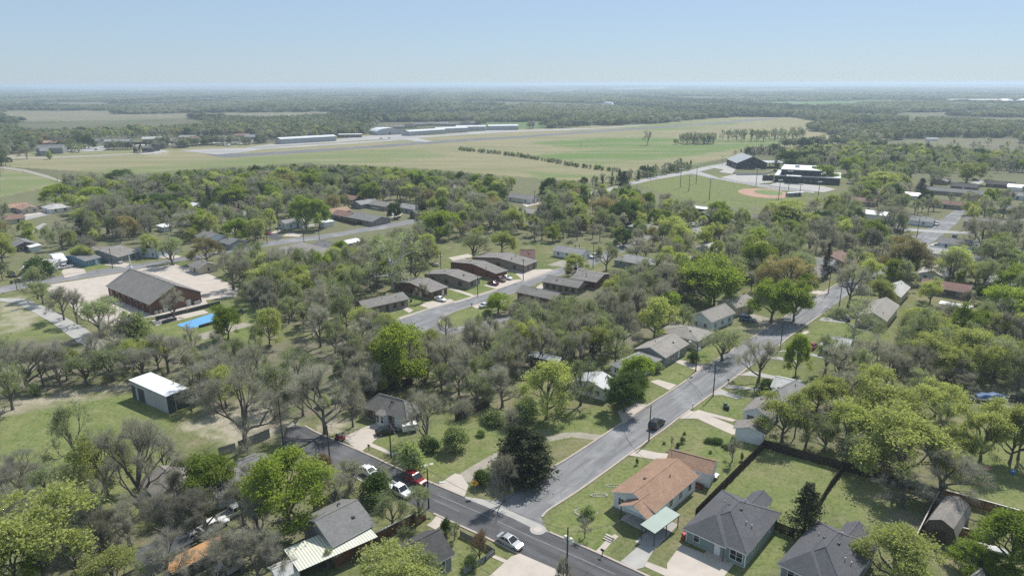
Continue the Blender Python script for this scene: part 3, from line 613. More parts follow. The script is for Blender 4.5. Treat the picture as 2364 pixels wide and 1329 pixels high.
def roof_flat(LR, WR, he, slope=0.25, t=.2):
    vs = [(-LR/2,-WR/2,he-t),(LR/2,-WR/2,he-t),(LR/2,WR/2,he+slope-t),(-LR/2,WR/2,he+slope-t),(-LR/2,-WR/2,he),(LR/2,-WR/2,he),(LR/2,WR/2,he+slope),(-LR/2,WR/2,he+slope)]
    mb = MB(); mb.add(vs, [(4,5,6,7)], 0); mb.add(vs, [(0,3,2,1),(0,1,5,4),(1,2,6,5),(2,3,7,6),(3,0,4,7)], 1); return mb
HOUSES = []          # (cx, cy, radius) footprints that keep trees away
def house(label, lm, c, rot, LR, WR, he=2.7, rise=1.9, kind='gable', roof='grey', wall='sid_white', ov=.45, n=2, name='house', cat='house', trim='trim', vents=2, doors=1, mats=None, wz=1.5, sides=None, chimney=False, wh=1.2, ww=1.0, group=None, lmxy=None, bottom=0.0, open_sides=False):
    t = thing(name, label, cat, (c[0], c[1], 0), rot, group)
    rm = S[roof] if roof in S else M[roof]; wm = M[wall]
    L, W = LR-2*ov, WR-2*ov; slope = rise/(WR/2) if kind == 'gable' else 0
    wt = he + ov*slope - .12 if kind == 'gable' else he-.1
    mb = MB()
    if kind == 'gable':
        ap = he+rise-.22
        for sgn in (1, -1):
            x = sgn*L/2; pts = [(x,-W/2,bottom),(x,W/2,bottom),(x,W/2,wt),(x,0,ap),(x,-W/2,wt)]; mb.add(pts, [(0,1,2,3,4) if sgn > 0 else (4,3,2,1,0)])
        mb.add([(-L/2,-W/2,bottom),(L/2,-W/2,bottom),(L/2,-W/2,wt),(-L/2,-W/2,wt)], [(0,1,2,3)]); mb.add([(-L/2,W/2,bottom),(L/2,W/2,bottom),(L/2,W/2,wt),(-L/2,W/2,wt)], [(3,2,1,0)])
        rb = roof_gable(LR, WR, he, rise)
    elif kind == 'hip': mb.box(-L/2, L/2, -W/2, W/2, bottom, wt); rb = roof_hip(LR, WR, he, rise)
    else: mb.box(-L/2, L/2, -W/2, W/2, bottom, wt); rb = roof_flat(LR, WR, he, rise)
    mb.build('wall', wm, t)
    if n > 0:   # low concrete plinth
        MB().box(-L/2-.05, L/2+.05, -W/2-.05, W/2+.05, 0, .22).build('plinth', M['concrete_grey'], t)
    r = rb.build('roof', [rm, M[trim]], t)
    rr = random.Random(int(abs(c[0]*31+c[1]*17)))
    if vents:
        for k in range(vents):
            x = rr.uniform(-L*.35, L*.35); y = rr.choice([-1, 1])*W*rr.uniform(.12, .3); z = he+rise*(1-abs(y)/(WR/2)) if kind != 'flat' else he+.1
            v = MB().tube((x, y, z-.1), (x, y, z+.45), .09, .09, 6) if k % 2 else MB().box(x-.22, x+.22, y-.22, y+.22, z-.15, z+.22)
            v.build('vent', M['darktrim'], r)
    if chimney:
        MB().box(-.45, .45, -.35, .35, he, he+rise+.9).box(-.52, .52, -.42, .42, he+rise+.9, he+rise+1.05).build('chimney', M['brick'], r)
    # openings; outward normals of the four walls
    to_cam = (-c[0], -c[1])
    for side, (nx, ny), ln in (('+y', (0,1), L), ('-y', (0,-1), L), ('+x', (1,0), W), ('-x', (-1,0), W)):
        wx, wy = nx*math.cos(rot)-ny*math.sin(rot), nx*math.sin(rot)+ny*math.cos(rot)
        facing = wx*to_cam[0]+wy*to_cam[1] > 0
        if sides is not None and side not in sides: continue
        if not facing and math.hypot(*to_cam) > 260: continue
        if n <= 0: continue
        k = n + (1 if ln > 12 else 0); off = (W/2 if ny else L/2)+.03; rz = {'-y': 0, '+x': R(90), '+y': R(180), '-x': R(-90)}[side]
        used = doors and facing and side in ('+y', '-y')
        for i in range(k):
            u = (-.5+(i+.5)/k)*ln*.92
            x, y = (u, ny*off) if ny else (nx*off, u)
            if used and i == k//2: door(t, x, y, .22, rz, rr.choice(['trim', 'darktrim', 'sid_brown'])); continue
            window(t, x, y, wz, rz, ww*(1.5 if rr.random() < .3 else 1), wh, 'trim' if trim == 'trim' else trim, rr.random() < .4)
    HOUSES.append((c[0], c[1], math.hypot(LR, WR)/2))
    p = P([(c[0], c[1], he*.7)])[0]
    if lm: landmark(*(lmxy or p), lm)
    return t
def corners(A, B, C, z):
    a, b, c = (G(*q, z) for q in (A, B, C)); d = b-a; L = float(np.hypot(d[0], d[1])); u = d[:2]/L; v = np.array([-u[1], u[0]])
    w = float(np.dot(c[:2]-a[:2], v)); ctr = a[:2]+u*L/2+v*w/2
    return ctr, math.atan2(u[1], u[0]), L, abs(w)
def hc(label, lm, A, B, C, he=2.7, **k):
    ctr, rot, L, W = corners(A, B, C, he); return house(label, lm, ctr, rot, L, W, he=he, **k)
def hp(label, lm, x, y, L, W, ax='U', he=2.6, rise=1.7, da=0, **k):
    p = G(x, y, he+rise*.5); return house(label, lm, p[:2], R(GA + (0 if ax == 'U' else -90) + da), L, W, he=he, rise=rise, **k)

# ---- near houses ------------------------------------------------------------
t = hc('white house with orange brown shingle roof on the street corner', 'the orange-brown roofed corner house', (1513,1183), (1615,1098), (1404,1138), he=3.0, rise=1.75, roof='brown', wall='sid_white', n=3, vents=2, doors=0, wz=1.75)
ctr, rot, L1, W1 = corners((1513,1183), (1615,1098), (1404,1138), 3.0)
def local(t, p): return t.matrix_basis.inverted() @ Vector(p)
def wing(t, A, B, C, he, rise, roof, wall, name='wing', porch=False, kind='gable', ov=.35, n=0, trim='trim'):
    """a lower wing or porch of the same house, as parts of its wall and roof"""
    ctr, rot, L, W = corners(A, B, C, he); m = Matrix.Translation((ctr[0], ctr[1], 0)) @ Matrix.Rotation(rot, 4, 'Z')
    lm_ = Matrix.Translation(t.location) @ Matrix.Rotation(t.rotation_euler.z, 4, 'Z'); rel = lm_.inverted() @ m
    rb = roof_gable(L, W, he, rise) if kind == 'gable' else (roof_hip(L, W, he, rise) if kind == 'hip' else roof_flat(L, W, he, rise))
    rm = S[roof] if roof in S else M[roof]
    o = rb.build(name+'_roof', [rm, M[trim]], t); o.matrix_local = rel
    mb = MB(); l, w = L-2*ov, W-2*ov
    sl = rise/(W/2) if kind == 'gable' else 0
    if porch:
        for x, y in ((l/2, -w/2), (l/2, w/2), (-l/2, -w/2), (-l/2, w/2)):
            q = MB().box(x-.07, x+.07, y-.07, y+.07, 0, he-.12).build('post', M['darktrim'], t); q.matrix_local = rel
        MB().box(-l/2, l/2, -w/2, w/2, 0, .35).build('porch_floor', M['concrete_grey'], t).matrix_local = rel
        if kind == 'gable':
            for x in (l/2, -l/2): mb.add([(x, -w/2, he-.1+ov*sl), (x, w/2, he-.1+ov*sl), (x, 0, he+rise-.2)], [(0,1,2)])
            q = mb.build('gable', M[wall], t); q.matrix_local = rel
    else:
        if kind == 'gable':
            wt = he+ov*sl-.12; ap = he+rise-.22
            for s in (1, -1): mb.add([(s*l/2,-w/2,0),(s*l/2,w/2,0),(s*l/2,w/2,wt),(s*l/2,0,ap),(s*l/2,-w/2,wt)], [(0,1,2,3,4) if s > 0 else (4,3,2,1,0)])
            mb.add([(-l/2,-w/2,0),(l/2,-w/2,0),(l/2,-w/2,wt),(-l/2,-w/2,wt)], [(0,1,2,3)]).add([(-l/2,w/2,0),(l/2,w/2,0),(l/2,w/2,wt),(-l/2,w/2,wt)], [(3,2,1,0)])
        else: mb.box(-l/2, l/2, -w/2, w/2, 0, he-.1)
        q = mb.build(name+'_wall', M[wall], t); q.matrix_local = rel
        for k in range(n):
            for s in (1, -1):
                wv = window(t, 0, 0, 0, 0, .9, 1.1); wv.matrix_local = rel @ Matrix.Translation(((-.5+(k+.5)/n)*l, s*(w/2+.03), 1.5)) @ Matrix.Rotation(0 if s < 0 else math.pi, 4, 'Z')
    return rel
wing(t, (1556,1037), (1661,1065), (1631,1093), 2.9, 1.5, 'brown', 'sid_white', 'rear_wing')
wing(t, (1494,1199), (1530,1170), (1424,1169), 2.75, 1.45, 'brown', 'sid_white', 'porch', porch=True)
def flat_carport(label, A, B, C, he, m, lm=None, name='carport', cat='carport', posts=3, trim='darktrim', slope=.2):
    ctr, rot, L, W = corners(A, B, C, he); t = thing(name, label, cat, (ctr[0], ctr[1], 0), rot)
    roof_flat(L, W, he, slope, .16).build('roof', [M[m], M[trim]], t)
    for i in range(posts):
        for s in (-1, 1):
            x = (-.5+i/(posts-1))*(L-.4); MB().box(x-.06, x+.06, s*(W/2-.2)-.06, s*(W/2-.2)+.06, 0, he-.15).build('post', M['darktrim'], t)
    HOUSES.append((ctr[0], ctr[1], math.hypot(L, W)/2))
    if lm: landmark(*P([(ctr[0], ctr[1], 2)])[0], lm)
    return t
flat_carport('pale green ribbed metal carport beside the orange brown roof', (1478,1212), (1537,1170), (1568,1189), 2.55, 'greenmetal', 'the pale green carport')
# twin new houses with charcoal hip roofs
def newhouse(label, lm, FL, FR, RL, wall, first=True):
    he = 2.75; ctr, rot, L, W = corners(FL, RL, FR, he)     # x runs from street front to the back
    L = max(L, W+.6)
    t = house(label, lm, ctr, rot, L, W, he=he, rise=2.55, kind='hip', roof='charcoal', wall=wall, n=0, vents=0, ov=.4)
    MB().box(-L/2+.35, L/2-.35, -W/2+.35, W/2-.35, 0, .2).build('plinth', M['concrete_grey'], t)
    f = -L/2+.37                                            # street front is local -x
    sgn = -1                                                # local +y is to the left of the front
    window(t, f-.0, W*.30, 1.55, R(-90), .95, 1.5); window(t, f, -W*.33, 1.5, R(-90), 1.9, 1.6, 'trim', True)
    door(t, f, -W*.04, .2, R(-90)); MB().box(f-1.0, f, -W*.20, W*.12, 0, .16).build('porch_floor', M['concrete'], t)
    MB().box(f-.95, f-.8, -W*.17-.07, -W*.17+.07, .16, 2.6).build('post', M['sid_brown'], t)
    # projecting front hip over the porch and the shallow second hip
    for nm, y0, y1, d, z in (('front_hip', -W*.20, W*.5, 1.0, 0.0),):
        rb = MB(); x0 = -L/2-.55; ym = (y0+y1)/2; hw = (y1-y0)/2; zr = he+hw*.62
        vs = [(x0, y0, he), (x0, y1, he), (x0+hw*1.5, ym, zr), (L*.05, ym, zr), (x0+hw*.2, y1, he+.01), (L*.1, y0+.3, he+.9)]
        rb.add([(x0,y0,he),(x0,y1,he),(x0+hw*1.05,ym,zr)], [(0,2,1)]).add([(x0,y0,he),(x0+hw*1.05,ym,zr),(hw*.4,ym,zr),(-L/2+.8,y0,he+.05)], [(3,2,1,0)]).add([(x0,y1,he),(-L/2+.8,y1-.02,he+.05),(hw*.4,ym,zr),(x0+hw*1.05,ym,zr)], [(3,2,1,0)])
        rb.add([(x0,y0,he-.18),(x0,y1,he-.18),(x0,y1,he),(x0,y0,he)], [(0,1,2,3)], 1).add([(x0,y0,he-.18),(x0,y0,he),(-L/2,y0,he),(-L/2,y0,he-.18)], [(0,1,2,3)], 1).add([(x0,y1,he-.18),(-L/2,y1,he-.18),(-L/2,y1,he),(x0,y1,he)], [(0,1,2,3)], 1).add([(x0,y0,he-.17),(-L/2,y0,he-.17),(-L/2,y1,he-.17),(x0,y1,he-.17)], [(0,1,2,3)], 1)
        rb.build(nm, [S['charcoal'], M['trim']], t)
    # rear porch gable
    mb = roof_gable(5.0, 3.6, he-.05, 1.1); o = mb.build('rear_porch_roof', [S['charcoal'], M['trim']], t); o.location = (L/2+.4, -W*.08, 0)
    for y in (-1.5, 1.5): MB().box(L/2+2.6, L/2+2.75, -W*.08+y-.07, -W*.08+y+.07, 0, he-.2).build('post', M['trim'], t)
    for y in (-W/2+.35, W/2-.35): MB().box(f-.04, f+.06, y-.07, y+.07, .1, he-.15).build('corner_board', M['trim'], t)
    for s in (-1, 1):
        for u in (-.25, .25): window(t, L*u, s*(W/2-.37), 1.6, 0 if s < 0 else math.pi, .8, 1.1)
    for x, y, tp in ((.6, 1.2, 0), (1.4, 2.3, 1), (.4, -.9, 0), (-1.5, -2.6, 1), (-1.2, -3.4, 1), (2.6, -.6, 1)):
        z = he+2.55*(1-max(abs(y)/(W/2), 0)); v = MB().box(x-.25, x+.25, y-.2, y+.2, z-.25, z+.2) if not tp else MB().tube((x,y,z-.4), (x,y,z+.5), .07, .07, 6)
        v.build('vent', M['darktrim'] if not tp else M['steel'], t)
    return t
newhouse('grey green house with charcoal hip roof and wide pale driveway', 'the grey-green house with the charcoal hip roof', (1579,1215), (1735,1268), (1667,1129), 'sid_green')
newhouse('dark grey house with charcoal hip roof cut off by bottom edge', 'the charcoal roof at the bottom edge', (1797,1296), (1960,1358), (1884,1199), 'sid_grey')
# bottom-centre house with dark gable roof
t = hc('blue grey house with dark shingle gable roof at bottom centre', 'the dark-roofed house at bottom centre', (945,1335), (1051,1278), (1000,1215), he=2.9, rise=2.3, roof='dark', wall='sid_grey', n=2, doors=0, wz=1.6, wh=1.6)
# grey roof house with cream metal patio roof
t = hc('house with plain grey roof rising above a cream metal lean-to', 'the plain grey roof over the cream metal lean-to', (768,1262), (868,1208), (704,1192), he=3.4, rise=2.2, roof='midgrey', wall='sid_grey', n=0, doors=0, vents=3)
flat_carport('wide cream ribbed metal lean-to roof beside the grey roofed house', (690,1318), (872,1238), (653,1270), 2.9, 'creammetal', 'the cream metal lean-to', name='patio_cover', cat='patio cover', posts=4)
hc('small pale roofed shed below the cream metal lean-to', None, (640,1340), (700,1312), (625,1305), he=2.3, rise=.8, roof='pale', wall='sid_white', n=0, vents=0, name='shed', cat='shed')
hp('low grey roofed house under bare trees at lower left', 'the low grey roof at lower left', 403, 1108, 11, 8, 'V', roof='warmgrey', wall='sid_grey', n=2)
hp('long flat grey shed among bare trees at lower left', None, 372, 1262, 8, 4, 'U', he=2.5, rise=.3, kind='flat', roof='slate', wall='sid_grey', n=0, vents=0, name='shed', cat='shed')
hp('grey roofed house hidden behind the big bright green tree', None, 545, 1085, 12, 9, 'U', roof='midgrey', wall='sid_white', n=2)
t = hp('small orange boarded flat roof between bare trees at lower left', None, 455, 1275, 9, 3.2, 'U', he=2.2, rise=.2, kind='flat', roof='stump', wall='sid_brown', n=0, vents=0, name='shed', cat='shed')
# white metal shed
t = hc('open white metal shed on the left lawn with dark bays', 'the white metal shed on the left lawn', (383,915), (435,895), (312,873), he=4.3, rise=.25, kind='flat', roof='whitemetal', wall='slate', ov=.25, n=0, vents=0, name='metal_shed', cat='shed', trim='greymetal')
ctr, rot, L, W = corners((383,915), (435,895), (312,873), 4.3)
MB().box(-L/2+.18, -L/2+.26, -W/2+.3, W*.12, 0, 4.0).build('panel_wall', M['greymetal'], t)
MB().box(-L/2+.18, -L/2+.26, W*.3, W*.36, 0, 4.0).build('post', M['greymetal'], t); MB().box(-L/2+.17, -L/2+.27, W*.12, W/2-.2, 3.3, 4.05).build('panel_wall', M['greymetal'], t)
MB().box(-.8, -.6, -W/2+.1, -W/2+.24, 0, 4).build('post', M['steel'], t)
# house with bay window, up the side street
t = hc('brown grey hip roofed house with white bay window and driveway', 'the hip-roofed house with the bay window', (834,938), (940,968), (985,945), he=2.8, rise=2.6, kind='hip', roof='warmgrey', wall='sid_brown', n=2, doors=0, trim='trim')
ctr, rot, L, W = corners((834,938), (940,968), (985,945), 2.8)
mb = MB(); bx = -L*.02
mb.prism([(bx-1.7, -W/2+.4), (bx-1.2, -W/2-.7), (bx+.6, -W/2-.7), (bx+1.1, -W/2+.4)], 0, 2.6).build('bay', M['sid_white'], t)
MB().add([(bx-1.9,-W/2+.2,2.6),(bx-1.4,-W/2-1.0,2.6),(bx+.8,-W/2-1.0,2.6),(bx+1.3,-W/2+.2,2.6),(bx-.3,-W/2+2.2,4.0)], [(0,1,4),(1,2,4),(2,3,4),(0,3,2,1)]).build('bay_roof', [S['warmgrey']], t)
for x in (-.9, .3): window(t, bx+x-.0, -W/2-.72, 1.5, 0, .7, 1.5)
window(t, bx-1.5, -W/2-.12, 1.5, R(-66), .7, 1.4)
MB().box(L*.2, L*.2+2.6, -W/2+.38, -W/2+.46, 0, 2.3).build('garage_door', M['white'], t)
# left side of the long street, near to far
PS = dict(vents=3)
hc('grey metal roof with white patches behind the dark round tree', 'the patched grey metal roof', (1402,903), (1432,880), (1352,858), he=2.9, rise=1.4, roof='greymetal', wall='sid_white', n=2)
hc('pale grey hip roof house with blue white wall by clipped hedge', 'the pale hip roof by the hedge', (1461,860), (1529,829), (1500,800), he=2.7, rise=1.8, kind='hip', roof='grey', wall='sid_pale', n=2)
t = hc('taupe house with long grey gable roof and small entry porch', 'the taupe house with the entry porch', (1537,826), (1592,793), (1478,797), he=2.8, rise=1.8, roof='tan', wall='sid_grey', n=3)
hc('tan grey gable roof house behind the feathery green street tree', 'the tan-grey roof behind the feathery tree', (1612,788), (1650,765), (1528,758), he=2.8, rise=1.7, kind='hip', roof='tan', wall='sid_tan', n=2)
t = hc('pale green house with broad gable roof of tan shingles', 'the pale green gabled house', (1643,744), (1699,722), (1591,729), he=3.2, rise=2.2, roof='tan', wall='sid_pale', n=2, doors=0)
hc('shaded tan roof house beside the twin bright street trees', 'the tan roof beside the twin trees', (1700,711), (1748,698), (1655,695), he=3.0, rise=1.9, roof='tan', wall='sid_tan', n=2)
hc('rusty tin roofed dark shed half buried in the woods', 'the rusty tin shed in the woods', (1219,820), (1290,838), (1301,829), he=3.2, rise=.9, roof='whitemetal', wall='sid_dark', n=0, vents=0, name='shed', cat='shed', trim='darktrim')
# right side of the long street
t = hc('white garage with grey gable roof and open carport bay', 'the white garage with the open bay', (1767,1003), (1773,984), (1692,988), he=2.8, rise=1.0, roof='warmgrey', wall='sid_white', n=0, vents=0, name='garage', cat='garage')
hc('weathered white house with warm grey roof behind the white garage', 'the weathered white house', (1779,967), (1810,935), (1712,947), he=2.8, rise=1.6, roof='warmgrey', wall='sid_pale', n=2)
t = hc('white house with pale grey hip roof and clipped front hedge', 'the white house with the pale grey hip roof', (1805,930), (1872,893), (1757,913), he=2.8, rise=1.7, kind='hip', roof='grey', wall='sid_white', n=2)
wing(t, (1778,892), (1835,905), (1848,878), 2.9, 1.3, 'pale', 'sid_white', 'front_wing', n=1)
hc('small house with silvery grey roof seen through bare branches', 'the silvery roof behind bare branches', (1892,795), (1960,808), (1982,787), he=2.7, rise=1.6, roof='pale', wall='sid_grey', n=2)
hc('cream gabled house with grey brown roof behind the white barked tree', 'the cream house behind the white-barked tree', (2048,742), (2078,705), (1979,728), he=3.0, rise=2.0, roof='tan', wall='sid_cream', n=1, doors=0)
hc('cream house with pale grey gable roof, second behind the bare street tree', 'the second cream house', (2080,687), (2103,663), (2028,680), he=3.0, rise=1.9, roof='pale', wall='sid_cream', n=1, doors=0)
# gambrel barn shed
a, b = G(2170,1225,2.0), G(2206,1170,2.0); d = b-a; Lg = float(np.hypot(d[0], d[1])); ctr = (a+b)/2
t = thing('barn_shed', 'brown gambrel roofed barn shed beside the back fence', 'shed', (ctr[0], ctr[1], 0), math.atan2(d[1], d[0])); landmark(2180,1195,'the gambrel barn shed')
h = 2.3; sec = [(-h,1.9),(-h*.74,3.3),(-.15,4.1),(.15,4.1),(h*.74,3.3),(h,1.9)]
mb = MB(); vs = [(-Lg/2-.15,y,z) for y,z in sec]+[(Lg/2+.15,y,z) for y,z in sec]; mb.add(vs, [(k+1,k,6+k,7+k) for k in range(5)]); mb.add([(x,y,z-.12) for x,y,z in vs], [(k,k+1,7+k,6+k) for k in range(5)])
mb.build('roof', S['warmgrey'], t)
mb = MB(); q = [(y*.94, z-.1) for y,z in sec]; q = [(-h*.94,0)]+q+[(h*.94,0)]
for x, o in ((-Lg/2,1),(Lg/2,-1)): mb.add([(x,y,z) for y,z in q], [tuple(range(len(q)))[::o]])
mb.add([(-Lg/2,-h*.94,0),(Lg/2,-h*.94,0),(Lg/2,-h*.94,1.9),(-Lg/2,-h*.94,1.9)], [(0,1,2,3)]).add([(-Lg/2,h*.94,0),(Lg/2,h*.94,0),(Lg/2,h*.94,1.9),(-Lg/2,h*.94,1.9)], [(3,2,1,0)])
mb.build('wall', M['sid_brown'], t); MB().box(-Lg/2-.08,-Lg/2-.02,-.8,.8,0,2.1).build('door', M['wood'], t)
HOUSES.append((ctr[0], ctr[1], 4))
hc('small grey shed roof at the bottom right edge', None, (2238,1329), (2255,1315), (2270,1329), he=2.2, rise=.7, roof='warmgrey', wall='sid_white', n=0, vents=0, name='shed', cat='shed')
# ---- duplex row -------------------------------------------------------------
DG = 'duplexes along the middle street'
DK = dict(he=2.8, rise=1.5, roof='duplex', vents=4, n=4, doors=1, trim='darktrim', group=DG)
hc('duplex with tan front nearest the road bend, partly behind trees', 'the duplex at the road bend', (842,713), (946,690), (932,673), wall='bricktan', **DK)
hc('duplex with red brick end wall behind a round bush', 'the duplex behind the round bush', (995,675), (1036,662), (935,641), wall='brick', **{**DK, 'n':2})
hc('tan duplex between the two brick ended ones, facing a lawn', 'the tan duplex facing the lawn', (1083,651), (1112,639), (1001,623), wall='bricktan', **{**DK, 'n':2})
hc('duplex with red brick end wall next to parked dark cars', 'the brick duplex by the parked cars', (1145,632), (1174,624), (1058,599), wall='brickred', **{**DK, 'n':2})
hc('farthest duplex of the row, beside bare worn ground', 'the farthest duplex', (1213,614), (1243,602), (1120,582), wall='bricktan', **{**DK, 'n':2})
hc('tan duplex across the road with its back to the woods', 'the tan duplex backing on the woods', (1250,650), (1335,665), (1350,650), wall='bricktan', **DK)
hc('brown roofed duplex across the road, nearest the bend', 'the brown roof across the road', (1190,674), (1280,693), (1295,677), wall='brick', **DK)
hc('long roofed house across the road behind a white sedan', 'the long roof behind the white sedan', (1315,642), (1377,652), (1400,630), wall='brick', **DK)
hc('tall steep brown roofed house beyond the duplex row', 'the steep brown roof', (1200,597), (1236,597), (1236,586), he=2.9, rise=2.8, roof='red', wall='bricktan', n=1, doors=0)
# ---- church ------------------------------------------------------------------
t = hc('long red brick church with brown shingle roof in a pale car park', 'the long brick church', (345,703), (243,660), (471,675), he=3.6, rise=4.5, roof='duplex', wall='brick', ov=.5, n=0, vents=0, name='church', cat='church')
ctr, rot, L, W = corners((345,703), (243,660), (471,675), 3.6)
MB().lathe([(.55,0),(.5,.9),(.34,1.0),(.12,4.5),(.02,7.0)], 8, (L/2-1.2, 0, 7.8)).build('steeple', M['white'], t)
for k in range(9):
    x = -L/2+2.5+k*(L-5)/8; MB().tube((x, -.9, 7.5), (x, -.9, 7.9), .16, .16, 6).build('vent', M['steel'], t)
sgn = 1 if (Matrix.Rotation(rot, 2) @ Vector((0, 1))).dot(Vector((-ctr[0], -ctr[1]))) > 0 and False else None
for s in (-1, 1):
    for k in range(7):
        x = -L/2+3+k*(L-6)/6; MB().box(x-.55, x+.55, s*(W/2-.5)-.04, s*(W/2-.5)+.04, .2, 2.7).build('window', M['glass'], t)
    for k in range(6): x = -L/2+4.7+k*(L-6)/6; MB().box(x-.18, x+.18, s*(W/2-.25)-.25, s*(W/2-.25)+.2, 0, 3.3).build('pier', M['brick'], t)
for y in (-W*.22, W*.22): door(t, -L/2+.46, y, 0, R(-90), 'white', 1.4, )
for y in (-W*.33, -W*.39, W*.33, W*.41): MB().box(-L/2-.6, -L/2+.3, y-.5, y+.5, 0, 1.1).build('air_conditioner', M['steel'], t)
# ---- street along the left ---------------------------------------------------
hc('low grey roof house behind a dark shrub, left end of the street', 'the low grey house at the left street end', (45,623), (122,618), (29,603), he=2.6, rise=1.5, roof='pale', wall='sid_grey', n=3)
t = hc('white gable roofed carport beside the bright blue house', 'the white gabled carport', (128,604), (156,600), (103,588), he=3.0, rise=1.3, roof='whitemetal', wall='sid_white', n=0, vents=0, name='carport', cat='carport')
hc('bright blue house with awnings and grey roof', 'the bright blue house', (196,602), (234,593), (160,588), he=2.8, rise=1.6, roof='midgrey', wall='sid_blue', n=2)
hc('grey brown house with open garage bay and jumbled roofs', 'the grey-brown house with jumbled roofs', (272,593), (322,580), (262,565), he=2.9, rise=2.0, roof='warmgrey', wall='sid_grey', n=2)
hc('brown carport house between the blue house and the grey gables', None, (225,590), (258,584), (213,566), he=2.6, rise=1.4, roof='warmgrey', wall='sid_brown', n=1)
hc('slate blue house with white window frames and dark roof', 'the slate blue house', (366,582), (416,566), (362,556), he=2.8, rise=1.7, roof='dark', wall='sid_pale', n=2)
hp('small tan house with brown roof at the church car park edge', 'the small tan house by the car park', 468, 606, 9, 8, 'V', roof='warmgrey', wall='sid_tan', n=1)
hp('long low grey house behind trees at far left', None, 46, 556, 15, 9, 'V', roof='midgrey', wall='sid_brown', n=2)
hp('small white metal roofed shed by a back lawn, left', None, 78, 566, 6, 4.5, 'V', he=2.3, rise=.4, kind='flat', roof='whitemetal', wall='sid_white', n=0, vents=0, name='shed', cat='shed')
hp('white two storey house half hidden by bare trees', 'the white two-storey house', 486, 540, 11, 9, 'V', he=4.5, rise=1.6, roof='midgrey', wall='sid_white', n=2)
hp('grey house behind slender green saplings', None, 532, 551, 14, 9, 'V', roof='midgrey', wall='sid_grey', n=3)
hp('broad flat grey roofed hall beside the left street', 'the broad flat grey hall', 705, 580, 30, 17, 'V', he=3.4, rise=.5, kind='flat', roof='warmgrey', wall='sid_grey', n=3)
hp('small white annexe in front of the flat grey hall', None, 723, 593, 7, 5, 'V', he=2.5, rise=.5, kind='flat', roof='whitemetal', wall='sid_white', n=2)
hp('grey roofed cottage right of the flat hall', None, 757, 562, 12, 8, 'V', roof='midgrey', wall='sid_grey', n=2)
hp('small shed with white tin roof deep in trees', None, 812, 556, 9, 5, 'U', he=2.5, rise=.5, kind='flat', roof='whitemetal', wall='sid_grey', n=0, vents=0, name='shed', cat='shed')
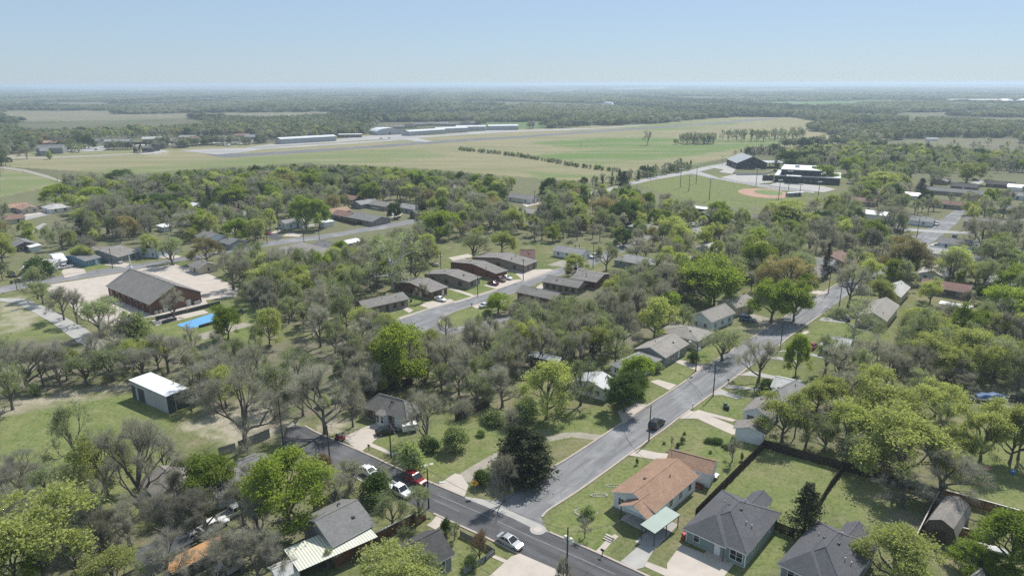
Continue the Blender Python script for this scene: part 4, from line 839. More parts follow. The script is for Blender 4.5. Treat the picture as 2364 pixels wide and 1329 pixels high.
# ---- houses in the middle distance: pixel of the roof, size, look --------------
MID = [
 ('tan stucco house with orange and grey roof at far left', 'the tan stucco house at far left', 61, 476, 13, 9, 'V', 'orange', 'sid_tan', {}),
 ('orange roofed house just behind the tan stucco house', None, 33, 473, 12, 9, 'U', 'orange', 'sid_tan', {}),
 ('white roofed house with wide pale driveway at left', 'the white-roofed house at left', 128, 474, 15, 11, 'V', 'pale', 'sid_white', {'kind':'hip'}),
 ('reddish roofed house below the tan stucco house, left edge', None, 22, 500, 12, 9, 'U', 'red', 'sid_tan', {}),
 ('low dark grey roof deep among the trees left of centre', 'the low dark roof among trees', 350, 451, 17, 10, 'V', 'dark', 'sid_brown', {}),
 ('bright white roofed house in the tree belt', 'the bright white roof in the tree belt', 445, 470, 14, 9, 'V', 'whitemetal', 'sid_white', {}),
 ('grey roofed house beside the bright white roof', None, 484, 475, 14, 9, 'U', 'midgrey', 'sid_grey', {}),
 ('long reddish roofed house left of the round green pair', 'the long reddish roof', 535, 482, 16, 9, 'V', 'red', 'bricktan', {}),
 ('grey gabled house in front of the long reddish roof', None, 566, 490, 14, 10, 'U', 'grey', 'sid_pale', {}),
 ('white flat carport behind the left street', None, 379, 520, 9, 5, 'V', 'whitemetal', 'sid_white', {'kind':'flat','rise':.3}),
 ('brown gabled house beyond the palm like tall pine', 'the brown gabled house', 812, 454, 15, 10, 'V', 'red', 'brick', {}),
 ('green grey gabled house with a pale chimney', 'the gabled house with a chimney', 842, 464, 14, 10, 'U', 'grey', 'sid_grey', {'chimney':True}),
 ('tan grey house right of the chimney house', None, 884, 468, 16, 10, 'V', 'warmgrey', 'bricktan', {}),
 ('grey house behind a clipped dark green tree', 'the grey house behind the clipped tree', 950, 475, 15, 9, 'V', 'grey', 'sid_grey', {}),
 ('brown carport house at the end of the cul-de-sac', None, 967, 487, 9, 7, 'U', 'warmgrey', 'sid_brown', {}),
 ('orange roofed brick house by the street corner', 'the orange-roofed brick house', 778, 483, 13, 9, 'U', 'orange', 'brick', {}),
 ('red brown long roofed house in front of the orange roof', None, 797, 491, 14, 9, 'V', 'red', 'bricktan', {}),
 ('large grey L shaped house behind a board fence', 'the large grey house with a board fence', 850, 498, 22, 13, 'V', 'midgrey', 'bricktan', {}),
 ('white roofed shed right of the round green pair', None, 753, 510, 7, 5, 'U', 'whitemetal', 'sid_white', {'kind':'flat','rise':.4}),
 ('pale house with two tone roof below the round green pair', 'the pale two-tone house', 676, 508, 14, 9, 'U', 'grey', 'sid_white', {}),
 ('grey house with white garage end in the tree belt', 'the grey house with the white garage end', 1208, 452, 20, 11, 'V', 'midgrey', 'sid_white', {}),
 ('dark brown roof barely showing through bare trees', None, 1045, 430, 14, 9, 'U', 'warmgrey', 'bricktan', {}),
 ('tan roofed house below the white garage end', None, 1218, 484, 14, 9, 'V', 'tan', 'sid_tan', {}),
 ('long low shed roofs beside a bare yard', None, 1212, 510, 16, 8, 'V', 'warmgrey', 'sid_brown', {}),
 ('grey tan roofed house in the thick of the trees', None, 1346, 500, 14, 9, 'U', 'tan', 'bricktan', {}),
 ('small red roofed shed in the thick of the trees', None, 1352, 513, 7, 5, 'V', 'red', 'sid_red', {}),
 ('dark boxy house with white flat roof near the ball field', 'the white flat roof near the ball field', 1617, 479, 10, 6, 'V', 'whitemetal', 'sid_dark', {'kind':'flat','rise':.3}),
 ('grey house behind the dark green oak by the ball field', None, 1632, 489, 13, 9, 'U', 'midgrey', 'sid_dark', {}),
 ('grey roofed house just below the ball field fence', None, 1735, 498, 14, 9, 'V', 'warmgrey', 'bricktan', {}),
 ('teal walled house with flat grey roof and chimney', 'the teal flat-roofed house', 1496, 523, 18, 9, 'V', 'grey', 'sid_teal', {'kind':'flat','rise':.4}),
 ('teal gabled house right of the big round tree', 'the teal gabled house', 1606, 531, 11, 9, 'U', 'grey', 'sid_teal', {}),
 ('pale blue narrow house behind yellow green trees', 'the pale blue narrow house', 1636, 567, 8, 9, 'U', 'pale', 'sid_pale', {}),
 ('white cottage with grey gable roof on the middle street', 'the white cottage on the middle street', 1320, 575, 15, 8, 'V', 'grey', 'sid_white', {}),
 ('grey hip roof house amid the central woods', 'the grey hip roof in the woods', 1472, 595, 16, 11, 'V', 'grey', 'sid_grey', {'kind':'hip'}),
 ('white flat carport beside the grey hip roof', None, 1502, 604, 8, 6, 'V', 'whitemetal', 'sid_white', {'kind':'flat','rise':.2}),
 ('pale sheds below the pale blue narrow house', None, 1612, 597, 9, 4, 'V', 'pale', 'sid_white', {'kind':'flat','rise':.3}),
 ('grey roofed house with sheds at upper right', None, 2173, 412, 20, 11, 'U', 'warmgrey', 'bricktan', {}),
 ('dark gabled house beside the upper right cul-de-sac', 'the dark gabled house', 2228, 426, 16, 11, 'V', 'dark', 'sid_brown', {}),
 ('very long grey roof with carport at upper right', 'the very long grey roof', 2202, 438, 38, 10, 'V', 'midgrey', 'bricktan', {}),
 ('grey roofed house behind bare trees right of the school', None, 2027, 443, 16, 9, 'V', 'warmgrey', 'bricktan', {}),
 ('salmon roofed house right of the ball field', 'the salmon-roofed house', 1990, 459, 17, 11, 'V', 'red', 'bricktan', {}),
 ('pale blue white metal roof by the bare oak', None, 2110, 447, 14, 8, 'V', 'whitemetal', 'sid_pale', {}),
 ('long reddish low roof at upper right', None, 2186, 466, 16, 8, 'V', 'red', 'bricktan', {}),
 ('bright white low roof left of the dark shrub', 'the bright white low roof', 2018, 489, 17, 8, 'V', 'whitemetal', 'sid_white', {}),
 ('long white walled house with grey roof at the crossing', 'the white-walled house at the crossing', 2107, 501, 20, 9, 'V', 'grey', 'sid_white', {}),
 ('dark low house near the right edge, upper part', None, 2311, 421, 17, 9, 'V', 'dark', 'sid_brown', {}),
 ('small white roofed garage near the upper right edge', None, 2345, 428, 9, 7, 'V', 'whitemetal', 'sid_white', {}),
 ('blue grey roofed house at the upper right edge', None, 2352, 447, 20, 9, 'V', 'grey', 'sid_pale', {}),
 ('long grey brick house below the blue grey roof', None, 2335, 478, 22, 9, 'V', 'warmgrey', 'bricktan', {}),
 ('dark grey roof beneath a spreading bare oak', None, 2046, 517, 16, 10, 'V', 'warmgrey', 'sid_brown', {}),
 ('grey roofed brick house right of the white walled house', None, 2275, 508, 18, 10, 'V', 'warmgrey', 'bricktan', {}),
 ('red walled house with salmon roof beside the long street', 'the red-walled house', 1932, 590, 13, 10, 'U', 'red', 'sid_red', {}),
 ('grey and white roofed house left of the red walled house', None, 1889, 598, 13, 9, 'V', 'grey', 'sid_white', {}),
 ('dark grey house with a corner porch below the white roof', 'the dark house with the corner porch', 1876, 622, 14, 9, 'U', 'warmgrey', 'sid_dark', {}),
 ('grey house behind the parked pickups', 'the grey house behind the pickups', 2222, 556, 18, 11, 'V', 'midgrey', 'sid_pale', {}),
 ('long pale roof below the parked pickups', 'the long pale roof below the pickups', 2180, 578, 19, 9, 'V', 'pale', 'sid_white', {}),
 ('dark grey shed roof right of the long pale roof', None, 2255, 594, 11, 8, 'V', 'midgrey', 'sid_brown', {}),
 ('whitish roof showing between bare trunks at right', None, 2158, 622, 13, 9, 'U', 'pale', 'sid_white', {}),
 ('low reddish roof in deep shade at right', None, 2186, 655, 15, 9, 'V', 'red', 'sid_brown', {}),
 ('white walled house half hidden near the right edge', None, 2333, 645, 14, 9, 'V', 'pale', 'sid_white', {}),
 ('narrow white tin carport beyond the cream houses', 'the narrow white tin carport', 2207, 703, 9, 3.2, 'V', 'whitemetal', 'sid_brown', {'kind':'flat','rise':.2}),
]
for lab, lm, x, y, L, W, ax, rf, wl, kw in MID:
    kw = dict(kw); sm = L < 10
    hp(lab, lm, x, y, L, W, ax, roof=rf, wall=wl, **{**dict(n=0 if sm else 2, vents=0 if sm else 2, name='shed' if ('shed' in lab and sm) else ('carport' if 'carport' in lab and sm and 'house' not in lab else 'house'), cat='shed' if ('shed' in lab and sm) else ('carport' if 'carport' in lab and sm and 'house' not in lab else 'house')), **kw})
# ---- airfield buildings ---------------------------------------------------------
def hangar(label, lm, A, B, hgt, depth, group='metal hangars beside the runway'):
    a, b = G(*A), G(*B); d = b-a; L = float(np.hypot(d[0], d[1])); rot = math.atan2(d[1], d[0]); c = (a+b)/2+np.array([-d[1], d[0], 0])/L*depth/2
    t = thing('hangar', label, 'hangar', (c[0], c[1], 0), rot, group)
    MB().box(-L/2, L/2, -depth/2, depth/2, 0, hgt).build('wall', M['hangar'], t)
    roof_gable(L+1, depth+1, hgt, 1.6, 0, .3).build('roof', [M['hangarroof'], M['hangarroof']], t)
    n = max(3, int(L/16))
    for k in range(n):
        x = (-.5+(k+.5)/n)*L; MB().box(x-L/n*.42, x+L/n*.42, -depth/2-.15, -depth/2-.03, 0, hgt*.82).build('door', M['greymetal'], t)
    landmark(*P([(c[0], c[1], 3)])[0], lm); return t
hangar('longest grey hangar, leftmost in the row beside the runway', 'the leftmost hangar', (649,333), (777,325.5), 6, 18)
hangar('grey hangar just right of the round roofed one', 'the second long hangar', (945,314), (1029,308.5), 6, 18)
hangar('white roofed hangar in the middle of the right hand three', 'the middle white hangar', (1010,308), (1081,305), 6.5, 20)
hangar('white roofed hangar overlapping behind the middle one', 'the overlapping white hangar', (1054,303), (1122,302), 6.5, 20)
hangar('rightmost white roofed hangar, set apart at the end of the row', 'the rightmost hangar', (1128,301), (1197,300), 6.5, 20)
a, b = G(856,313), G(915,310.5); d = b-a; L = float(np.hypot(d[0], d[1])); c = (a+b)/2+np.array([0, 16, 0])
t = thing('round_hangar', 'round roofed pale hangar among the flat ones', 'hangar', (c[0], c[1], 0), math.atan2(d[1], d[0])); landmark(886,305,'the round-roofed hangar')
mb = MB(); n = 14; pr = [(L/2*math.cos(a_), 4+5.5*math.sin(a_)) for a_ in np.linspace(0, math.pi, n)]
vs = [(x, -16, z) for x, z in pr]+[(x, 16, z) for x, z in pr]; mb.add(vs, [(k, n+k, n+k+1, k+1)[::-1] for k in range(n-1)]); mb.build('roof', M['hangarroof'], t)
mb = MB()
for y in (-15.8, 15.8): mb.add([(L/2,y,0)]+[(x,y,z-.1) for x,z in pr]+[(-L/2,y,0)], [tuple(range(n+2))])
mb.box(-L/2, -L/2+.3, -15.7, 15.7, 0, 4).box(L/2-.3, L/2, -15.7, 15.7, 0, 4); mb.build('wall', M['hangar'], t); MB().box(-1.5,1.5,-16.1,-15.85,0,3.4).build('door', M['darktrim'], t)
p = G(809,317); t = house('low dark airfield office with flat roof beside the apron', 'the airfield office', p[:2], R(8), 32, 14, he=4.2, rise=.2, kind='flat', roof='hangarroof', wall='sid_brown', n=4, name='airfield_office', cat='office', vents=0, ww=3)
p = G(121,354); t = house('grey barn house with two roof levels beside the airfield road', 'the grey barn house', p[:2], R(12), 26, 13, he=6, rise=3.2, roof='midgrey', wall='sid_grey', n=2, name='barn', cat='barn')
wing(t, (91,349), (113,348), (113,344), 5, 2.5, 'midgrey', 'sid_grey', 'low_wing')
# houses beyond the airfield
FH = [(220,327,'grey roofed house left of the row facing the airfield','midgrey'),(262,328,'middle house of the row facing the airfield road','grey'),(284,328,'right hand house of the row facing the airfield road','grey'),(352,322,'pale blue roofed house behind the dark airfield fence','pale'),(378,326,'dark fenced house end of the airfield row','midgrey'),(435,318,'tan roofed house behind the airfield road','tan'),(455,321,'brick house beside the tan roofed one','red'),(482,322,'dark house by the bushy green tree near the airfield','midgrey'),(560,314,'reddish roofed house at the airfield edge','red'),(585,317,'white and grey house at the airfield edge','grey'),(88,307,'pale roof peeking from trees at far left','pale'),(125,331,'orange roof behind the grey barn house','orange'),(20,346,'dark brown house at the far left edge','dark'),(45,345,'brown long house left of the grey barn','warmgrey'),(370,305,'white roof peeking from woods beyond the airfield','whitemetal'),
 (883,297,'first brown house left in the subdivision beyond the hangars','dark'),(920,293,'second subdivision house behind the round roofed hangar','warmgrey'),(945,291,'dark roofed subdivision house among bare yards','dark'),(970,287,'tall hip roofed subdivision house','warmgrey'),(998,286,'hip roofed subdivision house beside the tall one','warmgrey'),(1022,286,'grey roofed subdivision house in the middle','grey'),(1046,287,'broad roofed subdivision house','warmgrey'),(1075,286,'dark roofed subdivision house toward the right','dark'),(1096,284,'last subdivision house at the right end','midgrey'),(647,290,'lone roof deep in woods left of the hangars','midgrey'),(740,285,'pale roof deep in woods above the leftmost hangar','pale'),(757,306,'brown house left of the airfield office','red'),(783,306,'dark house behind the airfield office','dark')]
for x, y, lab, rf in FH:
    p = G(x, y+4); house(lab, None, p[:2], R(rng.uniform(-15, 25)), rng.uniform(17, 24), rng.uniform(11, 14), he=3.2, rise=3.4 if y < 300 else 2.6, kind='hip' if 280 < y < 300 else 'gable', roof=rf, wall='bricktan' if rf != 'grey' else 'sid_grey', n=1, vents=0, doors=0)
# far white roofs and the tank
for i, (x, y, w, h, lab) in enumerate([(1842,262,26,6,'lone white barn roof far right of the runway end'),(1716,250,30,5,'pale sheds beyond the runway woods'),(2168,242,34,7,'white barn roof in the hazy middle right'),(2150,203,60,10,'white speck of a warehouse near the horizon'),(1895,213,70,10,'pale warehouse on the hazy right slope'),(2240,236,190,12,'long low pale factory at far right'),(2060,302,22,4,'long pale barn in the right hand woods'),(2150,325,14,4,'small dark barn in the right hand pasture'),(512,208,60,8,'white speck of a barn at far left'),(760,237,26,5,'white barn roof far beyond the field')]):
    p = G(x, y); d = math.hypot(p[0], p[1]); house(lab, None, p[:2], R(rng.uniform(-10, 10)), w, w*.45, he=h*.6, rise=h*.4, roof='pale', wall='sid_white', n=0, vents=0, name='barn', cat='barn')
p = G(1405,249); t = thing('water_tank', 'squat white water tank standing above the far woods', 'water tank', (p[0], p[1], 0)); landmark(1405,242,'the white water tank')
rr = 14; MB().lathe([(rr,0),(rr,15.2)], 32).build('shell', M['white'], t, True); MB().lathe([(rr+.2,15.2),(rr+.2,15.7),(rr*.5,16.7),(.1,17)], 32).build('roof', M['whitemetal'], t)
for x, w in ((2318,90),(2362,70)):
    p = G(x, 237); t = thing('dome_stockpile', 'pale dome on the far right horizon, %s' % ('left of two' if x < 2340 else 'cut by the edge'), 'dome', (p[0], p[1], 0)); MB().lathe([(w/2*.72*math.cos(a_), 14*math.sin(a_)) for a_ in np.linspace(0, 1.5, 8)], 24).build('shell', M['hangarroof'], t, True)
# ---- school and pavilion ---------------------------------------------------------
a, b = G(1787,424), G(1925,436); 
def slab(label, lm, A, B, depth, hgt, roofm, wallm, name, cat):
    a, b = G(*A), G(*B); d = b-a; L = float(np.hypot(d[0], d[1])); c = (a+b)/2+np.array([-d[1], d[0], 0])/L*depth/2
    t = thing(name, label, cat, (c[0], c[1], 0), math.atan2(d[1], d[0])); MB().box(-L/2, L/2, -depth/2, depth/2, 0, hgt).build('wall', M[wallm], t)
    MB().box(-L/2-.3, L/2+.3, -depth/2-.3, depth/2+.3, hgt, hgt+.5).build('roof', M[roofm], t); landmark(*P([(c[0], c[1], 3)])[0], lm); return t, L, depth
t, L, D = slab('black walled school gymnasium with flat white roofs', 'the black school with white roofs', (1787,420), (1938,428), 34, 4.6, 'hangarroof', 'sid_dark', 'school', 'school')
MB().box(-L/2+4, L*.2, -D/2+3, D/2, 5.1, 9.0).build('upper_wall', M['sid_dark'], t); MB().box(-L/2+3.5, L*.2+.5, -D/2+2.5, D/2+.5, 9.0, 9.5).build('upper_roof', M['whitemetal'], t)
for x in (-L/2+14, L*.08): MB().box(x-1.5, x+1.5, -1, 2, 9.5, 11).build('air_conditioner', M['steel'], t)
MB().box(-L*.2-5, -L*.2+5, -D/2-6, -D/2, 5.2, 5.7).build('canopy', M['hangarroof'], t)
for x in (-L*.2-4.6, -L*.2+4.6): MB().box(x-.4, x+.4, -D/2-5.8, -D/2-5, 0, 5.2).build('post', M['sid_dark'], t)
for k in range(10): MB().box(-L/2+4+k*L/11, -L/2+6+k*L/11, -D/2-.06, -D/2+.02, .8, 2.8).build('window', M['glass'], t)
p = G(1722,385); t = house('dark gabled community hall with grey roof by the park road', 'the dark gabled hall', p[:2], R(GA+38), 34, 26, he=5, rise=5.5, roof='greymetal', wall='sid_dark', n=3, name='community_hall', cat='hall', trim='darktrim', vents=0, ww=2.5)
p = G(1757,386); flat = thing('shade_pavilion', 'dark flat roofed shade pavilion attached beside the gabled hall', 'pavilion', (p[0], p[1], 0), R(-6))
MB().box(-17,17,-9,9,4.2,4.8).build('roof', M['greymetal'], flat)
for x in (-16,-5,5,16):
    for y in (-8,8): MB().box(x-.3,x+.3,y-.3,y+.3,0,4.2).build('post', M['darktrim'], flat)
mb = MB()
for k, (A, B) in enumerate((((1694,402),(1770,402)),((1700,405),(1772,404)),((1770,402),(1790,394)))):
    a, b = G(*A), G(*B); tw = thing('retaining_wall', 'low grey stepped retaining wall below the gabled hall, %s' % ('upper step','lower step','right return')[k], 'wall'); MB().bar((a[0],a[1],.6), (b[0],b[1],.6), .8, 1.3).build('wall', M['concrete_grey'], tw)
# ---- sunken blue court with dark walls ---------------------------------------------
t = thing('sport_court', 'small bright blue court sunk inside dark low walls', 'court', G(462,741)); landmark(462,741,'the small blue court')
q = [G(x, y) for x, y in ((407,750),(490,723),(520,738),(436,760))]; o0 = G(462,741)
MB().add([(p_[0]-o0[0], p_[1]-o0[1], .06) for p_ in q], [(0,3,2,1)] if False else [(0,1,2,3)]).build('court_floor', M['bluefloor'], t)
for k, (A, B, h) in enumerate((((360,740),(508,703),1.3),((375,748),(408,739),1.0),((460,757),(516,741),.9),((549,730),(561,726),2.0),((285,733),(292,730),1.6))):
    a, b = G(*A), G(*B); w_ = thing('low_wall', ['long dark low wall between the church and the blue court','short dark wall at the left end of the blue court','dark wall along the near side of the blue court','dark block wall right of the blue court','short brown wall stub left of the church'][k], 'wall')
    MB().bar((a[0],a[1],h/2), (b[0],b[1],h/2), .35, h).build('wall', M['slate'], w_)

# ================================================================= FENCES
def fence(label, px, h, m, lm=None, cap=None, name='board_fence', post=True):
    pts = [G(x, y) for x, y in px]; t = thing(name, label, 'fence', (pts[0][0], pts[0][1], 0)); o = pts[0]
    for a, b in zip(pts[:-1], pts[1:]):
        d = b-a; L = float(np.hypot(d[0], d[1])); rz = math.atan2(d[1], d[0]); mb = MB(); k = max(1, int(L/.16)); r2 = random.Random(int(L*100))
        for i in range(k):
            hh = h+r2.uniform(-.03, .03); mb.box(i*L/k, (i+1)*L/k-.012, -.012+.01*(i % 2), .012+.01*(i % 2), .03, hh)
        mb.box(0, L, .025, .07, .35, .45).box(0, L, .025, .07, h-.45, h-.35)
        q = mb.build('boards', M[m], t); q.location = a-o; q.rotation_euler = (0, 0, rz)
        if cap: q = MB().box(0, L, -.08, .08, h+.03, h+.09).build('cap_rail', M[cap], t); q.location = a-o; q.rotation_euler = (0, 0, rz)
        if post:
            mb = MB()
            for i in range(int(L/2.4)+1): mb.box(i*2.4-.05, i*2.4+.05, .072, .17, 0, h+.02)
            q = mb.build('posts', M['wood'], t); q.location = a-o; q.rotation_euler = (0, 0, rz)
    if lm: x, y = P([((pts[0]+pts[-1])/2)])[0]; landmark(x, y, lm)
    return t
fence('dark privacy fence between the corner house and the grey green house', [(1764,1034),(1690,1108),(1604,1196)], 1.9, 'fencedark', 'the dark fence by the grey-green house')
fence('long dark privacy fence running behind the back yards', [(1764,1034),(1860,1062),(1950,1087),(2065,1121),(2168,1150)], 1.9, 'fencedark', 'the long dark back fence')
fence('dark fence dividing the two back yards of the charcoal roofs', [(1948,1087),(1915,1130),(1886,1180)], 1.9, 'fencedark', 'the dark fence dividing the yards')
fence('reddish brown back fence at the right edge', [(2172,1151),(2270,1178),(2390,1212)], 1.9, 'fencered', 'the reddish back fence', 'trim')
fence('sagging red and grey side fence left of the barn shed', [(2166,1152),(2145,1190),(2120,1240),(2104,1275)], 1.8, 'fencered', None, 'stone')
fence('red brown board fence right of the barn shed', [(2206,1236),(2250,1248),(2292,1263)], 1.8, 'fencered', None, 'trim')
fence('short dark gate fence between the two charcoal roofed houses', [(1788,1224),(1832,1242)], 1.8, 'fencedark')
fence('red brown fence along the cream metal lean-to', [(774,1312),(860,1258),(945,1214),(962,1203)], 1.9, 'fencered', 'the red-brown fence by the lean-to', 'trim')
fence('red brown fence stub beside the dark utility pole', [(960,1215),(984,1200)], 1.9, 'fencered')
fence('grey board fence of the front yard beside the purple bush', [(1062,1237),(1105,1258),(1140,1279),(1120,1296),(1070,1325)], 1.1, 'fencegrey', 'the grey yard fence')
fence('grey board fence at the foot of the spreading bare tree', [(553,1040),(590,1025),(624,1010)], 2.2, 'fencegrey', 'the grey fence below the spreading bare tree')
fence('lower grey board fence left of the spreading bare tree', [(507,1052),(545,1040)], 1.8, 'fencegrey')
fence('dark brown fence behind the bay window house', [(835,925),(890,906),(952,887)], 2.0, 'fencedark', 'the fence behind the bay window house')
fence('brown board fence in the green thicket right of the bay window house', [(1052,972),(1090,955),(1130,937)], 1.8, 'wood', 'the brown thicket fence')
fence('grey weathered fence behind the grey roofed house at bottom', [(725,1180),(750,1168),(776,1152)], 1.8, 'fencegrey')
fence('dark board fence around the large grey house', [(770,507),(822,521),(885,506)], 1.8, 'wood')
fence('dark fence along the back of the airfield road houses', [(300,332),(350,333),(400,331)], 2.0, 'fencedark', post=False)
def wirefence(label, px, h=1.6, step=4, m='steel', name='chain_link_fence'):
    pts = [G(x, y) for x, y in px]; t = thing(name, label, 'fence', pts[0]); o = pts[0]; mp = MB(); mr = MB()
    for a, b in zip(pts[:-1], pts[1:]):
        d = b-a; L = float(np.hypot(d[0], d[1]))
        for i in range(int(L/step)+1): q = a-o+d*min(1, i*step/L); mp.tube((q[0], q[1], 0), (q[0], q[1], h), .05, .05, 5)
        for z in (h, h*.55, .1): mr.bar((a-o)+np.array([0,0,z]), (b-o)+np.array([0,0,z]), .04, .04)
    mp.build('posts', M[m], t); mr.build('rails', M[m], t)
wirefence('chain link fence curving round the ball field outfield', [(1660,452),(1690,462),(1730,467),(1780,462),(1830,455),(1850,447)], 2.4, 5)
wirefence('post and rail barrier along the park road', [(1640,412),(1712,424),(1800,436),(1870,446)], 1.0, 4, 'wood', 'post_rail_fence')
wirefence('wire fence round the play area behind the duplexes', [(1010,622),(1045,612),(1100,606),(1145,598)], 1.5, 4)

# ================================================================= VEHICLES
def loft(secs, mb, mi=0):
    n = len(secs[0]); vs = [p for s in secs for p in s]; fs = []
    for j in range(len(secs)-1):
        for k in range(n): fs.append((j*n+k, (j+1)*n+k, (j+1)*n+(k+1) % n, j*n+(k+1) % n))
    fs.append(tuple(range(n))); fs.append(tuple(range((len(secs)-1)*n, len(secs)*n))[::-1]); return mb.add(vs, fs, mi)
def sec(x, zl, zh, hw, rt=.86): return [(x, -hw*.9, zl), (x, -hw, zl+.16), (x, -hw, zh-.13), (x, -hw*rt, zh), (x, hw*rt, zh), (x, hw, zh-.13), (x, hw, zl+.16), (x, hw*.9, zl)]
CARM = {}
def car_meshes(kind):
    if kind in CARM: return CARM[kind]
    d = {}
    if kind == 'sedan':
        b = loft([sec(-2.35,.38,.78,.72), sec(-2.22,.28,.98,.84), sec(-1.3,.2,1.02,.91), sec(0,.2,.98,.91), sec(.95,.2,.97,.91), sec(1.8,.22,.87,.87), sec(2.25,.3,.74,.78), sec(2.38,.38,.62,.66)], MB())
        gl = (-1.75, -.95, .1, 1.02, .98, 1.43); wb = (-1.42, 1.42); r = .33
    elif kind == 'suv':
        b = loft([sec(-2.4,.42,1.0,.82), sec(-2.3,.3,1.12,.9), sec(-1.3,.26,1.14,.95), sec(0,.26,1.12,.95), sec(1.0,.26,1.1,.95), sec(1.9,.28,1.02,.92), sec(2.3,.38,.88,.84), sec(2.42,.45,.72,.72)], MB())
        gl = (-2.25, -1.95, .15, 1.05, 1.12, 1.78); wb = (-1.42, 1.45); r = .38
    else:
        b = loft([sec(-.75,.4,1.12,.95), sec(.3,.32,1.12,.96), sec(1.2,.32,1.1,.96), sec(2.3,.34,1.06,.93), sec(2.75,.42,.95,.88), sec(2.9,.5,.8,.78)], MB())
        b.box(-2.9, -.75, -.96, -.86, .5, 1.1).box(-2.9, -.75, .86, .96, .5, 1.1).box(-2.95, -2.85, -.93, .93, .45, 1.08).box(-2.85, -.75, -.86, .86, .5, .62)
        gl = (-.72, -.55, .75, 1.5, 1.1, 1.82); wb = (-1.8, 1.75); r = .4
    d['body'] = b
    x0, x1, x2, x3, z0, z1 = gl; w0, w1 = .84 if kind == 'sedan' else .9, .66 if kind == 'sedan' else .76
    vs = [(x0,-w0,z0),(x3,-w0,z0),(x3,w0,z0),(x0,w0,z0),(x1,-w1,z1),(x2,-w1,z1),(x2,w1,z1),(x1,w1,z1)]
    d['windscreen'] = MB().add(vs, [(1,2,6,5)]).add(vs, [(5,6,7,4)] if False else [])
    d['rear_window'] = MB().add(vs, [(3,0,4,7)])
    d['side_windows'] = MB().add(vs, [(0,1,5,4), (2,3,7,6)])
    rp = MB().add([(x1-.06,-w1-.02,z1-.01),(x2+.06,-w1-.02,z1-.01),(x2+.06,w1+.02,z1-.01),(x1-.06,w1+.02,z1-.01),(x1+.1,-w1+.1,z1+.07),(x2-.1,-w1+.1,z1+.07),(x2-.1,w1-.1,z1+.07),(x1+.1,w1-.1,z1+.07)], [(4,5,6,7),(0,1,5,4),(1,2,6,5),(2,3,7,6),(3,0,4,7),(0,3,2,1)])
    for (a_, c_) in ((0,4),(1,5),(2,6),(3,7)): rp.bar(vs[a_], vs[c_], .09, .09)
    xm = (x1+x2)/2
    for s in (-1, 1): rp.bar((xm, s*w0, z0), (xm, s*w1, z1), .09, .09)
    if kind == 'suv':
        for s in (-1, 1): rp.bar((x1+.2, s*w1*.85, z1+.1), (x2-.2, s*w1*.85, z1+.1), .06, .06)
    d['roof'] = rp
    d['tyre'] = MB().tube((0,-.12,0), (0,.12,0), r, r, 14); d['rim'] = MB().tube((0,-.13,0), (0,.13,0), r*.62, r*.62, 10)
    fx = {'sedan':2.27,'suv':2.36,'pickup':2.84}[kind]; rx = {'sedan':-2.3,'suv':-2.38,'pickup':-2.97}[kind]; hz = {'sedan':.66,'suv':.84,'pickup':.88}[kind]
    d['headlight'] = MB().box(-.08,.08,-.17,.17,-.08,.08); d['taillight'] = MB().box(-.05,.05,-.13,.13,-.09,.09)
    d['pos'] = (wb, r, fx, rx, hz)
    d['m'] = {}
    for k, m_ in (('windscreen','glass'),('rear_window','glass'),('side_windows','glass'),('tyre','black'),('rim','steel'),('headlight','headlight'),('taillight','taillight')): d['m'][k] = d[k].mesh(k, M[m_])
    CARM[kind] = d; return d
PAINT = {}
def car(kind, colour, label, x, y, head, lm=None, cat=None):
    d = car_meshes(kind); p = G(x, y); hd = {'U': GA, '-U': GA+180, 'V': GA-90, '-V': GA+90}.get(head, head)
    t = thing({'sedan':'parked_car','suv':'parked_suv','pickup':'pickup_truck'}[kind], label, {'sedan':'car','suv':'SUV','pickup':'pickup truck'}[kind], (p[0], p[1], .02), R(hd))
    for k in ('body', 'roof'):
        if (kind, colour, k) not in PAINT: PAINT[(kind, colour, k)] = d[k].mesh('car_'+k, M['car_'+colour], k == 'body' and False)
        link_mesh(k, PAINT[(kind, colour, k)], t)
    for k in ('windscreen', 'rear_window', 'side_windows'): link_mesh(k, d['m'][k], t)
    wb, r, fx, rx, hz = d['pos']
    for wx in wb:
        for s in (-1, 1): w = link_mesh('wheel', d['m']['tyre'], t, (wx, s*.82, r)); link_mesh('rim', d['m']['rim'], w)
    for s in (-1, 1): link_mesh('headlight', d['m']['headlight'], t, (fx, s*.6, hz)); link_mesh('taillight', d['m']['taillight'], t, (rx, s*.68, hz+.08))
    if lm: landmark(x, y, lm)
    HOUSES.append((p[0], p[1], 2.2)); return t
car('sedan','silver','silver coupe parked at the kerb just below the street corner',1177,1256,'V','the silver coupe')
car('suv','black','black SUV with roof rails parked on the long street',1516,984,'U','the black SUV on the long street')
car('sedan','white','white sedan parked on the side street behind the blossoming bush',853,1094,'V','the white sedan on the side street')
car('suv','red','red SUV parked in front of the dark utility pole',959,1112,'V','the red SUV')
car('pickup','white','white pickup half hidden in trees below the red SUV',921,1138,'V')
car('sedan','black','black sedan on the driveway of the bay window house',893,1000,22,'the black sedan on the driveway')
car('sedan','white','white sedan on the pale drive beside the round bush duplex',1017,694,'V','the white sedan by the duplex')
car('sedan','darkred','dark red sedan on the shared drive of the duplex row',1138,657,'-V','the dark red sedan'); car('suv','brown','dark brown SUV between the red and the white duplex cars',1155,649,'V'); car('sedan','white','white hatchback at the right end of the shared duplex drive',1170,644,'V')
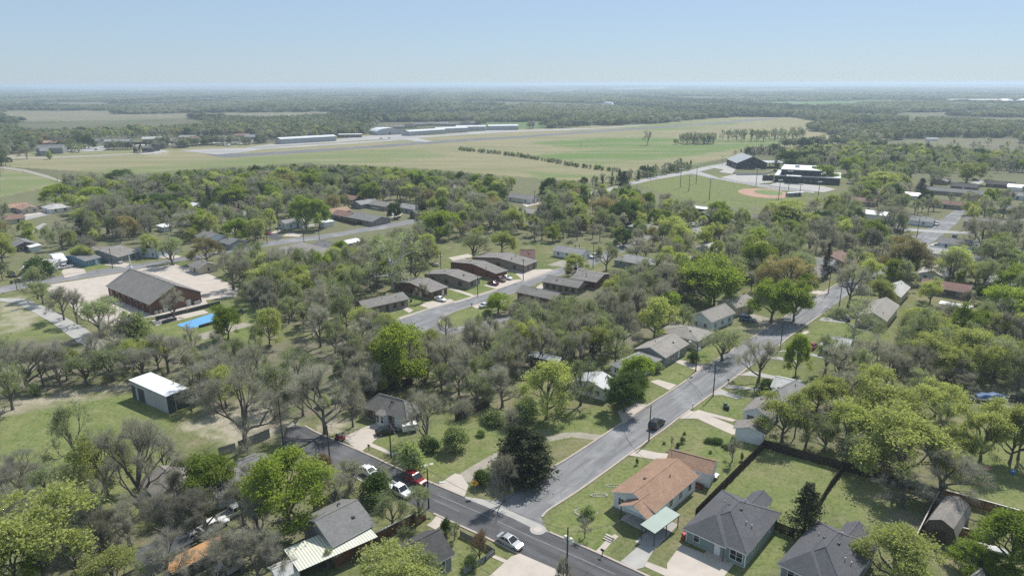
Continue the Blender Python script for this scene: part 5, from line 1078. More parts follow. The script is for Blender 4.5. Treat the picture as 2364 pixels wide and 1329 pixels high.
car('pickup','white','white pickup on the drive of the white gabled carport',149,620,'-U','the white pickup by the carport'); car('suv','slateblue','grey blue SUV under the carport of the grey brown house',253,603,'-U'); car('sedan','silver','silver sedan on the drive of the grey brown house',275,607,'V','the silver sedan'); car('suv','black','black SUV at the left end of the left street',28,638,'V')
car('pickup','brown','rusty brown truck parked on the far side of the middle street',1319,628,'U','the rusty truck'); car('sedan','white','white sedan under the small street tree on the middle street',1333,634,'V'); car('suv','white','white SUV far up the middle street',1372,595,'-U','the white SUV up the middle street'); car('sedan','white','white car nosing out of a drive at the road bend',1120,708,'U')
car('suv','slateblue','slate blue SUV in the shade of the twin bright trees',1725,741,'V','the slate blue SUV')
car('pickup','white','white truck driving down the upper right street',2162,519,'-U','the white truck on the street'); car('pickup','slateblue','grey pickup on a drive at upper right',2180,558,'-V'); car('suv','black','dark SUV standing beside the upper right street',2132,568,'U'); car('pickup','white','white pickup with dark wheels on the lower of two drives',2163,572,'-V','the white pickup at upper right'); car('sedan','white','white car seen through the golden tree',2080,571,'V'); car('sedan','silver','silver car left of the upper right street',2098,549,'V'); car('sedan','blue','dark blue car beyond the pickups',2204,547,'U')
car('suv','black','dark SUV on the drive of the cream house',1944,738,'V','the dark SUV by the cream house'); car('sedan','silver','silver car under the leafless street tree',2002,653,'U'); car('suv','darkgrey','dark van before the red walled house',1936,630,'V')
car('pickup','silver','pale flatbed pickup under bare trees at lower left',543,1188,'U'); car('pickup','white','white pickup with ladder rack at lower left',488,1224,'U','the ladder-rack pickup'); car('sedan','silver','grey car half hidden left of the white pickup',452,1242,'U'); car('suv','silver','pale van almost hidden at the lower left corner',530,1320,'U')
car('sedan','red','red car at the corner of the left street',619,541,'V','the red car at the corner'); car('suv','slateblue','blue grey SUV on a drive in the tree belt',915,492,'V'); car('sedan','white','white car beside the blue grey SUV',902,497,'V'); car('pickup','white','white pickup in the distant cul-de-sac',870,483,'V'); car('sedan','silver','silver car in front of the grey tan house',820,472,'V')
car('suv','black','black SUV parked by the far right cul-de-sac',2252,418,'V'); car('sedan','white','white car before the very long grey roof',2163,448,'V'); car('sedan','darkgrey','dark car on the far right cul-de-sac drive',2252,435,'V'); car('suv','black','black car at the right edge near the blue covered boat',2358,928,'-V'); car('sedan','darkgrey','dark car wreck beside the blue covered boat',2222,922,'V','the dark wreck')
car('sedan','black','dark car beside the reddish sheds across the long street',1862,800,'V'); car('sedan','white','white car below the large grey house',1692,515,'V'); car('suv','black','dark SUV near the gabled hall',1795,384,'V'); car('sedan','red','red car behind the green street tree across the road',1876,803,'U'); car('pickup','silver','grey pickup at the airfield road drive',222,347,'V'); car('sedan','white','white car at the airfield road drive',165,350,'V'); car('suv','white','white van beside the airfield office',900,320,'V'); car('pickup','white','white pickup on the apron before the office',880,321,'V')
# boat under a blue tarp
p = G(2285,925); t = thing('boat', 'boat under a dark blue tarp on the right hand lawn', 'boat', (p[0], p[1], 0), R(0)); landmark(2285,920,'the blue covered boat')
hull = [];
for x, hw, z in ((-3.2,.95,.5),(-1,1.15,.45),(1.2,1.1,.45),(2.6,.7,.6),(3.4,.12,.9)): hull.append([(x,-hw*.6,z),(x,-hw,1.25),(x,hw,1.25),(x,hw*.6,z)])
loft(hull, MB()).build('hull', M['white'], t)
tp = []
for x, hw, z in ((-3.3,1.0,1.5),(-1.8,1.2,2.0),(-.4,1.22,1.75),(.8,1.18,2.05),(2.2,.85,1.7),(3.4,.2,1.35)): tp.append([(x,-hw,1.15),(x,-hw*.6,z-.1),(x,0,z),(x,hw*.6,z-.1),(x,hw,1.15)])
loft(tp, MB()).build('tarp', M['tarp'], t); MB().bar((-3,0,.35),(4.5,0,.35),.12,.12).box(-1.2,-.9,-1,1,.25,.45).build('trailer_frame', M['steel'], t)
for s in (-1,1): MB().tube((-1.05,s*1.0,.32),(-1.05,s*1.2,.32),.32,.32,12).build('wheel', M['black'], t)
p = G(2268,1268); t = thing('upturned_boat', 'long white upturned boat hull in the bottom right yard', 'boat', (p[0], p[1], 0), R(-24)); tp = []
for x, hw, z in ((-3.4,.1,.5),(-2.4,.7,.95),(0,.95,1.1),(2.2,.8,1.0),(3.2,.5,.8)): tp.append([(x,-hw,.05),(x,-hw*.8,z*.7),(x,0,z),(x,hw*.8,z*.7),(x,hw,.05)])
loft(tp, MB()).build('hull', M['white'], t)
p = G(946,995); t = thing('box_trailer', 'small grey white box trailer beside the bay window house', 'trailer', (p[0], p[1], 0), R(GA-30)); MB().box(-1.6,1.6,-.9,.9,.5,1.9).build('box', M['white'], t, bevel=.06); MB().bar((1.6,0,.5),(2.8,0,.45),.08,.08).build('drawbar', M['steel'], t)
for s in (-1,1): MB().tube((-.2,s*.95,.35),(-.2,s*1.12,.35),.35,.35,12).build('wheel', M['black'], t)
p = G(785,1016); t = thing('ride_on_mower', 'small red ride-on machine at the kerb by the leaning bare tree', 'mower', (p[0], p[1], .05), R(-10)); MB().box(-.2,1.0,-.4,.4,.45,.95).box(-.95,-.2,-.5,.5,.4,.75).build('body', M['bin_red'], t, bevel=.08); MB().box(-.7,-.25,-.28,.28,.75,.9).box(-.8,-.68,-.28,.28,.75,1.35).build('seat', M['black'], t); MB().tube((.15,0,.9),(-.05,0,1.2),.03,.03,6).tube((-.05,-.2,1.2),(-.05,.2,1.2),.03,.03,6).build('steering_wheel', M['black'], t)
for x, r_ in ((.75,.22),(-.6,.33)):
    for s in (-1,1): MB().tube((x,s*.42,r_),(x,s*.6,r_),r_,r_,10).build('wheel', M['black'], t)
# wheelie bins
def bin_(label, x, y, m, rz=0, tip=False):
    p = G(x, y); t = thing('wheelie_bin', label, 'bin', (p[0], p[1], 0), R(rz))
    if tip: t.rotation_euler = (R(80), 0, R(rz)); t.location.z = .4
    MB().add([(-.25,-.28,.08),(.25,-.28,.08),(.25,.28,.08),(-.25,.28,.08),(-.32,-.38,1.05),(.32,-.38,1.05),(.32,.38,1.05),(-.32,.38,1.05)], [(0,3,2,1),(4,5,6,7),(0,1,5,4),(1,2,6,5),(2,3,7,6),(3,0,4,7)]).build('bin_body', M[m], t)
    MB().box(-.35,.35,-.4,.42,1.05,1.13).build('lid', M[m], t, bevel=.03)
    for s in (-1,1): MB().tube((s*.2,.33,.12),(s*.3,.33,.12),.12,.12,8).build('wheel', M['black'], t)
bin_('blue wheelie bin at the rear corner of the orange brown roof',1561,1051,'bin_blue',50); bin_('red lidded bin at the left front corner of the grey green house',1579,1244,'bin_red',20); bin_('second red bin tucked behind the first by the grey green house',1584,1236,'bin_red',20)
bin_('green bin standing on the lawn across the street',1674,940,'bin_green',10); bin_('black bin tipped on the lawn beside the green bin',1671,944,'bin_black',60,True); bin_('green bin at the end of the tan duplex by the road bend',949,697,'bin_green',20); bin_('green bin against the brick end wall of the round bush duplex',1008,684,'bin_green'); bin_('dark bin on the grass by the red car corner',641,533,'bin_black'); bin_('black bin by the left street kerb',27,655,'bin_black')
# light aircraft on the apron
for k, (x, y) in enumerate(((528,338),(556,335.5))):
    p = G(x, y); t = thing('light_aircraft', 'small white light aircraft on the apron, %s of two' % ('left' if k == 0 else 'right'), 'aircraft', (p[0], p[1], .1), R(20))
    loft([[(x_,-w,z-h),(x_,w,z-h),(x_,w,z+h),(x_,-w,z+h)] for x_, w, h, z in ((-4,.1,.15,1.5),(-1,.45,.5,1.3),(1.2,.55,.6,1.3),(2.6,.4,.4,1.2),(3.2,.12,.12,1.2))], MB()).build('fuselage', M['white'], t)
    MB().box(-.2,1.3,-5.4,5.4,1.95,2.1).build('wing', M['white'], t); MB().box(-4.2,-3.3,-1.7,1.7,1.5,1.6).build('tailplane', M['white'], t); MB().add([(-4.3,-.06,1.5),(-3.2,-.06,1.5),(-3.9,-.06,2.9),(-4.4,-.06,2.9),(-4.3,.06,1.5),(-3.2,.06,1.5),(-3.9,.06,2.9),(-4.4,.06,2.9)], [(0,1,2,3),(7,6,5,4),(0,4,5,1),(1,5,6,2),(2,6,7,3),(3,7,4,0)]).build('fin', M['white'], t)
    MB().tube((1.2,-1,.25),(1.2,-.85,.25),.25,.25,8).tube((1.2,1,.25),(1.2,.85,.25),.25,.25,8).tube((2.6,0,.25),(2.6,.1,.25),.22,.22,8).tube((1.2,-.9,.25),(.9,-.4,.9),.05,.05,5).tube((1.2,.9,.25),(.9,.4,.9),.05,.05,5).build('landing_gear', M['steel'], t)
# pump jack and tanks at the airfield edge
p = G(326,353); t = thing('pump_jack', 'black oil pump jack on a gravel pad beside the airfield', 'pump jack', (p[0], p[1], 0), R(-5)); landmark(326,345,'the oil pump jack')
MB().box(-8,7,-1.4,1.4,0,.8).build('base', M['concrete_grey'], t); MB().bar((-1.5,0,.8),(.3,0,10),.6,.6).bar((2.2,0,.8),(.3,0,10),.6,.6).bar((-4,-1,.8),(.3,0,10),.4,.4).bar((-4,1,.8),(.3,0,10),.4,.4).build('samson_post', M['black'], t)
MB().bar((-6.5,0,8.6),(6.5,0,11.2),.8,1.2).build('walking_beam', M['black'], t); MB().add([(6,-.5,7),(7.6,-.5,8.5),(7.8,-.5,11),(7,-.5,13),(6,-.5,12),(6,.5,7),(7.6,.5,8.5),(7.8,.5,11),(7,.5,13),(6,.5,12)], [(4,3,2,1,0),(5,6,7,8,9),(0,1,6,5),(1,2,7,6),(2,3,8,7),(3,4,9,8),(4,0,5,9)]).build('horse_head', M['black'], t)
MB().box(-7.4,-5.4,-1.8,1.8,1.2,5.2).build('counterweight', M['black'], t); MB().bar((-6.4,-1.6,5),(-6.4,-.4,8.6),.3,.3).bar((-6.4,1.6,5),(-6.4,.4,8.6),.3,.3).build('pitman_arm', M['black'], t)
for k, (x, y, r_, h_) in enumerate(((343,351,6,4.5),(359,349,2.2,8),(365,348.5,2.0,7))):
    p = G(x, y); t = thing('storage_tank', ['squat dark tank beside the oil pump jack','tall tan tank, left one right of the pump jack','tall dark tank, last right of the pump jack'][k], 'tank', (p[0], p[1], 0)); MB().lathe([(r_,0),(r_,h_),(r_*.2,h_+.6)], 20).build('shell', M['slate'] if k != 1 else M['sid_brown'], t, False)
# ================================================================= POLES
def pole(label, x, yt, yb, arm=True, trans=False, lamp=None, lm=None, metal=False, r=.15, cat='utility pole', name='utility_pole', rz=None):
    b, h = top_height(x, yt, yb); h = min(max(h, 4), 30); t = thing(name, label, cat, (b[0], b[1], 0), R(GA-90 if rz is None else rz))
    MB().tube((0,0,-.1), (0,0,h), r, r*.65, 8).build('shaft', M['steel'] if metal else M['wood'], t)
    if arm:
        MB().box(-1.1,1.1,-.16,-.05,h-.75,h-.62).build('crossarm', M['wood'], t)
        for u in (-1,-.4,.4,1): MB().lathe([(.05,0),(.08,.1),(.04,.2)], 6, (u,-.1,h-.62)).build('insulator', M['lamp'], t)
    if trans:
        for s in ((1,) if trans == 1 else (-1,1)): MB().lathe([(.26,0),(.28,.1),(.28,.85),(.15,.95)], 10, (s*.45,.15,h-2.6)).build('transformer', M['lamp'], t)
        MB().bar((-.6,.1,h-2.2),(.6,.1,h-2.2),.08,.1).build('bracket', M['steel'], t)
    if lamp:
        dx, dy, hz = lamp; L = math.hypot(dx, dy); e = (dx, dy, hz+.4); a = MB().tube((0,0,hz),(dx*.5,dy*.5,hz+.35),.045,.045,6).tube((dx*.5,dy*.5,hz+.35),e,.045,.045,6).build('lamp_arm', M['steel'], t)
        u = (dx/L, dy/L); MB().bar(e, (dx+u[0]*.8, dy+u[1]*.8, hz+.42), .32, .16).build('lamp_head', M['lamp'], t)
    if lm: landmark(x, (yt+yb)/2, lm)
    return np.array([b[0], b[1], h])
PT = {}
PT['a'] = pole('dark utility pole with lamp arm beside the red SUV', 990, 1080, 1172, False, lamp=(1.5,1.3,4.6), lm='the pole beside the red SUV')
PT['b'] = pole('dark utility pole with transformers at the bottom edge of the cross street', 1308, 1216, 1345, False, 2, lm='the transformer pole')
PT['c'] = pole('dark pole standing behind the black SUV on the long street', 1498, 935, 1018, False, lm='the pole by the black SUV')
PT['d'] = pole('dark pole on the right kerb beside the stony lawn patch', 1646, 834, 914, False, lm='the pole by the stony patch')
PT['e'] = pole('pole with street lamp on the left kerb before the taupe house', 1606, 788, 857, False, 1, lamp=(-2.4,1.2,6.6), lm='the lamp pole before the taupe house')
PT['f'] = pole('dark pole on the verge right of the bay window driveway', 903, 972, 1056, False, lm='the pole right of the bay window driveway')
PT['g'] = pole('dark pole on the near verge of the shaded side street', 762, 981, 1068, False)
PT['h'] = pole('tall dark pole with lamp in the shade of the spreading bare tree', 655, 914, 1036, False, lamp=(2.2,1.0,5.5), lm='the lamp pole near the spreading bare tree')
PT['i'] = pole('pole leaning over the long street by the dark crown shadow', 1801, 742, 806, False)
PT['j'] = pole('pole before the bare street tree on the right kerb', 1937, 651, 709, False); PT['k'] = pole('pole before the dark house on the left kerb', 1912, 610, 677, True)
PT['l'] = pole('pole with crossarm before the slate blue house', 363, 556, 603, True, lm='the pole before the slate blue house'); PT['m'] = pole('pole on the verge before the silver sedan', 260, 572, 619, True); PT['n'] = pole('pole at the left end of the left street', 40, 630, 670, True)
PT['o'] = pole('pole with transformer bank before the flat grey hall', 702, 515, 560, True, 2); PT['p'] = pole('pole right of the transformer bank pole by the flat hall', 738, 527, 560, True); PT['q'] = pole('pole at the corner of the red car street', 617, 526, 562, True)
pole('lone lamp pole in the play area behind the duplexes', 1018, 579, 621, False, 1, lm='the play area pole'); pole('wooden pole on the lawn between two duplexes', 1103, 632, 684, True, lm='the pole between the duplexes'); pole('lamp pole among trees left of the round bush duplex', 864, 637, 679, False, lamp=(1.6,.4,7.0))
pole('pole by the steep brown roof', 1208, 597, 647, True); pole('pole on the far verge of the middle street', 1369, 559, 619, True); pole('left of twin poles before the white cottage', 1328, 564, 588, True); pole('right of twin poles before the white cottage', 1337, 564, 588, True); pole('tall pole at the upper right street', 2116, 496, 548, True, lm='the tall pole at the upper right street'); pole('short pole left of the golden tree', 1961, 580, 612, True); pole('pole in the back yard beside the white garage', 1834, 985, 1010, False)
pole('pole beside the grey house with the white garage end', 1234, 440, 472, True); pole('tall pole near the orange roofed brick house', 763, 463, 488, True); pole('pole by the teal flat roofed house', 1651, 490, 512, True); pole('pole in the left tree belt below the airfield', 133, 408, 420, True); pole('pole on the gravel track at far left', 8, 380, 397, True); pole('left far pole standing in the tan field', 183, 256, 270, True); pole('right far pole standing in the tan field', 360, 258, 270, True); pole('pole on the park road bend by the gabled hall', 1667, 360, 382, True); pole('pole on the pasture road at right', 1888, 318, 336, True); pole('tall pole amid trees right of the long street bend', 2060, 485, 520, True); pole('pole before the right edge street', 2117, 470, 500, True)
for k, (x, yt, yb, lab) in enumerate([(1570,390,434,'leftmost floodlight mast by the outfield'),(1590,405,441,'second floodlight mast, shorter, by the park trees'),(1607,382,424,'floodlight mast beside the park road'),(1637,413,463,'tall floodlight mast before the outfield grass'),(1745,390,430,'floodlight mast behind the red infield'),(1797,416,461,'floodlight mast at the right of the infield'),(1820,395,439,'floodlight mast before the black school'),(1846,425,452,'short floodlight mast beside the dugout'),(1889,420,452,'rightmost floodlight mast by the school drive')]):
    b, h = top_height(x, yt, yb); h = min(h, 24); t = thing('floodlight_mast', lab, 'floodlight mast', (b[0], b[1], 0), R(rng.uniform(-30, 30)), 'floodlight masts round the ball field'); MB().tube((0,0,0),(0,0,h),.22,.14,7).build('shaft', M['wood'], t); MB().box(-1.6,1.6,-.1,.1,h-.5,h-.35).build('crossarm', M['steel'], t); mb = MB()
    for u in (-1.4,-.5,.5,1.4): mb.box(u-.3,u+.3,-.4,.2,h-.3,h+.3)
    mb.build('lamps', M['lamp'], t)
def wire(label, a, b, sag=.9, r=.03):
    a = np.array(a); b = np.array(b); mb = MB(); n = 14; pts = [a+(b-a)*i/n-np.array([0,0,sag*4*(i/n)*(1-i/n)]) for i in range(n+1)]
    for p_, q_ in zip(pts[:-1], pts[1:]): mb.tube(p_, q_, r, r, 4)
    tag(mb.build('overhead_wire', M['wire']), label, 'wire')
wire('overhead wire from the black SUV pole to the stony patch pole', PT['c']-[0,0,.3], PT['d']-[0,0,.3]); wire('overhead wire from the stony patch pole to the lamp pole', PT['d']-[0,0,.3], PT['e']-[0,0,.3]); wire('overhead wire crossing from the black SUV pole to the dark round tree', PT['c']-[0,0,.5], G(1430,900,6)); wire('overhead wire beside the bay window driveway toward the red SUV pole', PT['f']-[0,0,.3], PT['a']-[0,0,.3]); wire('overhead wire along the shaded side street', PT['h']-[0,0,.3], PT['g']-[0,0,.3]); wire('overhead wire between the side street poles', PT['g']-[0,0,.3], PT['f']-[0,0,.3]); wire('overhead wire along the left street past the silver sedan', PT['m']-[0,0,.6], PT['l']-[0,0,.6]); wire('overhead wire at the left end of the left street', PT['n']-[0,0,.6], PT['m']-[0,0,.6]); wire('overhead wire up the long street beyond the lamp pole', PT['e']-[0,0,.3], PT['i']-[0,0,.3]); wire('overhead wire from the red SUV pole to the transformer pole', PT['a']-[0,0,.3], PT['b']-[0,0,.6])
wire('service wire from the lamp pole down to the taupe house', PT['e']-[0,0,.6], G(1560,800,4.2)); wire('service wire from the stony patch pole toward the white hip roof house', PT['d']-[0,0,.6], G(1800,900,3.5)); wire('service wire from the black SUV pole to the corner house roof', PT['c']-[0,0,.7], G(1570,1070,4)); wire('service wire from the bay window pole to its house', PT['f']-[0,0,.6], G(950,930,4)); wire('service wire from the red SUV pole to the plain grey roof', PT['a']-[0,0,.6], G(838,1150,4.5)); wire('service wire from the transformer pole to the corner house porch', PT['b']-[0,0,.8], G(1470,1180,3.8)); wire('overhead wire crossing the middle street by the duplexes', G(1103,632,1)*0+np.array([*G(1103,684)[:2], 8.6]), np.array([*G(1208,647)[:2], 8.2])); wire('overhead wire along the flat grey hall', PT['o']-[0,0,.6], PT['p']-[0,0,.6]); wire('overhead wire from the flat hall toward the slate blue house', PT['q']-[0,0,.6], PT['l']-[0,0,.6], 2)
# signs, mailboxes, small yard things
p = G(1097,1144); t = thing('road_sign', 'yellow diamond warning sign on the dirt track corner', 'sign', (p[0], p[1], 0), R(-10)); MB().tube((0,0,0),(0,0,3.0),.035,.035,6).build('post', M['steel'], t); q = MB().box(-.45,.45,-.02,.02,-.45,.45).build('sign_plate', M['sign_yellow'], t); q.location = (0,-.05,2.6); q.rotation_euler = (0,R(45),0)
mb = MB().bar((-.22,-.03,-.02),(.12,-.03,.1),.03,.07).bar((.12,-.03,.1),(.02,-.03,.28),.03,.07).bar((.12,-.03,.1),(-.05,-.03,.22),.03,.07); q2 = mb.build('arrow', M['black'], t); q2.location = (0,-.05,2.6)
p = G(1150,1142); t = thing('street_sign', 'thin street sign post beside the cedar at the corner', 'sign', (p[0], p[1], 0), R(20)); MB().tube((0,0,0),(0,0,3.2),.035,.035,6).build('post', M['steel'], t); MB().box(-.4,.4,-.02,.02,2.95,3.2).build('name_plate', M['bin_green'], t)
def mailbox(label, x, y, m='black'):
    p = G(x, y); t = thing('mailbox', label, 'mailbox', (p[0], p[1], .05), R(GA)); MB().box(-.05,.05,-.05,.05,0,1.05).build('post', M['wood'], t); MB().box(-.12,.12,-.28,.28,1.05,1.22).add([(-.12,-.28,1.22),(.12,-.28,1.22),(.08,-.28,1.32),(-.08,-.28,1.32),(-.12,.28,1.22),(.12,.28,1.22),(.08,.28,1.32),(-.08,.28,1.32)], [(3,2,1,0),(4,5,6,7),(1,2,6,5),(2,3,7,6),(3,0,4,7)]).build('box', M[m], t)
for lab, x, y, m in (('black mailbox on the kerb by the bay window driveway',852,1040,'black'),('black mailbox beside the front path of the corner house',1390,1284,'black'),('dark mailbox at the bottom driveway edge',1291,1322,'black'),('white mailbox on the kerb by the lawn with two bins',1599,943,'white'),('dark mailbox beside the bare street tree',1681,887,'black'),('dark mailbox on the island at the road bend',1089,710,'black')): mailbox(lab, x, y, m)
def stones(label, px, n, r0, r1, m='stone', name='stone_ring', cat='flower bed'):
    t = thing(name, label, cat, G(*px)); o = G(*px); mb = MB(); r2 = random.Random(n)
    for k in range(n):
        a = 2*math.pi*k/n; x, y, s = r0*math.cos(a), r1*math.sin(a), r2.uniform(.12,.2); mb.lathe([(s*.8,0),(s,s*.5),(s*.5,s)], 6, (x, y, 0))
    mb.build('stones', M[m], t); return t
stones('oval flower bed ringed with white stones on the corner lawn', (1353,1182), 26, 1.9, 1.2); stones('narrow stone edged bed on the corner lawn', (1383,1143), 20, 1.5, .4); stones('small stone bed beside the orange brown roof', (1416,1121), 16, 1.3, .4)
p = G(1620,562); 
p = G(1007,614); t = thing('play_frame', 'small dome shaped play frame behind the duplexes', 'play frame', (p[0], p[1], 0)); mb = MB()
for k in range(8):
    a = k*math.pi/4; pr_ = [(2*math.cos(u), 1.8*math.sin(u)) for u in np.linspace(0, 1.5, 5)]
    for (r1_, z1_), (r2_, z2_) in zip(pr_[:-1], pr_[1:]): mb.tube((r1_*math.cos(a), r1_*math.sin(a), z1_), (r2_*math.cos(a), r2_*math.sin(a), z2_), .06, .06, 5)
mb.build('frame', M['wood'], t); MB().lathe([(1.6,.3),(1.2,1.2),(.2,1.7)], 8).build('cover', M['sid_tan'], t)
p = G(1835,453); t = thing('dugout', 'small roofed dugout beside the infield', 'dugout', (p[0], p[1], 0), R(15)); MB().box(-6,6,-1.5,1.5,2.3,2.5).build('roof', M['hangarroof'], t); MB().box(-6,6,1.3,1.5,0,2.3).build('wall', M['greymetal'], t)
for x in (-5.8,0,5.8): MB().tube((x,-1.3,0),(x,-1.3,2.3),.06,.06,6).build('post', M['steel'], t)
p = G(1772,424); t = thing('scoreboard', 'dark ball field scoreboard by the park road', 'scoreboard', (p[0], p[1], 0), R(-5)); MB().box(-4,4,-.2,.2,2,6).build('panel', M['sid_dark'], t)
for x in (-2.5,2.5): MB().tube((x,.1,0),(x,.1,6),.12,.12,6).build('post', M['steel'], t)
p = G(1341,342); t = thing('wind_mast', 'small wind indicator mast in the green airfield circle', 'mast', (p[0], p[1], 0)); MB().tube((0,0,0),(0,0,9),.2,.12,6).build('shaft', M['wood'], t); MB().lathe([(.5,0),(.25,2.2)], 8, (0,0,8.6)).build('windsock', M['white'], t)

# small things lying about the yards
def yardbox(label, x, y, sx, sy, sz, m, name='crate', cat='box', rz=20, lid=True):
    p = G(x, y); t = thing(name, label, cat, (p[0], p[1], 0), R(rz)); mb = MB()
    for u in (-1, 1):
        mb.box(-sx/2, sx/2, u*sy/2-.03, u*sy/2+.03, .04, sz).box(u*sx/2-.03, u*sx/2+.03, -sy/2+.03, sy/2-.03, .04, sz)
    mb.box(-sx/2+.03, sx/2-.03, -sy/2+.03, sy/2-.03, .03, .1).build('box_sides', M[m], t)
    if lid: MB().box(-sx/2-.06, sx/2+.06, -sy/2-.06, sy/2+.06, sz+.002, sz+.07).build('lid', M[m], t)
yardbox('dark box on the grass left of the big yellow green tree at right', 1961, 992, 1.3, .9, .8, 'slate', rz=-20)
yardbox('weathered wooden box on the right hand lawn below the blue boat', 2209, 1015, 1.6, 1.1, .8, 'stump', rz=-25)
yardbox('long low white slab bench beside the garden path at right', 1990, 973, 3.2, 1.0, .35, 'white', 'slab_bench', 'bench', -15)
yardbox('red plastic crate under the slender trees at the right edge', 2279, 1082, .8, .6, .5, 'bin_red', rz=10)
yardbox('blue plastic crate on the right edge lawn', 2338, 1092, .8, .6, .4, 'bin_blue', rz=40)
yardbox('blue tub behind the rear wing of the corner house', 1637, 1113, .7, .7, .6, 'bin_blue', 'tub', 'tub', 0, False)
yardbox('orange brick planter by the side wall of the corner house', 1611, 1124, .8, 1.8, .7, 'brickred', 'planter', 'planter', GA, False)
p = G(1651, 1104); t = thing('patio_table', 'cluttered patio table against the rear wing of the corner house', 'table', (p[0], p[1], 0), R(GA)); MB().box(-.8,.8,-.45,.45,.7,.75).build('tabletop', M['trim'], t)
for x in (-.7,.7):
    for y in (-.38,.38): MB().box(x-.04,x+.04,y-.04,y+.04,0,.7).build('leg', M['darktrim'], t)
a = G(1403, 1246); t = thing('garden_steps', 'short brown concrete steps on the front path of the corner house', 'steps', (a[0], a[1], 0), R(GA)); mb = MB()
for k in range(3): mb.box(-.3+k*.35, .05+k*.35, -.75, .75, .03, .17*(k+1))
mb.build('treads', M['concrete'], t)
p = G(983, 1073); t = thing('stepping_stones', 'three pale stepping stones on the grass above the red SUV', 'stepping stones', (p[0], p[1], 0), R(20)); mb = MB()
for k in range(3): mb.box(-1.5+k*1.1, -.7+k*1.1, -.35, .35, .0, .05)
mb.build('slabs', M['stone'], t)
for lab, x, y in (('satellite dish on a pole beside the taupe house',1545,836),('satellite dish on a pole behind the weathered white house',1832,950)):
    p = G(x, y); t = thing('satellite_dish', lab, 'satellite dish', (p[0], p[1], 0), R(-30)); MB().tube((0,0,0),(0,0,1.4),.04,.04,6).build('post', M['steel'], t); q = MB().lathe([(.05,0),(.3,.05),(.42,.16)], 12).build('dish', M['lamp'], t); q.location = (0,-.05,1.4); q.rotation_euler = (R(60),0,0)
# ================================================================= TREES
def npmesh(name, V, quads, tris, mats, mi=None, smooth=False):
    me = bpy.data.meshes.new(name); V = np.asarray(V, np.float32); me.vertices.add(len(V)); me.vertices.foreach_set('co', V.ravel())
    q = np.asarray(quads, np.int32).reshape(-1, 4); t = np.asarray(tris, np.int32).reshape(-1, 3)
    me.loops.add(q.size+t.size); me.loops.foreach_set('vertex_index', np.concatenate([q.ravel(), t.ravel()]))
    me.polygons.add(len(q)+len(t)); me.polygons.foreach_set('loop_start', np.concatenate([np.arange(len(q))*4, q.size+np.arange(len(t))*3]).astype(np.int32))
    for m in mats: me.materials.append(m)
    if mi is not None: me.polygons.foreach_set('material_index', np.asarray(mi, np.int32))
    me.update(calc_edges=True); return me
def segs_mesh(segs):
    """tapered prisms for limbs"""
    V = []; Q = []
    for p, q, r0, r1 in segs:
        n = 6 if r0 > .12 else (4 if r0 > .05 else 3); d = Vector(q-p)
        if d.length < 1e-4: continue
        d.normalize(); u = d.orthogonal().normalized(); w = d.cross(u); o = len(V)
        for c, r in ((p, r0), (q, r1)):
            for k in range(n):
                a = 2*math.pi*k/n; V.append(tuple(c + np.array(u*math.cos(a)+w*math.sin(a))*r))
        for k in range(n): Q.append((o+k, o+(k+1) % n, o+n+(k+1) % n, o+n+k))
    return np.array(V), np.array(Q)
def leaves(cent, size, g):
    """one small folded leaf clump per centre, random facing"""
    n = len(cent); a = g.normal(size=(n, 3)); a[:, 2] = a[:, 2]*.8; a /= np.linalg.norm(a, axis=1)[:, None]; b = np.cross(a, g.normal(size=(n, 3))); b /= np.linalg.norm(b, axis=1)[:, None]
    s = size*g.uniform(.6, 1.35, n)[:, None]; l = a*s; w = b*s*.62; c = np.cross(a, b)*s*.22
    V = np.stack([cent-l, cent+w+c, cent+l*1.05, cent-w+c], 1).reshape(-1, 3); return V, np.arange(4*n).reshape(n, 4)
def twigs(base, dirs, ln, wd, g):
    n = len(base); a = dirs+g.normal(size=(n, 3))*.55; a /= np.linalg.norm(a, axis=1)[:, None]; b = np.cross(a, g.normal(size=(n, 3))); b /= np.linalg.norm(b, axis=1)[:, None]
    L = (ln*g.uniform(.5, 1.3, n))[:, None]; V = np.stack([base-b*wd, base+b*wd, base+a*L], 1).reshape(-1, 3); return V, np.arange(3*n).reshape(n, 3)
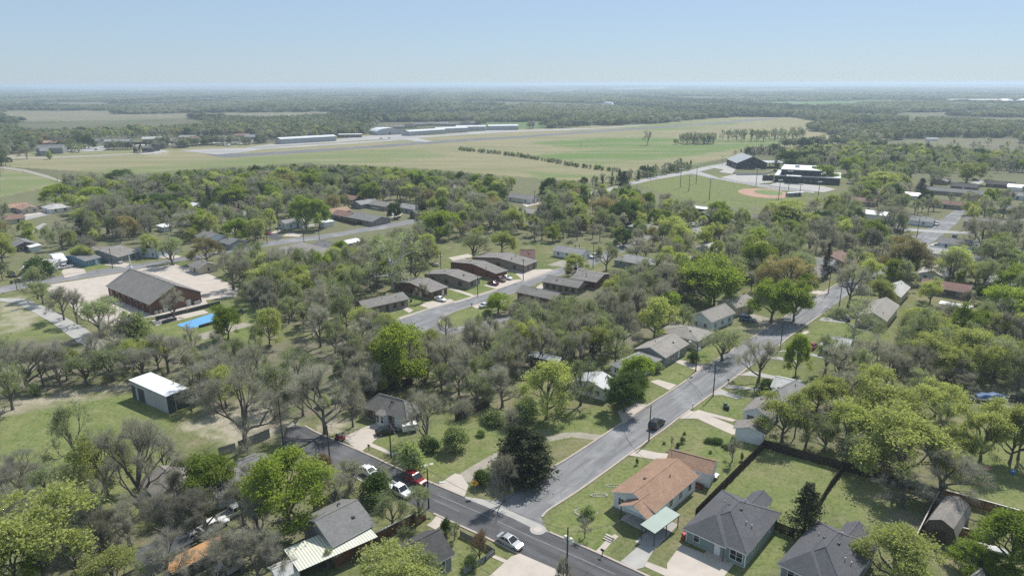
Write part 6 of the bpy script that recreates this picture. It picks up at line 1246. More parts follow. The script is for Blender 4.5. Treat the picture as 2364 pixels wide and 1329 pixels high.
def skeleton(g, H=10., R_=4.2, fork=.28, limbs=4, depth=5, r0=.26, spread=.75, up=.35, lean=0.0):
    segs = []; tips = []
    def grow(p, d, L, r, dep):
        k = 3 if dep < 3 else 2
        for i in range(k):
            d = d + g.normal(size=3)*.16 + np.array([0, 0, up*.12]); d /= np.linalg.norm(d); q = p+d*L/k; segs.append((p, q, r*(1-.28*i/k), r*(1-.28*(i+1)/k), dep)); p = q
            if dep >= 2 and g.random() < .22 and dep < depth: side(p, d, L*.55, r*.45, dep+1)
        r *= .70
        if dep >= depth: tips.append((p, d)); return
        nb = 2 if g.random() < .6 else 3
        for j in range(nb): side(p, d, L*g.uniform(.62, .85), r*g.uniform(.7, .95), dep+1)
    def side(p, d, L, r, dep):
        e = g.normal(size=3); e -= d*e.dot(d); e /= np.linalg.norm(e); a = g.uniform(.35, .8)*spread; nd = d*math.cos(a)+e*math.sin(a); nd[2] += up*.25; nd /= np.linalg.norm(nd)
        if p[2] < H*.3 and nd[2] < .1: nd[2] = .15
        grow(p, nd, L, r, dep)
    z = H*max(fork*2.1, .42); p = np.zeros(3); d = np.array([lean, 0, 1.]); d /= np.linalg.norm(d); tr = [(p, r0*1.2)]
    for i in range(5): q = p+d*z/5+np.array([*g.normal(size=2)*.07, 0]); segs.append((p, q, tr[-1][1], r0*(1-.12*(i+1)), 0)); p = q; tr.append((p, r0*(1-.12*(i+1))))
    a0 = g.uniform(0, 6.28)
    for j in range(limbs+1):
        f = fork*H/z+(1-fork*H/z)*(j/(limbs)); f = min(f, .97); k = int(f*5); s = tr[k][0]+(tr[min(k+1, 5)][0]-tr[k][0])*(f*5-k)
        a = a0+2.4*j+g.normal()*.3; t = (1.25-.75*(f-fork*H/z)/(1-fork*H/z+1e-6))*spread*g.uniform(.85, 1.1); nd = np.array([math.cos(a)*math.sin(t)+lean, math.sin(a)*math.sin(t), math.cos(t)]); grow(s, nd, H*g.uniform(.22, .29), r0*.58, 1)
    grow(p, d+np.array([lean, 0, 0]), H*.22, r0*.6, 1)
    # fit to nominal height and radius
    P_ = np.array([t[0] for t in tips]); zs = (H*.97)/max(P_[:, 2].max(), 1); rad = np.percentile(np.hypot(P_[:, 0]-lean*H*.4, P_[:, 1]), 92); xs = R_/max(rad, .5)
    f = np.array([xs, xs, zs]); segs = [(a*f, b*f, r, s, dp) for a, b, r, s, dp in segs]; tips = [(a*f, b) for a, b in tips]; return segs, tips
KINDS = {}
def make_kind(kind, seed):
    g = np.random.default_rng(seed*97+11); leafm = 'leaf_bright'; bark = 'bark'; twm = 'twig'; LV = TV = None
    if kind in ('leafy', 'yellow', 'oak', 'gold', 'sparse', 'bare', 'pale', 'blossom', 'redbud'):
        kw = dict(leafy=dict(R_=4.3, fork=.16, limbs=6, spread=.95, up=.22), yellow=dict(R_=4.4, fork=.18, limbs=6, spread=.9, up=.25), oak=dict(R_=5, fork=.1, limbs=7, spread=1.05, up=.15), gold=dict(R_=5, fork=.16, limbs=6, spread=.95, up=.25), sparse=dict(R_=4.0, fork=.16, limbs=5, spread=.82), bare=dict(R_=4.1, fork=.18, limbs=4, spread=.85), pale=dict(R_=4.4, fork=.3, limbs=4, spread=.85, r0=.3), blossom=dict(R_=5, fork=.12, limbs=5), redbud=dict(R_=4.6, fork=.12, limbs=5))[kind]
        segs, tips = skeleton(g, **kw); tp = np.array([t[0] for t in tips]); td = np.array([t[1] for t in tips])
        mids = np.array([(a*u+b*(1-u)) for a, b, r, s, dp in segs if dp >= 4 for u in (.2, .7)]); md = np.array([(b-a)/max(np.linalg.norm(b-a), 1e-6) for a, b, r, s, dp in segs if dp >= 4 for u in (0, 1)])
        ntw = dict(leafy=1, yellow=3, oak=1, gold=5, sparse=6, bare=9, pale=7, blossom=6, redbud=12)[kind]
        base = np.concatenate([np.repeat(tp, ntw, 0), np.repeat(mids, max(1, ntw//4), 0)]); dr = np.concatenate([np.repeat(td, ntw, 0), np.repeat(md, max(1, ntw//4), 0)])
        TV = twigs(base+g.normal(size=base.shape)*.12, dr, .95 if kind in ('bare', 'redbud', 'pale') else .8, .0135 if kind in ('bare', 'redbud', 'pale') else .012, g)
        # leaf clumps: concentrate on a subset of tips so gaps and bright tufts appear
        if kind not in ('bare',):
            keep = dict(leafy=.92, yellow=.78, oak=1, gold=.9, sparse=.62, pale=.42, blossom=.9, redbud=.5)[kind]; per = dict(leafy=44, yellow=34, oak=66, gold=28, sparse=14, pale=14, blossom=34, redbud=10)[kind]; size = dict(leafy=.16, yellow=.148, oak=.175, gold=.125, sparse=.13, pale=.16, blossom=.15, redbud=.12)[kind]
            sel = tp[g.random(len(tp)) < keep]
            if len(sel) > 420: sel = sel[g.choice(len(sel), 420, False)]
            spreadr = g.uniform(.28, .62, len(sel)); per_n = np.maximum(3, (per*g.uniform(.4, 1.4, len(sel))).astype(int)); cen = np.repeat(sel, per_n, 0); sp = np.repeat(spreadr, per_n)[:, None]
            c = cen+g.normal(size=cen.shape)*sp*np.array([1, 1, .62]); c = c[c[:, 2] > .9]
            LV = leaves(c, size, g)
        leafm = dict(leafy='leaf_bright', yellow='leaf_yellow', oak='leaf_dark', gold='leaf_gold', sparse='leaf_olive', pale='leaf_olive', bare='leaf_olive', blossom='leaf_blossom', redbud='leaf_gold')[kind]
        if kind == 'pale': bark = 'bark_pale'; twm = 'twig_pale'
        if kind == 'redbud': twm = 'twig_red'
        keepseg = [(a, b, r*(1.25 if dp < 2 else 1), s*(1.25 if dp < 2 else 1)) for a, b, r, s, dp in segs if r > .006]
        keepseg = [(a, b, max(r, .014), max(s, .011)) for a, b, r, s in keepseg]
    elif kind in ('cedar', 'cedarbig'):
        keepseg = []; cs = []; lead = [(0, 0, 1.0)] if kind == 'cedar' else [(.2, 0, 1.0), (1.7, .2, .9), (-1.6, .3, .86), (.5, -1.1, .82), (-.9, -.9, .88), (.3, 1.1, .78)]
        for lx, ly, hh in lead:
            keepseg.append((np.array([lx*.3, ly*.3, 0.]), np.array([lx, ly, 9.6*hh]), .2, .03))
            for k in range(150):
                z = 9.9*hh*(1-(1-g.random())**.8*.94); rr = (1-z/(10.2*hh))**(.75 if kind == 'cedar' else .6)*(2.7 if kind == 'cedar' else 2.3)*g.uniform(.55, 1.12)+.12; a = g.uniform(0, 6.28); tip = np.array([lx+rr*math.cos(a), ly+rr*math.sin(a), z+rr*.22])
                b0 = np.array([lx*.8, ly*.8, z-rr*.1]); keepseg.append((b0, tip, .035, .012)); m = 26
                u = g.uniform(.3, 1.05, m)[:, None]; cs.append(b0+(tip-b0)*u+g.normal(size=(m, 3))*np.array([.2, .2, .13])*(.6+rr*.25))
        LV = leaves(np.concatenate(cs), .15, g); leafm = 'leaf_cedar'
    elif kind in ('bush', 'darkbush', 'baremass'):
        keepseg = []; cs = []; n = 60
        for k in range(n):
            a, t = g.uniform(0, 6.28), g.uniform(.05, 1.35); r = 3.6*g.uniform(.55, 1.05); q = np.array([r*math.sin(t)*math.cos(a), r*math.sin(t)*math.sin(a), 6.5*g.uniform(.5, 1.1)*math.cos(t)+1.2]); keepseg.append((np.array([g.normal()*.3, g.normal()*.3, 0]), q, .06, .02)); cs.append(q+g.normal(size=(60 if kind != 'baremass' else 8, 3))*.75)
        if kind == 'baremass':
            tp = np.repeat(np.concatenate(cs), 5, 0); TV = twigs(tp, np.tile([[0, 0, 1.]], (len(tp), 1)), 1.6, .03, g); twm = 'twig'
        else: LV = leaves(np.maximum(np.concatenate(cs), [-99, -99, .15]), .33, g); leafm = 'leaf_olive' if kind == 'bush' else 'leaf_dark'
    SV, SQ = segs_mesh(keepseg)
    trunk = npmesh(kind+'_trunk', SV, SQ, [], [M[bark]])
    V = []; Q = []; T = []; mi = []; mats = [M[leafm], M[twm]]; o = 0
    if LV is not None: V.append(LV[0]); Q.append(LV[1]); o = len(LV[0])
    if TV is not None: V.append(TV[0]); T.append(TV[1]+o)
    V = np.concatenate(V); Q = np.concatenate(Q) if Q else np.zeros((0, 4), int); T = np.concatenate(T) if T else np.zeros((0, 3), int)
    mi = np.concatenate([np.zeros(len(Q), int), np.ones(len(T), int)]); crown = npmesh(kind+'_crown', V, Q, T, mats, mi)
    oS = len(SV); both = npmesh(kind+'_whole', np.concatenate([SV, V]), np.concatenate([SQ, Q+oS]), T+oS, [M[bark]]+mats, np.concatenate([np.zeros(len(SQ), int), np.ones(len(Q), int), 2*np.ones(len(T), int)]))
    return trunk, crown, both
NV = dict(leafy=5, yellow=5, oak=3, gold=2, sparse=6, bare=6, pale=2, cedar=3, cedarbig=1, blossom=1, redbud=1, bush=3, darkbush=2, baremass=2)
RAD = dict(leafy=4.6, yellow=4.7, oak=5.3, gold=5.2, sparse=4.4, bare=4.5, pale=4.8, cedar=2.7, cedarbig=3.9, blossom=5.2, redbud=5, bush=4, darkbush=4, baremass=4)
for k, n in NV.items(): KINDS[k] = [make_kind(k, i+1) for i in range(n)]
NAMES = dict(leafy='leafy_tree', yellow='budding_tree', oak='evergreen_oak', gold='golden_tree', sparse='half_leafed_tree', bare='bare_tree', pale='white_barked_tree', cedar='cedar_tree', cedarbig='cedar_tree', blossom='blossoming_tree', redbud='redbud_tree', bush='shrub', darkbush='evergreen_shrub', baremass='bare_shrub')
WORDS = dict(leafy='bright green leafy tree', yellow='yellow-green budding tree', oak='dark green round tree', gold='golden-brown budding tree', sparse='olive half-leafed tree', bare='bare grey tree', pale='white-barked tree', cedar='dark cedar', cedarbig='broad dark ragged cedar', blossom='pale blossoming tree', redbud='purplish budding tree', bush='olive green shrub', darkbush='dark green shrub', baremass='bare twiggy shrub')
# trees read off the photograph: x, y of the top, y of the foot, kind, crown width in pixels
T_ = [
 (925,745,895,'leafy',125),(900,770,900,'leafy',80),(668,1038,1222,'leafy',165),(488,1045,1165,'leafy',112),(110,1140,1350,'yellow',195),(40,1225,1360,'leafy',90),(250,995,1152,'yellow',105),(175,935,1066,'sparse',95),(335,965,1192,'bare',165),(566,838,1040,'bare',192),(752,830,1002,'bare',160),(815,855,985,'bare',70),
 (1208,982,1100,'cedarbig',168),(1163,1045,1158,'bare',70),(1441,860,950,'oak',96),(1466,818,905,'leafy',78),(1340,828,935,'sparse',85),(1262,830,966,'yellow',110),(1300,850,955,'sparse',80),(985,900,1030,'bare',105),(1510,684,782,'yellow',88),(1545,672,740,'leafy',60),(1668,752,832,'sparse',108),(1636,590,702,'leafy',150),(1648,622,708,'leafy',88),
 (1832,648,742,'leafy',72),(1780,643,745,'leafy',92),(1560,502,572,'yellow',80),(1545,548,610,'leafy',66),(1815,464,525,'yellow',108),(1825,508,548,'leafy',55),(1018,486,548,'leafy',95),(708,452,528,'leafy',62),(738,458,530,'leafy',52),(277,392,440,'oak',58),(2085,546,645,'gold',98),(1820,592,682,'gold',110),(1770,612,684,'gold',70),(2012,510,580,'leafy',62),
 (2130,712,778,'yellow',118),(2330,655,752,'leafy',125),(2130,772,862,'yellow',92),(2185,800,880,'yellow',80),(2030,873,1000,'yellow',150),(2155,880,975,'yellow',95),(2078,958,1122,'yellow',168),(2262,922,1068,'yellow',95),(2330,935,1070,'yellow',80),(1805,905,1018,'yellow',105),(1885,878,955,'yellow',75),(1750,768,882,'bare',92),(1836,768,870,'leafy',52),(1855,1115,1232,'cedar',92),
 (2055,1222,1345,'yellow',145),(2330,1185,1320,'leafy',120),(2240,1258,1310,'leafy',80),(2170,1035,1155,'bare',150),(2080,1095,1170,'bare',110),(1966,700,788,'pale',118),(1957,598,712,'bare',90),(908,538,668,'pale',140),(960,560,655,'sparse',70),(1495,298,335,'bare',24),
 (905,1140,1222,'sparse',85),(968,1120,1205,'sparse',70),(915,1262,1370,'yellow',170),(985,1280,1360,'sparse',80),(1108,1222,1292,'redbud',58),(812,1058,1132,'blossom',75),(775,1090,1175,'bare',80),(880,1075,1135,'sparse',50),(870,1100,1150,'darkbush',70),
 (88,612,690,'sparse',48),(100,648,702,'sparse',55),(148,662,738,'bare',60),(180,668,748,'bare',55),(235,688,775,'sparse',95),(280,720,800,'bare',85),(402,662,732,'bare',62),(527,700,782,'leafy',62),(445,745,820,'bare',50),(500,762,830,'bare',45),(250,680,715,'sparse',38),
 (190,562,608,'yellow',42),(90,600,640,'darkbush',55),(212,542,592,'bare',60),(145,520,575,'sparse',50),(195,500,560,'cedar',50),(350,540,592,'yellow',36),(400,545,612,'sparse',75),(480,548,610,'gold',75),(540,570,668,'bare',80),(590,640,700,'sparse',70),(620,610,680,'yellow',90),(640,570,660,'bare',75),(700,625,700,'yellow',55),(785,555,600,'leafy',40),(780,570,620,'yellow',55),
 (545,505,560,'leafy',60),(590,505,560,'yellow',45),(640,600,700,'sparse',60),(745,640,760,'bare',90),(800,680,770,'sparse',80),(740,700,800,'bare',80),(840,700,790,'yellow',70),(985,555,610,'yellow',60),(1095,530,600,'sparse',75),(1160,530,585,'yellow',60),(1330,585,640,'yellow',55),(1400,555,625,'sparse',60),(1150,676,722,'leafy',62),(1030,725,780,'bare',55),
 (1370,745,830,'yellow',90),(1300,755,840,'sparse',80),(1250,750,850,'bare',90),(1440,700,800,'bare',80),(1420,750,840,'sparse',60),(1575,700,770,'sparse',55),(1160,840,940,'bare',110),(1100,850,930,'sparse',90),(1060,830,920,'bare',90),(1115,750,840,'bare',100),(1190,770,860,'bare',95),(1230,690,780,'sparse',80),(1310,680,750,'sparse',85),(1380,690,760,'bare',75),(1450,640,710,'sparse',70),(1520,610,690,'bare',80),
 (70,790,900,'bare',130),(30,830,945,'sparse',80),(140,810,890,'bare',80),(200,820,890,'sparse',90),(260,790,880,'sparse',80),(330,800,880,'bare',90),(390,770,860,'bare',100),(310,730,790,'bush',70),(470,830,930,'bare',120),(440,850,905,'sparse',70),(510,800,900,'bare',100),(640,840,940,'sparse',110),(690,800,900,'sparse',100),(700,860,960,'bare',90),(855,830,930,'bare',90),(800,790,880,'bare',90),
 (60,1050,1160,'bare',110),(110,1080,1160,'sparse',80),(10,1040,1140,'bare',70),(420,1080,1180,'bare',90),(600,1140,1260,'bare',110),(560,1200,1320,'bare',130),(598,1235,1345,'bare',115),(480,1150,1240,'bare',110),(300,1140,1260,'bare',110),(270,1270,1370,'yellow',110),(180,1240,1340,'bare',100),(390,1240,1345,'bare',120),(760,1262,1315,'sparse',22),
 (450,1130,1232,'bare',105),(520,1230,1335,'bare',110),(590,1062,1152,'bare',80),
 (1140,952,978,'bush',50),(1215,928,968,'bush',58),(1112,990,1005,'bush',22),(1000,1015,1042,'darkbush',30),(1180,945,985,'baremass',55),(1070,925,965,'baremass',60),
 (1935,790,880,'bare',95),(1905,770,860,'sparse',70),(2000,770,860,'bare',90),(2060,800,885,'bare',90),(1960,850,935,'bare',100),(2240,760,850,'yellow',90),(2300,770,870,'sparse',110),(2350,800,900,'sparse',80),(2180,690,760,'bare',90),(2290,720,790,'yellow',80),(2350,930,1060,'bare',70),(1990,1000,1080,'sparse',100),(1900,960,1040,'sparse',80),(1860,940,1030,'sparse',70),(2200,850,900,'bare',70),
 (2030,640,700,'yellow',60),(2000,595,665,'yellow',55),(2200,570,640,'yellow',70),(2290,540,620,'sparse',80),(2340,610,690,'leafy',60),(2190,575,660,'sparse',60),(2260,500,580,'bare',90),(2050,470,545,'bare',90),(1700,540,600,'sparse',90),(1750,560,640,'leafy',80),(1790,540,620,'sparse',90),(1700,590,650,'sparse',70),(1905,560,640,'cedar',28),(1900,500,580,'bare',80),(1850,570,640,'sparse',70),(1640,505,560,'cedar',50),(1470,545,595,'bare',60),(1490,560,600,'bare',55),
 (2000,415,455,'leafy',60),(2040,395,445,'yellow',65),(2070,400,440,'yellow',50),(1900,380,420,'leafy',60),(1960,360,405,'leafy',50),(1830,350,395,'oak',70),(2230,375,425,'yellow',65),(2150,380,430,'sparse',70),(1860,355,400,'sparse',60),(2125,410,450,'cedar',32),(1395,450,510,'gold',80),(1340,470,530,'yellow',60),(1280,460,520,'sparse',70),(1100,440,500,'bare',70),(1150,465,520,'bare',80),(1130,455,500,'gold',60),(855,420,470,'leafy',50),(925,385,430,'leafy',40),(760,395,450,'sparse',60),(720,392,450,'leafy',45),(640,405,455,'yellow',60),(770,415,470,'cedar',28),(910,470,505,'oak',32),(975,465,500,'oak',24),(550,425,480,'leafy',70),(480,465,520,'oak',50),(660,385,440,'yellow',60),(1440,395,435,'cedar',40),(1660,470,505,'oak',50),
 (130,425,475,'leafy',60),(220,430,490,'leafy',70),(330,400,460,'bare',80),(380,445,500,'oak',60),(560,400,440,'leafy',50),(620,390,430,'bare',50),(820,380,430,'sparse',60),(250,440,540,'bare',110),(310,470,540,'bare',90),(440,480,550,'bare',80),
 (1350,1190,1240,'bare',34),(1358,1170,1192,'bush',34),(1470,1058,1072,'bush',8),(1690,1005,1065,'bare',44),(1550,1005,1035,'bare',12),(1655,1012,1022,'darkbush',26),(1637,1012,1020,'darkbush',22),(1575,1008,1022,'bush',12),(1565,1022,1032,'darkbush',10),(1680,1025,1035,'darkbush',18),(1712,1045,1062,'bush',8),(1770,880,908,'darkbush',42),(1515,838,858,'bush',34),(1600,815,838,'darkbush',30),(950,1030,1090,'bush',60),(985,1010,1040,'bush',40),(1050,990,1040,'bush',60),(975,650,698,'bare',34),(1050,1205,1245,'sparse',34),(1030,1200,1235,'darkbush',26),(1085,1285,1310,'bush',30),(1300,1305,1350,'bare',44),(1110,1090,1120,'darkbush',40),(2300,1290,1340,'leafy',60),(1300,1282,1345,'bare',30),
 (750,1040,1092,'redbud',36),(865,1140,1170,'darkbush',50),(1560,320,333,'leafy',12),(1600,302,332,'bare',50),(1625,305,332,'sparse',45),(115,350,368,'bush',10),(62,340,367,'bare',26),(182,335,352,'sparse',24),(205,310,343,'oak',22),
]
for x, y, k in ((1580,1002,0),(1533,1024,0),(1668,1031,0),(1720,1012,1),(1640,1045,0)): T_.append((x, y-6, y, 'darkbush' if k else 'bush', 8))
# masks for the procedurally placed trees: where the photograph keeps open ground or shows a building
CLEAR = [AIRFIELD, [(205,322),(300,320),(420,316),(600,312),(600,328),(420,334),(205,338)], [(85,338),(155,338),(155,360),(85,360)], [(0,390),(88,408),(75,445),(30,462),(0,465)], R1L[:19]+R1R[:20][::-1], R2U+R2L[::-1], R3U[2:12]+[(1377,600),(1200,680),(1000,765),(930,770)], R4U+R4L[::-1],
 [(1050,1100),(1250,960),(1440,935),(1480,960),(1250,1160),(1150,1150)],[(1255,1215),(1300,1150),(1560,1030),(1780,1010),(1830,1060),(1960,1085),(2110,1130),(2100,1260),(1900,1329),(1300,1329)],[(108,640),(300,610),(550,650),(560,745),(430,765),(240,760),(170,720)],[(310,855),(440,895),(430,945),(300,905)],[(0,960),(300,905),(330,950),(280,990),(0,1060)],[(700,1140),(870,1140),(880,1250),(700,1329),(650,1300)],[(825,930),(930,890),(1000,900),(985,990),(880,1030),(780,1010),(790,990)],[(650,1000),(760,985),(1000,1110),(960,1160)],
 [(835,700),(940,640),(1060,590),(1245,580),(1260,640),(1160,680),(960,730),(860,720)],[(1185,660),(1260,610),(1410,620),(1380,672),(1280,695)],[(1350,830),(1480,760),(1600,690),(1760,680),(1760,740),(1620,850),(1500,930),(1420,935),(1350,900)],[(1590,930),(1780,860),(1880,880),(1790,1020),(1690,1010),(1560,970)],[(1860,745),(1960,690),(2080,660),(2080,760),(1880,790)],[(1470,430),(1600,395),(1870,400),(1960,395),(1960,440),(1860,460),(1740,475),(1640,465)],[(1600,360),(1790,360),(1800,400),(1600,400)],[(0,690),(120,690),(200,790),(80,800),(0,800)],[(330,745),(520,700),(590,740),(560,780),(380,790)],[(20,590),(140,575),(330,560),(420,555),(430,610),(0,690)],[(2100,500),(2230,480),(2240,600),(2110,590)],[(1700,745),(1900,770),(1780,880),(1640,920)],[(620,530),(860,470),(940,470),(960,515),(760,560),(600,575)],[(20,465),(165,465),(165,500),(20,510)],[(1170,440),(1250,440),(1250,475),(1170,475)],[(1780,390),(1960,390),(1960,430),(1780,430)],[(2080,400),(2364,400),(2364,430),(2150,445)],
 [(1780,1010),(2364,1170),(2364,1260),(2200,1250),(2100,1260)],[(2190,900),(2364,900),(2364,1000),(2190,950)],[(560,940),(660,930),(700,1010),(620,1040),(520,1060)],[(620,760),(780,770),(760,830),(640,860)]]
WOODS = [ # outline, spacing in metres, height range, chances of kinds
 ([(1050,760),(1180,700),(1300,690),(1420,660),(1560,600),(1640,640),(1640,690),(1560,740),(1480,790),(1400,820),(1330,860),(1200,870),(1120,935),(1040,955),(990,890),(900,880),(870,790),(960,775)], 3.6, (7,12.5), 'bare:.5 sparse:.29 yellow:.14 bush:.07'),
 ([(0,790),(200,770),(330,770),(560,810),(700,780),(880,780),(1000,880),(840,920),(700,960),(640,990),(560,1000),(460,950),(440,880),(300,860),(190,890),(0,930)], 4.2, (7,12), 'bare:.48 sparse:.34 yellow:.1 bush:.08'),
 ([(520,600),(700,610),(850,560),(980,570),(1000,610),(930,650),(830,690),(820,740),(700,760),(600,740),(550,660)], 4.1, (7,13), 'bare:.36 sparse:.44 yellow:.15 leafy:.05'),
 ([(1880,800),(2100,780),(2364,740),(2364,930),(2180,900),(1960,900)], 4.6, (7,13), 'bare:.42 sparse:.33 yellow:.2 leafy:.05'),
 ([(1780,930),(2000,900),(2200,970),(2364,980),(2364,1120),(2180,1090),(1800,1010)], 6.4, (7,11), 'sparse:.4 yellow:.35 bare:.25'),
 ([(300,1100),(450,1090),(700,1180),(640,1329),(300,1345),(200,1260)], 8.5, (7,10.5), 'bare:.7 sparse:.25 yellow:.05'),
 ([(0,1190),(220,1190),(300,1345),(0,1345)], 5.5, (8,11), 'bare:.4 sparse:.4 yellow:.2'),
 ([(0,620),(400,600),(560,640),(540,760),(420,800),(330,770),(160,800),(0,690)], 9, (7,10), 'bare:.4 sparse:.5 yellow:.1'),
 ([(150,440),(300,420),(480,405),(700,391),(960,402),(1200,421),(1370,436),(1340,465),(1000,455),(600,440),(300,458),(170,470)], 5.2, (8,13.5), 'sparse:.34 bare:.26 leafy:.18 yellow:.15 oak:.07'),
 ([(0,490),(180,465),(400,452),(700,435),(1000,450),(1340,462),(1500,470),(1700,500),(1900,460),(2364,430),(2364,740),(1950,690),(1720,680),(1560,600),(1400,560),(1000,560),(860,560),(700,600),(400,560),(0,620)], 6.0, (6.5,13.5), 'bare:.36 sparse:.29 yellow:.17 leafy:.11 oak:.04 gold:.015 cedar:.015'),
 ([(1240,450),(1400,420),(1560,390),(1620,376),(1690,360),(1760,350),(1810,350),(1810,372),(1700,372),(1600,392),(1440,425),(1300,450)], 4.6, (5,9), 'bare:.35 sparse:.35 oak:.15 cedar:.15'),
 ([(1800,340),(1900,338),(2080,352),(2364,372),(2364,440),(1960,440),(1960,400),(1830,392)], 6.0, (8,13), 'bare:.32 sparse:.4 yellow:.14 leafy:.06 oak:.08'),
 ([(1880,345),(2364,335),(2364,375),(2080,355),(1960,350)], 22, (7,11), 'bare:.6 sparse:.4'),
 ([(1060,344),(1200,360),(1330,383),(1440,398),(1440,400),(1330,386),(1200,363),(1060,347)], 2.8, (2.2,3.6), 'baremass:.6 bush:.4'),
 ([(1570,329),(1650,325),(1650,334),(1575,335)], 6, (10,13), 'bare:.6 sparse:.4'),([(1660,322),(1860,318),(1860,326),(1660,328)], 11, (12,17), 'sparse:.6 bare:.4'),
 ([(0,318),(200,310),(420,300),(700,298),(840,300),(840,312),(700,320),(420,324),(220,332),(0,340)], 8.5, (9,13), 'sparse:.45 bare:.2 oak:.1 gold:.1 yellow:.15'),
 ([(1500,415),(1600,405),(1700,410),(1600,450),(1540,440)], 16, (5,7), 'bare:1'),
]
def pick(spec, u):
    for s in spec.split():
        k, p = s.split(':'); u -= float(p)
        if u <= 0: return k
    return k
TREES = []          # (apparent size, x, y, height, width scale, kind, px, py)
for x, yt, yb, kind, wpx in T_:
    b, h = top_height(x, yt, yb); h = float(np.clip(h, .5, 24)); dist = float(np.linalg.norm(b-[0, 0, CAM_H])); w = wpx/FPX*dist
    dep = np.hypot(b[1], CAM_H)
    ymid = (yt+yb)/2; TREES.append([wpx+yb-yt+1000, b[0], b[1], h, w/2/RAD[kind], kind, x, yt*.6+yb*.4])
HS = np.array([(a, b, r) for a, b, r in HOUSES])
hand = np.array([(t[1], t[2]) for t in TREES])
RP = P(np.array([(a, b, min(r*.35, 3.2)) for a, b, r in HOUSES])); RP = RP[RP[:, 1] > 395]
g2 = np.random.default_rng(5); cells = {}
hp_px = np.array([(t[6], t[7]) for t in TREES]); hp_sz = np.array([t[0]-1000 for t in TREES])
for poly, sp, (h0, h1), spec in WOODS:
    W_ = np.array([G(x, max(y, 205)) for x, y in poly]); x0, y0 = W_[:, 0].min(), W_[:, 1].min(); x1, y1 = W_[:, 0].max(), W_[:, 1].max()
    n = int((x1-x0)*(y1-y0)/(sp*sp)*1.5); pts = np.stack([g2.uniform(x0, x1, n), g2.uniform(y0, y1, n)], 1)
    px = P(np.concatenate([pts, np.zeros((n, 1))], 1)); ok = inpoly(px, poly) & (px[:, 0] > -60) & (px[:, 0] < 2424); pts = pts[ok]; px = px[ok]
    for p, q in zip(pts, px):
        ck = (int(p[0]//sp), int(p[1]//sp)); near = False
        for i in (-1, 0, 1):
            for j in (-1, 0, 1):
                for o in cells.get((sp, ck[0]+i, ck[1]+j), ()):
                    if (o[0]-p[0])**2+(o[1]-p[1])**2 < sp*sp*.8: near = True
        if near: continue
        if len(HS) and (np.hypot(HS[:, 0]-p[0], HS[:, 1]-p[1]) < HS[:, 2]+1.0).any(): continue
        if (np.hypot(hand[:, 0]-p[0], hand[:, 1]-p[1]) < 3.2).any(): continue
        kind = pick(spec, g2.random()); h = g2.uniform(h0, h1)*(.9 if kind in ('bush', 'baremass') and h1 > 6 else 1)
        if kind == 'bush' and h1 > 6: h = g2.uniform(2.5, 4.5)
        wsc = h/10*g2.uniform(.62, 1.0) if h > 6 else h/9*1.2; r = RAD[kind]*wsc
        tst = P([(p[0], p[1], 0), (p[0], p[1], h*.55), (p[0], p[1], h*.95), (p[0]-r*.8, p[1], h*.6), (p[0]+r*.8, p[1], h*.6)])
        bad = False
        cpx, cpy = tst[1]; hw = max(tst[4][0]-tst[3][0], 2)/1.6; hh = max(tst[0][1]-tst[2][1], 2)*.5
        if len(RP) and g2.random() < .85 and ((((RP[:, 0]-cpx)/hw)**2+((RP[:, 1]-cpy)/hh)**2 < 1.0) & (RP[:, 1] < tst[0][1])).any(): continue
        for c in (CLEAR[1:] if (len(poly) == 4 or spec.startswith('baremass') or 'cedar:.15' in spec) else CLEAR):
            if inpoly(tst, c).any(): bad = True; break
        if bad: continue
        cells.setdefault((sp, *ck), []).append(p); app = tst[0][1]-tst[2][1]+2*r/np.hypot(p[1], CAM_H)*FPX
        TREES.append([app, p[0], p[1], h, wsc, kind, tst[1][0], tst[1][1]])
TREES.sort(key=lambda t: -t[0])
NIND = 298; IND = TREES[:NIND]; REST = TREES[NIND:]
# words for the labels: nearest landmark, side, rank
def side_word(dx, dy):
    a = math.degrees(math.atan2(-dy, dx))
    if abs(a) < 35: return 'right of'
    if abs(a) > 145: return 'left of'
    if a > 0: return 'above' if 65 < a < 115 else ('up and right of' if a <= 65 else 'up and left of')
    return 'below' if -115 < a < -65 else ('down and right of' if a >= -65 else 'down and left of')
LA = np.array([(a, b) for a, b, c in LAND]); groups = {}
for i, t in enumerate(IND):
    d = np.hypot(LA[:, 0]-t[6], (LA[:, 1]-t[7])*1.3); best = None
    o = np.argsort(d)[:4]
    # prefer one of the closest landmarks whose (kind, side) slot is least used
    cand = [(len(groups.get((t[5], int(j), side_word(t[6]-LA[j, 0], t[7]-LA[j, 1])), []))*45+d[j], int(j)) for j in o]
    j = min(cand)[1]; groups.setdefault((t[5], j, side_word(t[6]-LA[j, 0], t[7]-LA[j, 1])), []).append((d[j], i))
ORD = ['nearest', 'second', 'third', 'fourth', 'fifth', 'sixth', 'seventh', 'eighth', 'ninth', 'tenth', 'eleventh', 'twelfth']
TL = {}
for (kind, j, sw), lst in groups.items():
    lst.sort()
    for r, (dd, i) in enumerate(lst):
        ph = LAND[j][2]; wd = WORDS[kind]
        TL[i] = f'{wd} {sw} {ph}' if len(lst) == 1 else (f'{ORD[r]} {wd} {sw} {ph}')
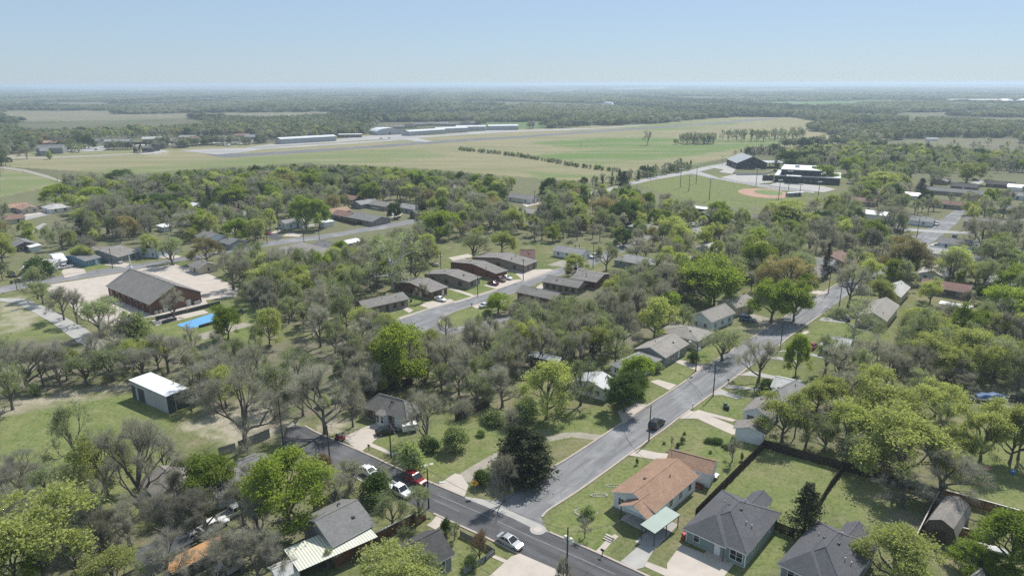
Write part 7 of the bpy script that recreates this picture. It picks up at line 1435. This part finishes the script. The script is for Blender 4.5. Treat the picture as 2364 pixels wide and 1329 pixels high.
def plant(t, label):
    _, x, y, h, ws, kind, _, _ = t; v = int(abs(x*7.3+y*3.1)*10) % NV[kind]; trunk, crown, both = KINDS[kind][v]
    nomh = 10. if kind not in ('bush', 'darkbush', 'baremass') else 7.8
    e = thing(NAMES[kind], label, 'shrub' if kind in ('bush', 'darkbush', 'baremass') else 'tree', (x, y, 0), (x*1.7+y) % 6.28, WORDS[kind]+'s'); sc = (ws, ws, h/nomh)
    link_mesh('stem' if kind in ('bush', 'darkbush', 'baremass') else 'trunk', trunk, e, sc=sc)
    link_mesh('foliage' if kind in ('bush', 'darkbush') else 'crown', crown, e, sc=sc)
for i, t in enumerate(IND): plant(t, TL[i])
# ---- everything past the 300 that show largest: one object per kind of cover, instanced ----------
protos = bpy.data.collections.new('tree_stock'); PROTO = {}
order = []
for k in NV:
    for v in range(NV[k]): order.append((k, v))
for i, (k, v) in enumerate(order):
    o = bpy.data.objects.new('stock_%03d' % i, KINDS[k][v][2]); protos.objects.link(o); PROTO[(k, v)] = i
def scatter(name, label, cat, rows, coll):
    """rows: x, y, z, sx, sz, rot, index"""
    A = np.array(rows, float); me = bpy.data.meshes.new(name); me.vertices.add(len(A)); me.vertices.foreach_set('co', A[:, :3].astype(np.float32).ravel())
    at = me.attributes.new('sc', 'FLOAT_VECTOR', 'POINT'); at.data.foreach_set('vector', np.stack([A[:, 3], A[:, 3], A[:, 4]], 1).astype(np.float32).ravel())
    at = me.attributes.new('ro', 'FLOAT_VECTOR', 'POINT'); at.data.foreach_set('vector', np.stack([A[:, 0]*0, A[:, 0]*0, A[:, 5]], 1).astype(np.float32).ravel())
    at = me.attributes.new('ix', 'INT', 'POINT'); at.data.foreach_set('value', A[:, 6].astype(np.int32))
    o = bpy.data.objects.new(name, me); COL.objects.link(o); ng = bpy.data.node_groups.new(name, 'GeometryNodeTree')
    ng.interface.new_socket('Geometry', in_out='INPUT', socket_type='NodeSocketGeometry'); ng.interface.new_socket('Geometry', in_out='OUTPUT', socket_type='NodeSocketGeometry')
    gi = ng.nodes.new('NodeGroupInput'); go = ng.nodes.new('NodeGroupOutput'); ip = ng.nodes.new('GeometryNodeInstanceOnPoints'); ci = ng.nodes.new('GeometryNodeCollectionInfo'); ci.inputs[0].default_value = coll; ci.inputs[1].default_value = True; ci.inputs[2].default_value = True
    def na(nm, ty):
        a = ng.nodes.new('GeometryNodeInputNamedAttribute'); a.data_type = ty; a.inputs[0].default_value = nm; return a.outputs[0]
    L = ng.links.new; L(gi.outputs[0], ip.inputs['Points']); L(ci.outputs[0], ip.inputs['Instance']); ip.inputs['Pick Instance'].default_value = True
    L(na('ix', 'INT'), ip.inputs['Instance Index']); L(na('ro', 'FLOAT_VECTOR'), ip.inputs['Rotation']); L(na('sc', 'FLOAT_VECTOR'), ip.inputs['Scale']); L(ip.outputs[0], go.inputs[0])
    md = o.modifiers.new('scatter', 'NODES'); md.node_group = ng; tag(o, label, cat, None, 'stuff'); return o
rows = []
for t in REST:
    _, x, y, h, ws, kind, _, _ = t; v = int(abs(x*7.3+y*3.1)*10) % NV[kind]; nomh = 10. if kind not in ('bush', 'darkbush', 'baremass') else 7.8
    rows.append((x, y, 0, ws, h/nomh, (x*1.7+y) % 6.28, PROTO[(kind, v)]))
scatter('neighbourhood_woods', 'mixed bare and budding trees massed between the houses farther back', 'woods', rows, protos)
# ---- distant woods: clumps of crowns out to the horizon -------------------------------------------
clumps = bpy.data.collections.new('clump_stock')
def clump(i, kindmix, n=14):
    g = np.random.default_rng(300+i); V = []; Q = []; MI = []; o = 0
    mats = [M['far_olive'], M['twig'], M['far_dark'], M['far_green'], M['bark']]
    for k in range(n):
        c = np.array([*g.uniform(-11, 11, 2), 0]); h = g.uniform(7, 12); r = g.uniform(3, 5.2); m = int(g.choice(4, p=kindmix)); nl = 240; th = g.uniform(0, 6.28, nl); ct = g.uniform(-.35, 1, nl); st = np.sqrt(1-ct**2); rr = g.uniform(.75, 1.05, nl)
        p = c+np.stack([r*rr*st*np.cos(th), r*rr*st*np.sin(th), h*.58+h*.42*rr*ct], 1); lv, lq = leaves(p, .56, g); V.append(lv); Q.append(lq+o); o += len(lv); MI += [m]*len(lq)
        sv, sq = segs_mesh([(c, c+np.array([0, 0, h*.6]), .25, .12)]); V.append(sv); Q.append(sq+o); o += len(sv); MI += [4]*len(sq)
    me = npmesh('clump', np.concatenate(V), np.concatenate(Q), [], mats, MI); ob = bpy.data.objects.new('clump_%02d' % i, me); clumps.objects.link(ob)
MIX = [(.15,.05,.75,.05),(.35,.15,.4,.1),(.55,.25,.1,.1),(.45,.2,.1,.25),(.35,.55,.05,.05),(.15,.8,.03,.02)]
for i, mx in enumerate(MIX): clump(i, mx)
FARCLEAR = [[(-200,385),(0,385),(300,402),(500,386),(700,376),(960,388),(1200,408),(1370,420),(1560,388),(1640,372),(1800,345),(1880,340),(2564,330),(2564,900),(-200,900)], AIRFIELD, [(205,322),(300,320),(420,316),(600,312),(600,328),(420,334),(205,338)], [(85,338),(155,338),(155,360),(85,360)], [(0,390),(88,408),(75,445),(30,462),(0,465)], AIRFIELD, LEFTFIELD]+[p for v, p in FIELDS]+[p for v, p in GREENF]+[[(840,318),(840,300),(930,298),(1060,292),(1130,288),(1210,288),(1210,306),(900,322)],[(850,300),(870,283),(1100,280),(1110,290),(930,300)],[(150,350),(200,318),(420,318),(620,312),(640,322),(420,336),(200,348)],[(1600,357),(1790,357),(1800,400),(1600,400)],[(1390,236),(1420,236),(1420,250),(1390,250)],[(80,335),(155,335),(155,360),(80,360)]]
rows = []; g3 = np.random.default_rng(77); NP = 60000
lr = g3.uniform(math.log(480), math.log(26000), NP); an = g3.uniform(R(-46), R(46), NP); r = np.exp(lr); X = np.sin(an)*r; Y = np.cos(an)*r
sp = np.maximum(15, r*.010); keep = g3.random(NP) < np.clip((r*r*R(92)*math.log(26000/480))/(sp*sp)/NP*1.15, 0, 1); 
pxb = P(np.stack([X, Y, 0*X], 1)); keep &= (pxb[:, 0] > -80) & (pxb[:, 0] < 2444)
for c in FARCLEAR: keep &= ~inpoly(pxb, c)
# the mid ground west and east is already planted tree by tree
for c in [w[0] for w in WOODS[8:]]: keep &= ~(inpoly(pxb, c) & (r < 620))
# open pasture gaps
dens = np.sin(X/310+1.3)*np.cos(Y/420+.4)+.6*np.sin(X/130+Y/190); gap = (dens > .8) & (r > 900); keep &= ~gap
for x, y, rr_ in zip(X[keep], Y[keep], r[keep]):
    s = max(.62, rr_*.010/15*.9); zt = np.clip((rr_-7000)/9000, 0, 1)
    z = zt*(18*(np.sin(x/2100+1)*np.cos(y/2730+2)+.5*np.sin(x/913+y/1235+3))+12*(np.sin(x/900+2.2)*np.cos(y/1170+4.4)+.5*np.sin(x/391+y/529+6.6))+8)
    rows.append((x, y, z-.5, s, float(np.clip(g3.uniform(.75, 1.15), .5, 1.6)), g3.uniform(0, 6.28), int(np.clip(2.5+2.2*math.sin(x/170+1)*math.cos(y/(120+rr_*.1))+1.3*math.sin(x/61+y/(83+rr_*.05))+g3.normal()*.9, 0, len(MIX)-.01))))
scatter('distant_woods', 'hazy woodland stretching from beyond the airfield to the horizon', 'woods', rows, clumps)
print('SEGS', {k: [(len(t[0].polygons), len(t[1].polygons)) for t in v] for k, v in KINDS.items()}); print('TREES', len(TREES), 'IND', len(IND), 'CLUMPS', len(rows), 'LANDMARKS', len(LAND))
# ================================================================= HAZE
hz = MB().box(-32000, 32000, -200, 58000, -60, 78).build('haze', [])
m = bpy.data.materials.new('haze_air'); m.use_nodes = True; n = m.node_tree; n.nodes.clear(); out = n.nodes.new('ShaderNodeOutputMaterial'); pv = n.nodes.new('ShaderNodeVolumePrincipled')
pv.inputs['Color'].default_value = (0.68, 0.82, 0.98, 1); pv.inputs['Density'].default_value = 0.00016; pv.inputs['Anisotropy'].default_value = 0.25; n.links.new(pv.outputs[0], out.inputs['Volume'])
hz.data.materials.append(m); hz['kind'] = 'stuff'; hz['label'] = 'thin blue haze over the plain'; hz['category'] = 'haze'
